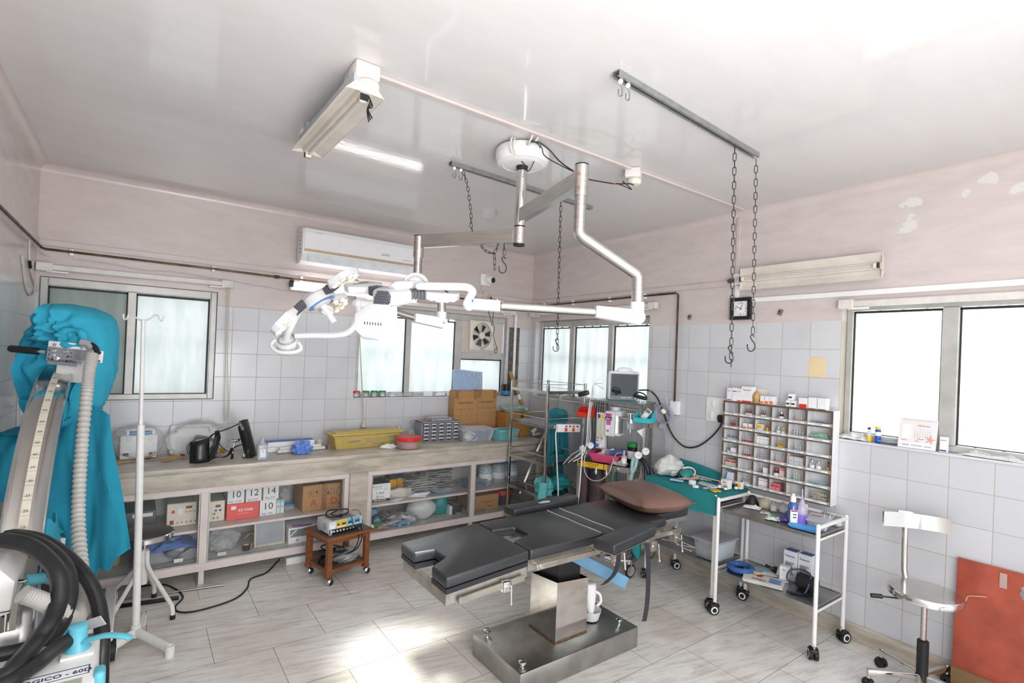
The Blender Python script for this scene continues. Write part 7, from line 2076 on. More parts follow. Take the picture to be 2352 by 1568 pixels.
# ---------------------------------------------------------------- near trolley: top
Z1 = .7465
m = MB(); m.lathe(black_rubber,[(.045,0),(.046,.012),(.03,.045),(.024,.06),(.016,.066),(0,.066)],(-.165,-2.95,Z1),22); one('rubber_mask',m,'black rubber mask cone on the trolley under the medicine rack','mask')
m = MB(); rag(m,paper,(-.25,-3.0,Z1),.09,.11,.022,97,.3,14); one('paper_bundle',m,'folded white tissue in front of the black mask cone','tissue')
m = MB(); m.lathe(film('amber tinted bag','#dcd6bc',.5,.15,.3),[(.04,0),(.05,.02),(.045,.045),(.014,.065),(.012,.08)],(-.15,-3.045,Z1),18); one('squat_bottle',m,'squat cloudy bottle beside the black mask cone','bottle')
for (x,y,lb) in ((-.20,-3.125,'clear glass vial in front of the squat cloudy bottle'),(-.17,-3.175,'clear glass vial behind the folded sachets'),(-.14,-3.435,'clear glass vial behind the clear box, the one nearer the red topped carton'),(-.155,-3.475,'clear glass vial just behind the lid of the clear box'),(-.145,-3.52,'clear glass vial in the back corner of the trolley top')):
    vial('medicine_vial',lb,(x,y,Z1),.021,.072,clear_glass,silver,film('pale vial label','#eef0f2',.6))
m = MB(); m.box(paper,(0,0,.003),(.05,.055,.004)); m.box(P('pink print','#d7a6a8',.5),(0,.01,.0053),(.035,.02,.0005)); one('sachet',m,'small white sachet with pink print on the trolley top','sachet',(-.30,-3.12,Z1),.3)
m = MB(); rag(m,P('mint sachet','#cfe2d6',.4),(-.39,-3.22,Z1),.10,.09,.03,98,.4,14); m.box(P('green wrap','#4d8b3a'),(-.40,-3.225,Z1+.028),(.04,.02,.004),(.2,.1,.5)); one('sachet',m,'mint and white crumpled sachets on the trolley top','sachet')
m = MB(); rag(m,P('violet sachet','#6a4fa8',.4,var=.2),(-.35,-3.275,Z1),.07,.06,.055,99,.2,14); one('sachet',m,'violet crumpled sachet beside the blue antiseptic bottle','sachet')
def abl(mb,w_,h_):
    pass
t = thing('antiseptic_bottle','dark blue antiseptic bottle with a white spray cap','bottle',(-.385,-3.345,Z1))
m = MB(); m.lathe(P('blue antiseptic','#3e5a9c',.1,coat=.5),[(.027,0),(.03,.004),(.03,.125),(.018,.145),(.013,.15),(0,.15)],(0,0,0),24); m.build('body',t)
m = MB(); m.lathe(white_plastic,[(.017,.148),(.017,.18),(.009,.185),(.009,.20),(0,.20)],(0,0,0),20); m.build('cap',t)
m = MB(); X = Matrix.Rotation(-1.0,4,'Z')
def wrapl(mb,mt,r,a0,a1,z0,z1):
    mb.surf(mt,lambda u,v: (r*cos(a0+(a1-a0)*u),r*sin(a0+(a1-a0)*u),z0+(z1-z0)*v),12,2)
wrapl(m,paper,.0304,3.1,4.9,.02,.10); wrapl(m,ink_red,.0307,3.3,4.7,.09,.098)
for k in range(4):
    a = 3.5+.33*(k % 2)+.3; m.ball(P('navy dot','#2d3b66'),(.0305*cos(a),.0305*sin(a),.055+.018*(k // 2)),(.005,.005,.005),8)
m.build('label_band',t)
t = thing('violet_bottle','soft bottle half full of violet liquid with a long nozzle','bottle',(-.35,-3.385,Z1))
m = MB(); m.lathe(film('milky bottle','#ccc9e0',.55,.25,.3),[(.027,0),(.03,.004),(.03,.115),(.02,.135),(.013,.15),(.013,.165),(.005,.167),(.004,.235),(0,.235)],(0,0,0),24); m.build('body',t)
m = MB(); m.lathe(P('violet liquid','#8f6fd0',.2),[(.0306,.002),(.0308,.075),(0,.0755)],(0,0,0),24); m.build('liquid',t)
def mask_pack(m):
    for k in range(4):
        m.box(P('sky blue mask','#5aa9e6',.7,var=.05),(0,.006*k,.004+.005*k),(.10,.16,.004),(0,.02,.05*k),.0015,1)
m = MB(); mask_pack(m); one('face_masks',m,'stack of sky blue paper masks at the front of the trolley top','masks',(-.405,-3.44,Z1),.1)
face('red_top_carton','white carton with a red top behind the violet bottle',(-.19,-3.315,Z1),.05,.045,.10,card_white,rx(red_plastic,.8,1.0))
t = thing('clear_box','clear plastic lidded box on the trolley top','box',(-.27,-3.46,Z1),.25)
m = MB(); taper(m,clear,.18,.10,.20,.12,.05,.002,None,.015); m.build('box',t)
m = MB(); m.bx(MATS['frosted lid'],-.105,.105,-.065,.065,.05,.06,.004,2); m.bx(ink_red,.02,.035,-.01,.05,.06,.061); m.build('lid',t)
m = MB(); lump(m,P('pale cotton','#dcd8e2',.8),(0,0,.022),(.07,.035,.02),3,.3,3,14,flatz=.003); m.build('contents',t)
# near trolley: low shelf
Z2 = .3115
m = MB(); m.tube(P('blue head ring','#3f68a8',.7,var=.12,bump=.4,bscale=80),[(.072*cos(a),.072*sin(a),.02) for a in [2*pi*k/30 for k in range(30)]],.021,12,True); one('head_ring',m,'blue cloth ring cushion on the low shelf of the bottle trolley','ring',(-.35,-2.985,Z2))
m = MB(); rag(m,P('old envelope','#d9d5c6',.7),(-.24,-3.08,Z2),.12,.24,.02,101,.5,16); m.box(P('pale blue print','#8fc3da'),(-.24,-3.09,Z2+.0205),(.05,.1,.001),(0,0,.5)); one('envelope',m,'worn beige envelope on the low shelf behind the blue ring','envelope')
t = thing('booklet','open white booklet with a blue cover picture on the low trolley shelf','booklet',(-.395,-3.18,Z2),.35)
m = MB(); pg = P('booklet paper','#e6e2da',.7)
for k in range(4):
    m.box(pg,(.004*k,.004*k,.003+.0035*k),(.15,.24,.003),(0,.01*k,.03*k),.001,1)
m.build('pages',t)
m = MB(); m.bx(P('cover blue','#6f9fd6',.5,var=.2,scale=30),-.03,.055,-.1,-.03,.0165,.0172); m.bx(red_plastic,.03,.06,.02,.05,.0165,.0172); m.bx(ink,.062,.07,.01,.06,.0165,.0172); m.text(ink,'OPEN',.035,flat((-.02,.03,.0168),-pi/2)); m.build('cover',t)
m = MB(); m.lathe(cord_m,[(.018,0),(.026,.002),(.026,.01),(.018,.012)],(-.345,-3.10,Z2+.02),18); one('tape_roll',m,'small beige tape roll lying on the open booklet','tape roll')
face('small_carton','white opened carton standing on the low trolley shelf',(-.25,-3.245,Z2),.055,.05,.105,card_white,rx(grey_plastic,.1,.16,'Rx',.014),None,.2)
m = MB(); m.box(card_white,(0,0,.03),(.04,.05,.055),(0,.5,0),.002,1); m.box(black_plastic,(.03,.05,.02),(.05,.05,.04),(.3,.2,0),.005); m.box(black_plastic,(.01,.09,.035),(.02,.06,.02),(.2,.4,.2),.005); one('black_clip',m,'black clip and small white box behind the opened carton','clip',(-.20,-3.20,Z2))
def expand(mb,w_,d_,h_):
    T(mb,P('leaf blue ink','#3b62a8',.5),'Expanzo',.019,0,-d_/2,h_-.035,.0004); mb.bx(MATS['leaf blue ink'],-w_/2+.006,w_/2-.006,-d_/2+.006,d_/2-.006,h_,h_+.0006)
    for k in range(7):
        mb.bx(grey_plastic,-w_/2+.012,w_/2-.015-.008*(k % 3),-d_/2-.0005,-d_/2,h_*.2+.012*k,h_*.2+.0135+.012*k)
face('tall_carton','tall white carton on the low trolley shelf, the one nearer the teal covered trolley',(-.17,-3.255,Z2),.085,.075,.20,P('cool white carton','#dfe0e6',.55),expand)
face('tall_carton','tall white carton on the low trolley shelf, the one nearer the swivel chair',(-.155,-3.345,Z2),.085,.075,.20,MATS['cool white carton'],expand)
t = thing('blood_pressure_cuff','rolled black cuff with a dark blue tube on the low trolley shelf','cuff',(-.28,-3.40,Z2))
m = MB(); m.tube(P('black cuff cloth','#202125',.9,bump=.4,bscale=80),[(-.26,-3.34,Z2+.05),(-.26,-3.45,Z2+.05)],.048,20); m.build('cuff',t,True)
m = MB(); m.tube(P('slate tube','#3c4a63',.5),[(-.28,-3.33,Z2+.02),(-.33,-3.30,Z2+.05),(-.30,-3.30,Z2+.1),(-.24,-3.34,Z2+.11),(-.27,-3.42,Z2+.104),(-.34,-3.42,Z2+.01),(-.38,-3.40,Z2+.006),(-.40,-3.33,Z2+.006)],.006,7,sub=5); m.build('tube',t,True)
m = MB(); ribbon(m,black_rubber,[(-.30,-3.44,Z2+.006),(-.37,-3.42,Z2+.006),(-.41,-3.36,Z2+.006)],.02); m.build('strap',t,True)

# ================================================================ medicine rack on the wall
RY0,RY1,RZ0,RZ1,RD = -3.445,-2.66,.855,1.48,.105
cols = [-2.66,-2.786,-2.91,-3.035,-3.155,-3.281,-3.445]
rows = [RZ1-k*(RZ1-RZ0)/6 for k in range(7)]
t = thing('medicine_rack','white wall rack of thirty six pigeonholes with brown edges','rack',(-.001,-3.05,1.17))
lam = P('white laminate','#e4e4e6',.4,var=.03); brn = P('brown edging','#6a5547',.5,var=.12,scale=20)
m = MB(); e = .006
m.bx(lam,-.006,-.001,RY0,RY1,RZ0,RZ1); m.bx(lam,-RD,-.006,RY0-e,RY0,RZ0,RZ1+e); m.bx(lam,-RD,-.006,RY1,RY1+e,RZ0,RZ1+e); m.bx(lam,-RD,-.006,RY0,RY1,RZ1,RZ1+e); m.bx(lam,-RD,-.006,RY0-e,RY1+e,RZ0-e,RZ0); m.build('carcass',t,True)
for y in cols[1:-1]:
    m = MB(); m.bx(lam,-RD+.002,-.006,y-.004,y+.004,RZ0,RZ1); m.build('divider',t,True)
for z in rows[1:-1]:
    m = MB(); m.bx(lam,-RD+.002,-.006,RY0,RY1,z-.004,z+.004); m.build('shelf',t,True)
m = MB()
for y in cols:
    m.bx(brn,-RD-.003,-RD,y-.007,y+.007,RZ0-e,RZ1+e)
for z in rows:
    m.bx(brn,-RD-.0035,-RD,RY0-e,RY1+e,z-.007,z+.007)
m.build('edging',t,True)
words = [('ATROPINE','ADRENALINE','FORTWIN','NEOSTIGMINE','GLYCO / DEXA','EFCORLIN'),('PERINORM','EMESET / AVIL','RANTAC / LASIX','KETAMINE','CALCIUM / KARVOL','SODA BICARB'),('THIOSOL','VECURON / SCOLINE','DERIPHYLLIN','PHENERGAN','DILZEM / GENTA','TRAMADOL'),('BUPIVACAINE','ATRACURIUM','VERAPAMIL','XYLOCARD','LOX 2%','MEPHENTINE'),('DOPAMINE','HEPARIN','ATROPINE','DOBUTAMINE','MGSO4 / KCL','NALOXONE'),('TAXIM','FENTANYL','CEFTRIAXONE','TRANEXA','PROPOFOL','SYRINGES')]
acr = film('acrylic lip','#dfe3e2',.4,.1,.3)
for r in range(6):
    m = MB(); z = rows[r+1]+.006; m.bx(acr,-RD-.006,-RD-.0038,RY0-.004,RY1+.002,z-.004,z+.016)
    for c in range(6):
        m.bx(paper,-RD-.0066,-RD-.0061,cols[c+1]+.012,cols[c]-.012,z-.001,z+.010); m.text(ink,words[r][c],.0095,face_x((-RD-.0069,(cols[c]+cols[c+1])/2,z+.0045)),depth=.0001)
    for y in (RY0+.004,RY1-.006):
        m.cyl(dark_metal,(-RD-.0075,y,z+.006),(-RD-.006,y,z+.006),.002,n=6)
    m.build('label_strip',t,True)
am_amber = P('amber ampoule glass','#7a3f1c',.12); clr = film('ampoule glass','#e3e8ea',.25,.05,.35); yam = P('yellow amber ampoule','#b08b2c',.15)
def ampoule(body,lab):
    m = MB(); m.lathe(body,[(.0055,0),(.006,.003),(.006,.034),(.0022,.041),(.003,.047),(.0018,.062),(0,.063)],(0,0,0),10)
    if lab:
        m.lathe(lab,[(.0063,.008),(.0063,.026)],(0,0,0),10)
    return m
def vmesh(body,cap,lab,r=.011,h=.045):
    m = MB(); m.lathe(body,[(r*.95,0),(r,.002),(r,h*.6),(r*.55,h*.75),(r*.55,h*.8)],(0,0,0),12); m.lathe(cap,[(r*.7,h*.8),(r*.7,h),(0,h)],(0,0,0),12); m.lathe(lab,[(r*1.03,h*.1),(r*1.03,h*.5)],(0,0,0),12)
    return m
ORD = ('first','second','third','fourth','fifth','last'); RW = ('top','second','third','fourth','fifth','bottom')
def put(r,c,mb,n_,what,cat,name,step=.016,off=.0,x=-.075,two=False):
    """n_ copies side by side in pigeonhole (row r, column c)."""
    lb = '%s in the %s pigeonhole of the %s row' % (what,ORD[c],RW[r])
    y = cols[c]-.5*(cols[c]-cols[c+1])+off; z = rows[r+1]+.0045
    src = one(name,mb,lb,cat,(x,y+step*(n_-1)/2,z),0,(what+', '+ORD[c]+' of the '+RW[r]+' row') if n_ > 1 else None)
    for k in range(1,n_):
        o = src.copy(); COL.objects.link(o); o.location = (x+(.012 if k % 2 and two else 0),y+step*((n_-1)/2-k),z)
redl = P('red vial label','#c9484a',.5); pinkl = P('pink vial label','#e3a3a6',.5); bluel = P('pale blue vial label','#9cc4df',.5); grnl = P('mint vial label','#9fd3b5',.5)
A_ = lambda r,c,n_,body,lab,what,**k: put(r,c,ampoule(body,lab),n_,what,'ampoule','ampoule',**k)
V_ = lambda r,c,n_,body,cap,lab,what,rr=.011,h=.045,**k: put(r,c,vmesh(body,cap,lab,rr,h),n_,what,'vial','medicine_vial',**k)
A_(0,0,1,clr,None,'single clear ampoule',off=-.005); A_(0,1,4,am_amber,paper,'amber ampoule',step=.0135); A_(0,2,3,am_amber,paper,'amber ampoule',step=.0135,off=.01)
V_(0,3,1,P('brown vial','#4a2318',.12),silver,paper,'brown vial with a silver cap',.016,.06); A_(0,4,3,clr,pinkl,'clear ampoule'); A_(1,0,3,am_amber,redl,'amber ampoule with a red label',step=.0135)
V_(1,2,2,P('yellow vial','#d7b93a',.3),red_plastic,ylw,'yellow vial',.0115,.05,off=-.035,step=.024); V_(1,3,1,clear_glass,silver,paper,'clear vial with a silver cap',.014,.055,off=.018); V_(1,3,1,clear_glass,ylw,paper,'clear vial with a yellow cap',.014,.055,off=-.018); V_(1,4,4,clear_glass,silver,clr,'clear vial',.009,.042,step=.019)
V_(2,0,4,clear_glass,ink_blue,paper,'clear vial with a blue cap',.0105,.04,step=.023); A_(2,1,6,clr,redl,'clear ampoule with a red label',step=.014); A_(2,3,3,yam,ylw,'yellow brown ampoule',step=.0135); A_(2,4,3,clr,bluel,'clear ampoule with a blue label')
V_(3,0,1,clear_glass,ink_blue,paper,'clear vial with a blue cap',.012,.045,off=.03); A_(3,1,4,clr,redl,'clear ampoule with a red label',step=.015); V_(3,2,5,clear_glass,pinkl,bluel,'small blue and red vial',.008,.042,step=.018); A_(3,3,5,clr,pinkl,'clear ampoule with a pink label',step=.013)
V_(3,5,2,clear_glass,silver,paper,'clear vial with a silver cap',.016,.068,step=.042,off=.025); V_(3,5,1,amber,black_plastic,ylw,'brown bottle with a yellow label',.013,.075,off=-.062)
V_(4,1,1,P('honey vial','#c9a45c',.2),silver,paper,'honey coloured vial',.010,.045,off=-.04); V_(4,3,1,MATS['brown vial'],redl,paper,'brown bottle with a red cap',.018,.066,off=.02); A_(4,4,3,clr,grnl,'clear ampoule with a mint label'); V_(5,1,3,clear_glass,silver,paper,'small clear vial',.009,.04,step=.02)
def B_(r,c,n_,w_,h_,mat,what,ex=None,off=.0,step=None,lay=1,name='medicine_carton'):
    lb = '%s in the %s pigeonhole of the %s row' % (what,ORD[c],RW[r]); tot = n_*lay
    y = (cols[c]+cols[c+1])/2+off; z = rows[r+1]+.0045; step = step or w_+.002
    for l in range(lay):
        for k in range(n_):
            face(name,lb,(-.06,y+step*((n_-1)/2-k),z+l*(h_+.0005)),w_,.06,h_,mat,ex,(what+', '+ORD[c]+' of the '+RW[r]+' row') if tot > 1 else None)
B_(1,1,2,.034,.05,card_white,'white carton with an orange panel',rx(P('orange panel','#ef7d2c',.5),.1,.5),step=.045); B_(1,2,1,.04,.058,card_white,'white carton with a yellow panel',rx(ylw,.45,.9),.03)
B_(2,2,4,.024,.036,card_white,'small white carton',rx(grey_plastic,.4,.5),lay=2); B_(3,0,1,.05,.055,card_white,'white carton',rx(ink_blue,.3,.36),-.02); B_(3,4,3,.034,.07,P('pale grey carton','#cfd0d4',.6),'pale grey carton',rx(grey_plastic,.5,.56)); B_(4,0,2,.048,.065,P('greige carton','#c9c5bf',.6),'greige carton',rx(red_plastic,.7,.9))
B_(4,2,1,.045,.055,card_white,'white carton with a blue side',rx(bluel,.05,.2),-.03); B_(4,3,1,.045,.075,P('pale pink carton','#e8c9c8',.6),'pale pink carton',rx(redl,.8,.9),-.028); B_(5,2,2,.040,.038,card_white,'small white carton with red print',rx(redl,.55,.65),-.018,lay=2); B_(5,3,2,.03,.06,P('rose carton','#d9848a',.6),'rose carton',rx(red_plastic,.6,.8),.02)
B_(5,0,1,.075,.07,P('white and blue packet','#e8edf4',.5),'white packet with a blue stripe',rx(ink_blue,.1,.9) if False else (lambda mb,w_,d_,h_: mb.box(P('packet blue','#3a86d6',.5),(-w_/2+.012,-d_/2-.0006,h_/2),(.014,.0008,h_*.95),(0,.15,0))),.01,name='packet')
def heap(r,c,mat,n_,what,L_=.11,w_=.022,seed=1):
    q = random.Random(seed); y0,z0 = (cols[c]+cols[c+1])/2,rows[r+1]+.0045
    lb = '%s in the %s pigeonhole of the %s row' % (what,ORD[c],RW[r]); src = None
    for k in range(n_):
        loc = (-.062+q.uniform(-.012,.012),y0+q.uniform(-.02,.02),z0+.003+.0052*k); rot = (q.uniform(-.08,.08),q.uniform(-.1,.1),pi/2+q.uniform(-.3,.3))
        if src is None:
            mb = MB(); mb.box(mat,(0,0,0),(L_,w_,.004),bev=.0015,seg=1)
            for j in range(5):
                mb.ball(mat,(-L_/2+L_*(j+.5)/5,0,.002),(.007,.006,.003),6)
            src = one('medicine_strip',mb,lb,'strip',loc,0,what+' heap, '+RW[r]+' row',rot)
        else:
            o = src.copy(); COL.objects.link(o); o.location = loc; o.rotation_euler = rot
heap(0,5,P('silver blister','#c5c8d2',.3,.5),5,'silver blister strip',seed=2); heap(1,5,P('green white sachet','#cfe6da',.5,var=.25,scale=70,hex2='#5fae8a'),9,'green and white sachet',seed=3); heap(4,5,P('aqua blister','#b4d6de',.35),5,'aqua vial strip',seed=4); heap(5,5,P('printed paper strip','#dedcc9',.6,var=.2,scale=80),11,'printed paper wrapped strip',seed=5); heap(5,4,P('pale blister','#dcdcde',.35),3,'pale blister strip',.09,seed=6); heap(5,2,pinkl,2,'pink blister strip',.08,.02,7); heap(4,2,P('dark blister','#6d747c',.3),6,'dark vial strip',.05,seed=8)
# on top of the rack
zt = RZ1+.0065; purp = P('plum print','#7d3a86',.5)
for (y,w_,h_,lb,ex) in ((-2.690,.04,.10,'white carton with plum bands at the end of the rack top',rx(purp,.05,.12,'OFLOX',.009,purp)),(-2.735,.04,.105,'white carton with a plum tick on the rack top',rx(purp,.7,.76)),(-2.775,.036,.10,'white carton with a red base band on the rack top',rx(red_plastic,.02,.1,'XONE',.009,red_plastic)),(-2.835,.085,.12,'large white carton with a red corner band on the rack top',rx(red_plastic,.0,.1,'Paracetamol',.012)),
                           (-2.955,.03,.06,'small white and orange carton next to the wooden idol',rx(MATS['orange panel'],.05,.35)),(-2.99,.03,.06,'small white and orange carton in the middle of its three',rx(MATS['orange panel'],.05,.4)),(-3.025,.03,.06,'small white and orange carton farthest from the wooden idol',rx(MATS['orange panel'],.05,.45)),
                           (-3.145,.031,.045,'small white carton with dark dots under a third one',rx(dark_purple,.35,.6)),(-3.18,.031,.045,'small white carton with dark dots beside the red and blue carton',rx(dark_purple,.35,.6)),(-3.247,.058,.07,'white, blue and red carton on the rack top',rx(red_plastic,.0,.4)),(-3.31,.055,.078,'white carton with a brown corner on the rack top, nearer the red one',rx(brn,.0,.06)),(-3.37,.055,.078,'white carton with a brown corner at the window end of the rack top',rx(brn,.0,.06))):
    face('medicine_carton',lb,(-.065,y,zt),w_,.055,h_,card_white,ex)
face('medicine_carton','small white carton with dark dots stacked on two others on the rack top',(-.065,-3.158,zt+.046),.031,.05,.045,card_white,rx(dark_purple,.35,.6))
m = MB(); wdn = P('carved pale wood','#c9a66b',.6,var=.15,scale=50,bump=.5,bscale=90); m.lathe(wdn,[(.025,0),(.03,.004),(.03,.012),(.022,.016),(.027,.03),(.03,.045),(.024,.065),(.014,.08),(.004,.092),(0,.094)],(0,0,0),18); m.ball(wdn,(-.02,0,.05),(.012,.012,.014),10); one('wooden_figurine',m,'small carved wooden figurine on the rack top','figurine',(-.075,-2.905,zt))
m = MB(); m.bx(P('cream card','#e3ddd0',.7),-.012,-.008,-2.95,-2.865,zt,zt+.11); one('card',m,'cream card standing behind the wooden figurine','card')

# ================================================================ ledge of the bright window
WS = 1.3015
m = MB(); rag(m,bagfilm,(.03,-3.53,WS),.075,.16,.06,103,.05,18); rag(m,paper,(.03,-3.53,WS),.06,.13,.045,103,.05,14); one('packet_heap',m,'white packets in clear film at the end of the bright window ledge','packet')
bottle('dropper_bottle','small dropper bottle with a navy cap on the bright window ledge',.03,-3.615,WS,.015,.095,MATS['soft clear plastic'],P('navy cap','#2b2f6b',.4),.6,.7,(.05,.4),ylw)
bottle('glue_bottle','blue and yellow spray can on the bright window ledge',.03,-3.665,WS,.017,.105,P('bright blue can','#2a56b8',.3),P('yellow cap','#e6d23a',.35),.95,.86,(.45,.68),paper)
m = MB(); m.box(P('photo card','#9fc0d2',.3,var=.2,scale=18,hex2='#e3eaee'),(0,0,.012),(.07,.12,.002),(0,.22,.0)); one('photo_card',m,'sky photo card lying on the bright window ledge','card',(.03,-3.735,WS))
t = thing('desk_calendar','white desk calendar showing March 2021 on the bright window ledge','calendar',(.035,-3.875,WS),-pi/2+.03)
sky = P('pale calendar print','#dfe3ee',.6,var=.06,scale=8,hex2='#f0dccb'); X = Matrix.Translation((0,-.03,0)) @ Euler((-.22,0,0)).to_matrix().to_4x4()
m = MB(); m.bx(paper,-.095,.095,0,.002,0,.178,X=X); m.bx(paper,-.095,.095,.055,.057,0,.17,X=Matrix.Translation((0,.0,0)) @ Euler((.12,0,0)).to_matrix().to_4x4()); m.build('stand',t)
m = MB(); m.bx(sky,-.093,.093,-.0012,-.0002,.035,.17,X=X); m.bx(paper,-.078,-.035,-.002,-.0012,.06,.145,X=X)
XF = X @ frame_xz((0,-.0022,0)); m.text(P('calendar red','#d9614f',.6),'MARCH 2021',.011,XF @ flat((.03,.142,0)))
for r in range(5):
    for c in range(7):
        m.text(grey_plastic,str(r*7+c+1) if r*7+c < 31 else '-',.006,XF @ flat((-.012+.0125*c,.118-.013*r,0)))
m.prism(P('starfish print','#e3a184',.6),[(.082+(.032 if k % 2 == 0 else .01)*sin(k*pi/5+.2)*.9,.062+(.032 if k % 2 == 0 else .01)*cos(k*pi/5+.2)) for k in range(10)][::-1],0,.0004,X=XF @ flat((-.018,.0,0)))
for tx,x in (('Monocef',-.065),('Anawin',.0),('Bupivacaine',.02)):
    m.text(ink_blue,tx,.007,XF @ flat((x,.047 if x < .01 else .06,0)))
m.text(P('calendar violet','#8b7fb5',.6),'CROSS   COTTON   CROSS',.012,XF @ flat((0,.018,0))); m.build('page',t)
m = MB()
for k in range(19):
    m.tube(grey_plastic,[X @ Vector((-.085+.0095*k,.003*cos(a),.175+.005*sin(a))) for a in [2*pi*j/8 for j in range(8)]],.0009,4,True)
m.build('spiral',t)
face('medicine_carton','white carton with a plum band beside the desk calendar',(.03,-4.005,WS),.036,.03,.09,card_white,rx(purp,.06,.16,'ALMOX',.009,purp))
m = MB(); rag(m,bagfilm,(.03,-4.22,WS),.07,.28,.035,105,0,18); rag(m,paper,(.03,-4.2,WS),.05,.22,.02,105,0,14); one('packet_heap',m,'long white packet in clear film on the ledge below the second bright pane','packet')

# ================================================================ swivel chair and things at the side wall
def swivel(c,ang,label,back=True):
    t = thing('swivel_chair',label,'chair',(c[0],c[1],0),ang)
    m = MB(); m.lathe(steel_pol,[(.16,.0),(.168,.004),(.17,.03),(.163,.04),(.0,.044)],(0,0,.535),44); m.build('seat',t)
    m = MB(); m.box(steel_dull,(0,0,.517),(.12,.10,.032),bev=.006); m.cyl(steel,(0,0,.29),(0,0,.50),.014,n=18); m.build('column',t)
    m = MB(); m.lathe(black_plastic,[(.024,.10),(.027,.102),(.027,.30),(.02,.306),(0,.306)],(0,0,0),20); m.build('gas_lift_cover',t)
    m = MB(); m.cyl(dark_metal,(0,0,.517),(-.02,.20,.51),.005,n=8); m.tube(black_plastic,[(-.02,.20,.51),(-.022,.225,.509),(-.025,.255,.507)],.012,10); m.build('lever',t)
    if back:
        m = MB(); m.tube(steel_pol,[(.10,.0,.53),(.15,.03,.545),(.185,.04,.60),(.195,.04,.70),(.20,.04,.88)],.0155,16,sub=6); m.build('back_post',t)
        m = MB()
        def bk(u,v):
            a = (u-.5)*1.15; return (.205-.20*(1-cos(a))*1.0-.01,.0+.30*sin(a),.86+.085*v)
        m.surf(steel_pol,bk,22,3,.012); m.box(steel_dull,(.20,.04,.92),(.02,.08,.07),bev=.003); m.build('backrest',t)
    for k in range(5):
        a = 2*pi*k/5+.5; d = Vector((cos(a),sin(a),0)); m = MB()
        m.box(steel_pol,tuple(d*.14+Vector((0,0,.10))),(.26,.028,.03),(0,.06,a),.004); m.cyl(steel,d*.262+Vector((0,0,.06)),d*.262+Vector((0,0,.11)),.011,n=12); m.build('leg',t)
        m = MB(); p = d*.262
        for s in (-1,1):
            n = Vector((-d.y,d.x,0))*.012*s; m.cyl(black_rubber,p+n*.4+Vector((0,0,.026)),p+n*1.8+Vector((0,0,.026)),.026,n=20)
        m.box(black_plastic,tuple(p+Vector((0,0,.042))),(.05,.03,.02),(0,0,a),.008); m.build('castor',t)
    m = MB(); m.cyl(steel,(0,0,.07),(0,0,.12),.032,n=22); m.build('hub',t)
    return t
swivel((-.33,-4.035),.58,'stainless steel swivel chair with a curved backrest beside the bright window wall')
t = thing('xray_cover','rust red plastic covered board leaning on the tiles behind the swivel chair','board',(-.03,-4.6,0))
rr = P('rust red film','#b4523d',.3,var=.12,scale=5,bump=.5,bscale=7,hex2='#97412f',spec=.6)
m = MB(); m.surf(rr,lambda u,v: (-.075+.05*v-.004*mnoise.noise(Vector((u*7,v*7,2))),-4.10-1.0*u,.085+.635*v+.0*u),30,26,.02); m.build('cover',t,True)
m = MB(); m.bx(cardboard('worn plywood','#8d6f4e'),-.085,-.035,-5.10,-4.10,.001,.12); m.build('board',t,True)
m = MB(); tp = film('clear tape','#e6cfc6',.45,.15,.3); m.bx(tp,-.034,-.0335,-4.31,-4.28,.62,.70); m.build('tape_patch',t,True)
m = MB(); m.tube(P('cream residue','#dcc09f',.6),[(-.066,-4.15,.50),(-.064,-4.16,.53),(-.063,-4.20,.545),(-.0625,-4.235,.555)],.006,5,sub=3,ry=.003); m.build('residue_mark',t,True)
# edge of a second chair with a bagged arm, mostly cut off
t = thing('bagged_chair','steel chair with an arm wrapped in clear bags cut off at the picture edge','chair',(-.75,-4.62,0))
m = MB(); m.lathe(steel_pol,[(.16,0),(.17,.006),(.17,.03),(.16,.042),(0,.046)],(-.80,-4.69,.555),40); m.build('seat',t,True)
m = MB(); lump(m,bagfilm,(-.80,-4.69,.575),(.18,.18,.035),106,.05,2,26); m.build('clear_bag',t,True)
m = MB(); m.tube(P('grey tube arm','#7c8794',.4),[(-.76,-4.55,.62),(-.75,-4.53,.72),(-.74,-4.50,.82),(-.75,-4.52,.87)],.014,12,sub=5); m.cyl(steel,(-.80,-4.69,.02),(-.80,-4.69,.555),.02,n=16); m.build('arm',t,True)
m = MB(); lump(m,film('cloudy film','#d5d7da'),(-.75,-4.52,.84),(.04,.04,.05),107,.4,2.5,22); m.build('wrapped_pad',t,True)
for k in range(4):
    a = k*pi/2+.4; m = MB(); m.cyl(steel,(-.80,-4.69,.06),(-.80+.25*cos(a),-4.69+.25*sin(a),.012),.012,n=10); m.build('leg',t,True)
# ================================================================ draped C-arm X-ray machine
t = thing('c_arm_machine','white C-arm X-ray machine with a steel arc, thick black cables and turquoise handles','medical machine',(-4.2,-2.3,0))
ACX,AY,AZ,AR2 = -4.22,-.94,.097,1.513
arc_m = P('polished arc steel','#d2cfcb',.16,1.0,var=.06,scale=4)
def arcp(a,x,off=.0):
    return (ACX+x,AY+(AR2+off)*cos(a),AZ+(AR2+off)*sin(a))
prof = [(-.068,-.03),(-.068,.006),(-.062,.009),(-.05,.0),(-.022,.0),(.022,.0),(.05,.0),(.062,.009),(.068,.006),(.068,-.03)]
k_ = len(prof)
m = MB(); m.surf(arc_m,lambda u,v: arcp(radians(97.5+66*u),prof[min(k_-1,int(round(v*(k_-1))))][0],prof[min(k_-1,int(round(v*(k_-1))))][1]),60,k_,0,smooth=True); m.build('arc',t,True)
scale_m = P('ivory scale tape','#dcd6c4',.5)
m = MB(); m.surf(scale_m,lambda u,v: arcp(radians(98+60*u),-.014+.03*v,.0012),50,3)
def sang(n_):
    return 99.6+(90-n_)*23.2/35 if n_ >= 55 else 122.8+(55-n_)*20.8/40
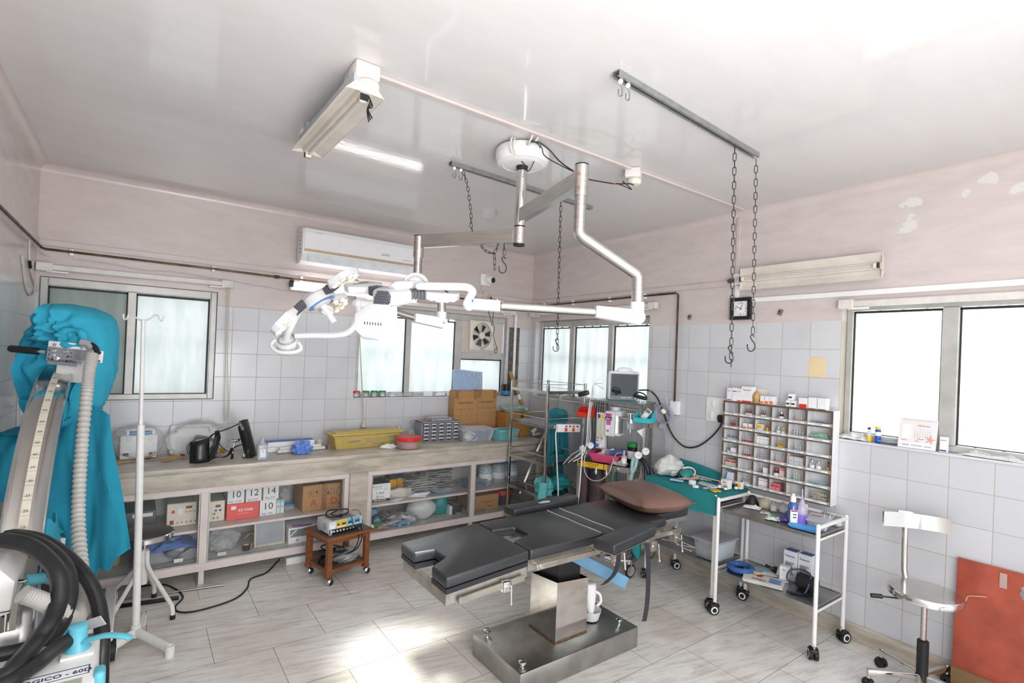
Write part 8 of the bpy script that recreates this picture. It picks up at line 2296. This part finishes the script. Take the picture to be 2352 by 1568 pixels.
for n_ in range(90,5,-5):
    a = radians(sang(n_)); p = Vector(arcp(a,.001,.002)); tx = Vector((1,0,0)); nz = Vector((0,cos(a),sin(a))); ty = nz.cross(tx)
    X = Matrix(((tx.x,ty.x,nz.x,p.x),(tx.y,ty.y,nz.y,p.y),(tx.z,ty.z,nz.z,p.z),(0,0,0,1)))
    m.text(ink,'-%d-' % n_,.016,X,depth=.0002); m.box(grey_plastic,(0,-.02,0),(.028,.0012,.0004),X=X)
m.build('angle_scale',t,True)
BX = Matrix.Translation((-4.185,-1.335,1.665)) @ Matrix.Rotation(-.45,4,'Z') @ Matrix.Rotation(.07,4,'Y')
m = MB(); m.box(white_paint,(.0,.03,.03),(.185,.05,.09),bev=.006,X=BX); m.box(white_paint,(.01,.06,-.06),(.13,.06,.16),bev=.006,X=BX)
for x in (-.06,.07):
    m.cyl(chrome,(x,.003,.055),(x,.006,.055),.009,n=14,X=BX)
m.build('mount_block',t,True)
m = MB(); pl = P('grey anodised plate','#a9a9b0',.35,.6); m.box(pl,(-.005,.0,.005),(.16,.008,.075),X=BX); m.box(pl,(.09,.0,.015),(.10,.008,.055),X=BX); m.box(pl,(-.01,.0,-.035),(.135,.008,.03),X=BX)
for (x,z,r) in ((-.055,.025,.010),(.0,.025,.010),(-.055,.002,.009),(-.038,-.015,.014)):
    m.lathe(chrome,[(r,0),(r,.006),(r*.7,.010),(0,.010)],(x,-.004,z),14,(0,-1,0),X=BX)
for (x,z) in ((-.075,.025),(-.075,.0),(-.075,-.02),(.015,.0),(.03,.02),(.03,.0),(.03,-.02),(-.055,-.022),(.012,-.026)):
    m.cyl(black_plastic,(x,-.0055,z),(x,-.004,z),.005 if abs(x-.03) > .01 and x > -.07 else .003,n=10,X=BX)
m.build('mount_plate',t,True)
m = MB(); m.box(white_paint,(.145,-.004,.015),(.07,.014,.065),bev=.004,X=BX)
for (x,z) in ((.12,.038),(.17,.038),(.17,-.008)):
    m.cyl(chrome,(x,-.014,z),(x,-.011,z),.006,n=10,X=BX)
m.build('hose_flange',t,True)
m = MB(); m.cyl(chrome,(-.125,.0,.012),(-.09,.0,.012),.011,n=14,X=BX); m.lathe(black_plastic,[(.016,0),(.019,.01),(.019,.13),(.015,.14),(0,.14)],(-.122,.0,.012),18,(-1,0,0),X=BX); m.build('handle',t,True)
hose = P('grey corrugated hose','#b9b6b1',.5,var=.04)
hp = [(-4.066,-1.453,1.680),(-4.072,-1.498,1.599),(-4.076,-1.543,1.489),(-4.077,-1.677,1.285),(-4.073,-1.802,1.097),(-4.062,-1.932,.926),(-4.034,-2.137,.795),(-4.004,-2.35,.73),(-4.022,-2.50,.725),(-4.055,-2.616,.809),(-4.10,-2.66,.875),(-4.15,-2.68,.92)]
pts = spline([Vector(p) for p in hp],26); n_ = len(pts)-1
m = MB(); m.tube(hose,pts,.0285,14,rfn=lambda s: .88+.12*cos(s*n_*2*pi/3.0)); m.build('corrugated_hose',t,True)
thick = P('thick black cable','#222224',.38,var=.15,scale=18,spec=.5)
C1 = [(-4.36,-2.42,.99),(-4.263,-2.404,1.022),(-4.216,-2.439,1.028),(-4.156,-2.482,1.013),(-4.108,-2.542,.983),(-4.070,-2.606,.948),(-4.058,-2.639,.901),(-4.060,-2.674,.853),(-4.075,-2.725,.818),(-4.101,-2.768,.788),(-4.127,-2.872,.784),(-4.160,-2.910,.769),(-4.30,-2.86,.77)]
C2 = [(-4.34,-2.34,.98),(-4.235,-2.301,1.000),(-4.163,-2.354,.988),(-4.106,-2.419,.961),(-4.058,-2.491,.919),(-4.040,-2.540,.859),(-4.043,-2.588,.809),(-4.055,-2.615,.764),(-4.078,-2.660,.745),(-4.112,-2.697,.745),(-4.159,-2.725,.75),(-4.30,-2.72,.76)]
C3 = [(-4.38,-2.18,.95),(-4.267,-2.154,.968),(-4.179,-2.219,.965),(-4.115,-2.264,.935),(-4.052,-2.334,.890),(-3.999,-2.410,.839),(-3.966,-2.457,.779),(-3.948,-2.507,.717),(-3.938,-2.576,.658),(-3.938,-2.610,.595),(-3.935,-2.66,.50),(-3.94,-2.68,.3)]
C4 = [(-4.010,-2.80,.79),(-4.052,-2.840,.782),(-4.081,-2.868,.768),(-4.116,-2.917,.767),(-4.142,-2.948,.767),(-4.25,-3.0,.767)]
for q,r in ((C1,.0265),(C2,.0265),(C3,.025),(C4,.022)):
    m = MB(); m.tube(thick,q,r,14,sub=5); m.build('cable',t,True)
cw = P('machine cream white','#eceae6',.35,var=.02); tq = P('turquoise handle','#5fb4c6',.4,var=.05)
m = MB(); m.bx(cw,-4.44,-3.94,-3.12,-2.70,.12,.742,.012,3); m.build('console',t,True)
m = MB(); m.bx(paper,-4.14,-3.955,-2.958,-2.905,.7421,.743)
for (a,b,c,d) in ((-4.14,-3.955,-2.909,-2.905),(-4.14,-3.955,-2.958,-2.954),(-3.959,-3.955,-2.954,-2.909)):
    m.bx(P('navy frame','#3b3f5c'),a,b,c,d,.743,.7434)
m.text(MATS['navy frame'],'HF SURGICO - 60D',.027,flat((-4.063,-2.934,.7432)),bold=.0006); m.bx(P('sage keypad','#a7b5a0',.5),-4.30,-3.97,-3.08,-2.975,.742,.744,.001,1); m.build('name_plate',t,True)
m = MB(); m.prism(cw,[(-4.46,.80),(-4.20,.80),(-4.19,.90),(-4.235,.955),(-4.46,.955)][::-1],2.22,2.50,X=Matrix(((1,0,0,0),(0,0,-1,0),(0,1,0,0),(0,0,0,1))),bev=.006); m.build('control_head',t,True)
m = MB(); m.cyl(chrome,(-4.225,-2.5,.74),(-4.225,-2.5,.80),.03,n=22); m.build('head_column',t,True)
m = MB(); m.lathe(tq,[(.014,0),(.02,.004),(.02,.05),(.014,.056),(0,.056)],(-4.172,-2.41,.868),18,(.75,.45,-.2)); m.tube(tq,[(-4.13,-2.385,.857),(-4.118,-2.36,.84),(-4.107,-2.331,.822)],.016,12); m.cyl(chrome,(-4.195,-2.425,.874),(-4.172,-2.41,.868),.008,n=10); m.build('turquoise_knob',t,True)
m = MB(); m.lathe(tq,[(.036,0),(.036,.012),(.028,.022),(.024,.07),(.026,.085),(.016,.09),(0,.09)],(-3.995,-2.80,.7425),24); m.tube(tq,[(-3.985,-2.812,.775),(-3.955,-2.835,.79),(-3.92,-2.862,.803),(-3.88,-2.89,.803),(-3.855,-2.905,.796)],.0125,12,sub=4,ry=.008); m.build('brake_lever',t,True)
m = MB(); m.bx(cw,-4.035,-3.95,-2.85,-2.76,.742,.752,.004,2); m.bx(tq,-3.945,-3.915,-2.99,-2.93,.55,.75,.012,3); m.build('side_handle',t,True)
m = MB(); m.box(P('grey card','#b5b6ba',.4),(-3.962,-2.685,.775),(.075,.004,.04),(.3,-.35,-.6),.002,1); m.build('paddle',t,True)
m = MB(); m.bx(cw,-4.36,-4.185,-2.06,-1.86,.30,.78,.015,3); m.bx(cw,-4.32,-4.20,-2.30,-2.06,.55,.70,.012,2); m.bx(cw,-4.40,-4.10,-2.70,-1.20,.14,.30,.02,2); m.build('column',t,True)
m = MB(); m.bx(white_paint,-4.46,-3.99,-1.26,-.82,.615,.665,.004,1); m.bx(P('dark cart inside','#3a2a2a',.6),-4.44,-4.03,-1.2,-.84,.30,.613); m.build('receptor_cart',t,True)
m = MB(); m.bx(white_paint,-3.985,-3.925,-1.44,-.80,.115,.175,.006,1); m.bx(white_paint,-4.43,-4.37,-1.44,-.80,.115,.175,.006,1); m.bx(white_paint,-4.37,-3.985,-1.30,-1.22,.125,.165); m.build('base_leg',t,True)
for (x,y) in ((-3.945,-.83),(-3.93,-1.41),(-4.40,-.83),(-4.40,-1.41)):
    m = MB(); m.cyl(black_rubber,(x-.018,y,.056),(x+.018,y,.056),.056,n=28); m.cyl(dark_metal,(x+.018,y,.056),(x+.021,y,.056),.02,n=14); m.box(white_paint,(x+.024,y+.008,.09),(.004,.05,.09)); m.build('castor',t,True)
# drapes
EF,ER = Vector((.586,.81,0)),Vector((.81,-.586,0))
sil = [(1.265,.05,.0),(1.29,.085,.01),(1.385,.165,-.01),(1.465,.197,-.015),(1.58,.232,-.005),(1.73,.226,.0),(1.81,.192,.02),(1.875,.165,.025),(1.915,.13,.02),(1.945,.085,-.005),(1.957,.0,.0)]
def silh(z):
    for a,b in zip(sil,sil[1:]):
        if z <= b[0]:
            s = (z-a[0])/(b[0]-a[0]); return a[1]+(b[1]-a[1])*s,a[2]+(b[2]-a[2])*s
    return sil[-1][1:]
def crease(p):
    return 1-abs(2*mnoise.noise(p))*1.4
def hoodf(u,v):
    z = 1.265+.69*(1-(1-v) ** 1.6*1.0) if False else 1.265+.692*v
    hw,off = silh(z); a = 2*pi*u
    d = Vector((cos(a),sin(a)))
    kx = abs(d.x) ** .8*(1 if d.x > 0 else -1); ky = abs(d.y) ** .8*(1 if d.y > 0 else -1)
    fold = .034*crease(Vector((2.2*u*6+z*2.6,z*3.4,1.7)))+.02*sin(a*9+z*22)*(.3+.7*max(0,1.62-z)/.35)
    knot = Vector((hw*kx+off,z-1.765)).length
    if ky < 0:
        fold += .03*math.exp(-(knot/.09) ** 2)+.024*sin(11*math.atan2(z-1.765,hw*kx))*math.exp(-(knot/.2) ** 2)
    p = ER*(off+hw*kx*(1+fold*.7))+EF*(ky*(.16*min(1,hw/.13)+fold))
    if ky < 0 and abs(kx) < .75 and 1.42 < z < 1.74:
        p += EF*.05
    return Vector((-4.19,-1.10,z))+p
m = MB(); m.surf(cloth_blue,hoodf,90,60,.0,None,True)
kn = spline([Vector(p) for p in ((.06,0,.0),(.045,0,.035),(.0,0,.045),(-.045,0,.03),(-.06,0,-.005),(-.035,0,-.035),(.01,0,-.04),(.05,0,-.03))],4,True)
KX = Matrix.Translation((-4.163,-1.325,1.762)) @ Matrix.Rotation(-.55,4,'Z'); m.tube(cloth_blue,kn,.021,10,True,X=KX,rfn=lambda s: .85+.25*sin(s*21))
lump(m,cloth_blue,(.005,.01,0),(.035,.012,.026),111,.6,3,16,X=KX); one('surgical_drape',m,'bright blue cloth knotted over the X-ray head of the C-arm','drape')
m = MB(); m.tube(P('grey cable sleeve','#9fa2a6',.4),[(-4.12,-1.38,1.745),(-4.09,-1.39,1.735),(-4.07,-1.41,1.71)],.02,10,sub=4); m.tube(black_rubber,[(-4.075,-1.40,1.735),(-4.055,-1.42,1.715),(-4.045,-1.44,1.685)],.013,8,sub=4); one('cable',m,'short grey and black cable tucked under the knot of the blue cloth','cable')
dteal = P('turquoise blue drape','#1f8fab',.9,var=.05,scale=8,bump=.25,bscale=40)
hem = [(.0,.90),(.2,.87),(.38,.80),(.52,.71),(.58,.62),(.66,.42),(.76,.33),(.80,.40),(.83,.50),(.90,.49),(.93,.56),(1.0,.60)]
def hemz(u):
    for a,b in zip(hem,hem[1:]):
        if u <= b[0]:
            return a[1]+(b[1]-a[1])*(u-a[0])/(b[0]-a[0])
    return hem[-1][1]
def skirt(u,v):
    base = Vector((-4.475,-.97,0)).lerp(Vector((-3.985,-1.285,0)),u); zt = 1.22+.16*max(0,1-abs(u-.88)/.35) ** .7
    out = ER*(.175*v*max(0,(u-.5)*2))-EF*((.08*v+.05*min(1,v*5))*(1-.7*u))
    fold = (.022*sin(u*34+v*3)+.02*crease(Vector((u*8,v*2.5,4.4))))*(.25+.75*v)
    return base+out-EF*fold+ER*fold*.4+Vector((0,0,zt+(hemz(u)-zt)*v))
m = MB(); m.surf(dteal,skirt,80,46,.004)
m.surf(dteal,lambda u,v: Vector((-4.475,-.97,0)).lerp(Vector((-4.0,-1.30,0)),.72*u)+EF*(.30*v)*(.6+.4*(1-u))-EF*.05*(1-v)+Vector((0,0,1.222+.16*max(0,1-abs(.72*u-.88)/.35) ** .7+.03*v+.012*mnoise.noise(Vector((u*6,v*4,2))))),30,14,.004)
one('surgical_drape',m,'large turquoise cloth hanging down behind the steel arc','drape')
m = MB(); rag(m,P('folded teal sheet','#2a97a5',.9,bump=.3,bscale=30),(-4.20,-1.10,.667),.40,.28,.10,112,-.1,24); lump(m,MATS['folded teal sheet'],(-4.30,-1.05,.74),(.13,.1,.08),113,.3,flatz=.668); one('surgical_cloth',m,'folded teal sheets lying on the cart shelf below the large drape','cloth')
m = MB(); m.surf(cloth_blue,lambda u,v: (-4.17+.10*v+.02*sin(6*u),-1.72-.24*u+.0*v,.92-.62*v-.05*sin(3*u+1)*v+.02*sin(u*14)),18,18,.004); m.surf(cloth_blue,lambda u,v: (-4.18+.14*u,-2.15-.5*v,.43-.10*v+.02*sin(9*u)+.1*u),14,14,.004); one('surgical_drape',m,'bright blue cloth tucked between the black cables and the grey hose','drape')

# ================================================================ drip stand, stool, wooden table
t = thing('drip_stand','white metal drip stand with a double hook top','drip stand',(-3.82,-1.30,0))
wp2 = P('chipped white enamel','#e4e2df',.4,var=.05,scale=14)
def lean(z):
    return Vector((-3.82-.033*z/1.89,-1.30+.024*z/1.89,z))
m = MB(); m.cyl(wp2,lean(.06),lean(1.275),.0195,n=20); m.cyl(wp2,lean(.05),lean(.12),.026,n=18); m.build('pole',t,True)
m = MB(); m.cyl(wp2,lean(1.275),lean(1.885),.011,n=14); m.build('upper_pole',t,True)
m = MB()
for s in (-1,1):
    m.tube(wp2,[lean(1.883),lean(1.885)+ER*.03*s+Vector((0,0,.004)),lean(1.885)+ER*.065*s+Vector((0,0,.03)),lean(1.885)+ER*.085*s+Vector((0,0,.03)),lean(1.885)+ER*.095*s+Vector((0,0,.006)),lean(1.885)+ER*.112*s+Vector((0,0,.002)),lean(1.885)+ER*.118*s+Vector((0,0,.03))],.005,8,sub=5)
m.build('hook',t,True)
for (x,y) in ((-3.665,-1.53),(-4.02,-1.46),(-3.79,-1.06)):
    m = MB(); d = Vector((x+3.82,y+1.30,0)); m.tube(wp2,[Vector((-3.82,-1.30,.075))+d*.08,Vector((-3.82,-1.30,.06))+d*.5,Vector((-3.82,-1.30,.045))+d],.021,12,ry=.026); m.cyl(wp2,(x,y,.0),(x,y,.062),.024,n=18); m.build('leg',t,True)
t = thing('round_stool','round steel topped stool on bent white legs beside the drip stand','stool',(-3.79,-.83,0))
m = MB(); m.lathe(steel_pol,[(.155,0),(.163,.004),(.165,.03),(.158,.037),(.0,.041)],(-3.79,-.83,.47),44); m.build('seat',t,True)
m = MB(); m.cyl(wp2,(-3.79,-.83,.17),(-3.79,-.83,.40),.024,n=20); m.cyl(steel_dull,(-3.79,-.83,.40),(-3.79,-.83,.47),.017,n=16); m.build('column',t,True)
for (x,y) in ((-3.63,-1.07),(-3.72,-.67),(-3.98,-.70),(-3.95,-1.06)):
    d = Vector((x+3.79,y+.83,0)); c0 = Vector((-3.79,-.83,0)); dn = d.normalized(); m = MB(); m.tube(wp2,[c0+dn*.03+Vector((0,0,.395)),c0+dn*.035+Vector((0,0,.31)),c0+d*.28+Vector((0,0,.25)),c0+d*.85+Vector((0,0,.11)),c0+d*.97+Vector((0,0,.07)),c0+d+Vector((0,0,.02))],.0135,12,sub=4); m.cyl(black_rubber,c0+d,c0+d+Vector((0,0,.028)),.0155,n=14); m.build('leg',t,True)
m = MB(); m.cyl(steel_dull,(-3.30,-.715,.008),(-4.05,-.60,.008),.007,n=10); one('steel_rod',m,'long thin steel rod on the floor in front of the cabinet','rod')
m = MB(); m.box(dark_metal,(-3.76,-.76,.012),(.36,.02,.022),(0,0,-.17),.002); one('steel_rod',m,'short dark steel bar on the floor below the round stool','rod')
m = MB(); m.tube(black_rubber,[(p[0],p[1],.007) for p in ((-2.86,-.42),(-3.0,-.64),(-3.12,-.70),(-3.167,-.85),(-3.249,-.974),(-3.374,-1.03),(-3.525,-1.043),(-3.60,-.99),(-3.605,-.90),(-3.56,-.80),(-3.57,-.69),(-3.619,-.56),(-3.674,-.485),(-3.80,-.45))],.0055,7,sub=6); one('floor_cable',m,'black cable snaking over the marble floor to the stool','cable')
t = thing('wooden_table','low brown wooden table on castors under the electronic unit','table',(-2.54,-.905,0),.235)
wd = P('varnished brown wood','#8e5530',.4,var=.12,scale=9,stretch=(1,8,8),hex2='#6e3f22')
m = MB(); W_,D_ = .36,.33
m.bx(wd,-W_/2-.02,W_/2+.02,-D_/2-.02,D_/2+.02,.335,.357,.006,2); m.bx(P('dark grey laminate','#55534f',.4),-W_/2,W_/2,-D_/2,D_/2,.357,.3585); m.build('top',t)
m = MB()
for s in (-1,1):
    m.bx(wd,-W_/2+.03,W_/2-.03,s*(D_/2-.02)-.009,s*(D_/2-.02)+.009,.30,.335); m.bx(wd,s*(W_/2-.02)-.009,s*(W_/2-.02)+.009,-D_/2+.03,D_/2-.03,.30,.335)
    m.bx(wd,-W_/2+.03,W_/2-.03,s*(D_/2-.02)-.009,s*(D_/2-.02)+.009,.085,.11); m.bx(wd,s*(W_/2-.02)-.009,s*(W_/2-.02)+.009,-D_/2+.03,D_/2-.03,.085,.11)
m.build('apron',t)
m = MB(); m.bx(P('brown shelf board','#6d5a4a',.5),-W_/2+.025,W_/2-.025,-D_/2+.025,D_/2-.025,.098,.104); m.build('shelf',t)
for sx in (-1,1):
    for sy in (-1,1):
        x,y = sx*(W_/2-.02),sy*(D_/2-.02)
        m = MB(); m.bx(wd,x-.02,x+.02,y-.02,y+.02,.055,.335,.003,1); m.bx(wd,x-.024,x+.024,y-.024,y+.024,.055,.078,.004,1); m.build('leg',t)
        m = MB(); m.ball(chrome,(x+.006,y-.004,.027),.0255,16); m.ball(black_rubber,(x+.012,y-.010,.023),.0235,14); m.cyl(steel,(x,y,.045),(x,y,.056),.008,n=10); m.build('castor',t)
t = thing('electronic_unit','grey electronic unit with yellow and blue display panels on the wooden table','instrument',(-2.545,-.945,.36),.19)
gu = P('light grey unit case','#c6c9cd',.4,var=.02)
m = MB(); m.bx(gu,-.14,.14,-.09,.10,.01,.10,.006,2); m.box(P('grey vinyl top','#9c948c',.4),(0,0,.1005),(.20,.14,.002))
for x in (-.12,.12):
    for y in (-.075,.085):
        m.box(gu,(x,y,.006),(.02,.02,.012))
for k in range(4):
    m.bx(dark_metal,-.1412,-.1398,-.05,-.01,.04+.012*k,.043+.012*k)
m.build('case',t)
m = MB(); m.bx(black_plastic,-.135,.135,-.093,-.0895,.012,.042); m.bx(paper,-.132,-.088,-.092,-.0895,.048,.088); m.text(P('blue print','#4aa0d0'),'ENERGY',.009,frame_xz((-.11,-.0925,.08)))
for k,x in enumerate((-.08,-.042,.012,.07)):
    mt = ylw if k < 2 else P('panel blue','#57ade0',.4); w_ = .034 if k == 0 else .05
    m.bx(mt,x,x+w_,-.0925,-.0895,.046,.096); m.bx(P('lcd green','#2f5d49',.3),x+.006,x+w_-.008,-.0935,-.0926,.064,.08)
    for j in range(3):
        m.bx(paper,x+.004+.013*j,x+.013+.013*j,-.0935,-.0926,.05,.058)
m.bx(paper,-.128,-.112,-.095,-.0931,.016,.038); m.bx(ink_red,-.123,-.117,-.0955,-.0951,.018,.024)
for k in range(9):
    m.lathe(chrome if k > 3 else paper,[(.007,0),(.006,.008),(.003,.008),(.003,.002),(0,.002)],(-.10+.0265*k,-.093,.027),12,(0,-1,0))
m.build('front_panel',t)
m = MB()
m.tube(black_rubber,[(.0,-.02,.11),(-.08,-.03,.115),(-.11,.02,.125),(-.06,.07,.14),(.02,.08,.13),(.09,.06,.125),(.06,.0,.115),(-.03,-.04,.118),(-.09,-.02,.14),(.0,.05,.135)],.005,7,sub=6); m.box(black_rubber,(-.01,-.025,.115),(.04,.025,.022),(0,0,.5),.006)
m.tube(gcab,[(.0,-.03,.11),(.04,-.08,.12),(.045,-.12,.06),(.035,-.105,.035)],.004,6,sub=5); m.tube(gcab,[(.13,.06,.11),(.18,.03,.10),(.20,-.01,.0),(.21,-.05,-.12),(.20,-.10,-.25)],.003,6,sub=5)
for k in range(2):
    m.tube(black_rubber,[(.085+.027*k,-.10,.027),(.09+.027*k,-.125,.01),(.085+.027*k,-.14,-.06),(.06+.02*k,-.12,-.14),(.03,-.03,-.2)],.0045,7,sub=5)
m.build('cord',t)
m = MB(); c = (-2.56,-.92,.105)
for k in range(6):
    m.tube(black_rubber,[(c[0]-.02+(.10+.012*sin(k*2.0))*cos(a),c[1]+(.065+.01*cos(k))*sin(a),c[2]+.012+.018*k+.025*sin(a*1.0+k)) for a in [2*pi*j/18 for j in range(18)]],.0055,6,True)
one('coiled_cable',m,'coiled black cable on the shelf of the wooden table','cable')
m = MB(); lump(m,bagfilm,(-2.50,-.93,.145),(.10,.08,.05),121,.4,2.5,flatz=.105); lump(m,P('silver grey pack','#9da0a4',.4),(-2.49,-.92,.135),(.07,.06,.03),122,.4,3,14,flatz=.105); one('plastic_bag',m,'crumpled clear plastic bag on the shelf of the wooden table','bag')
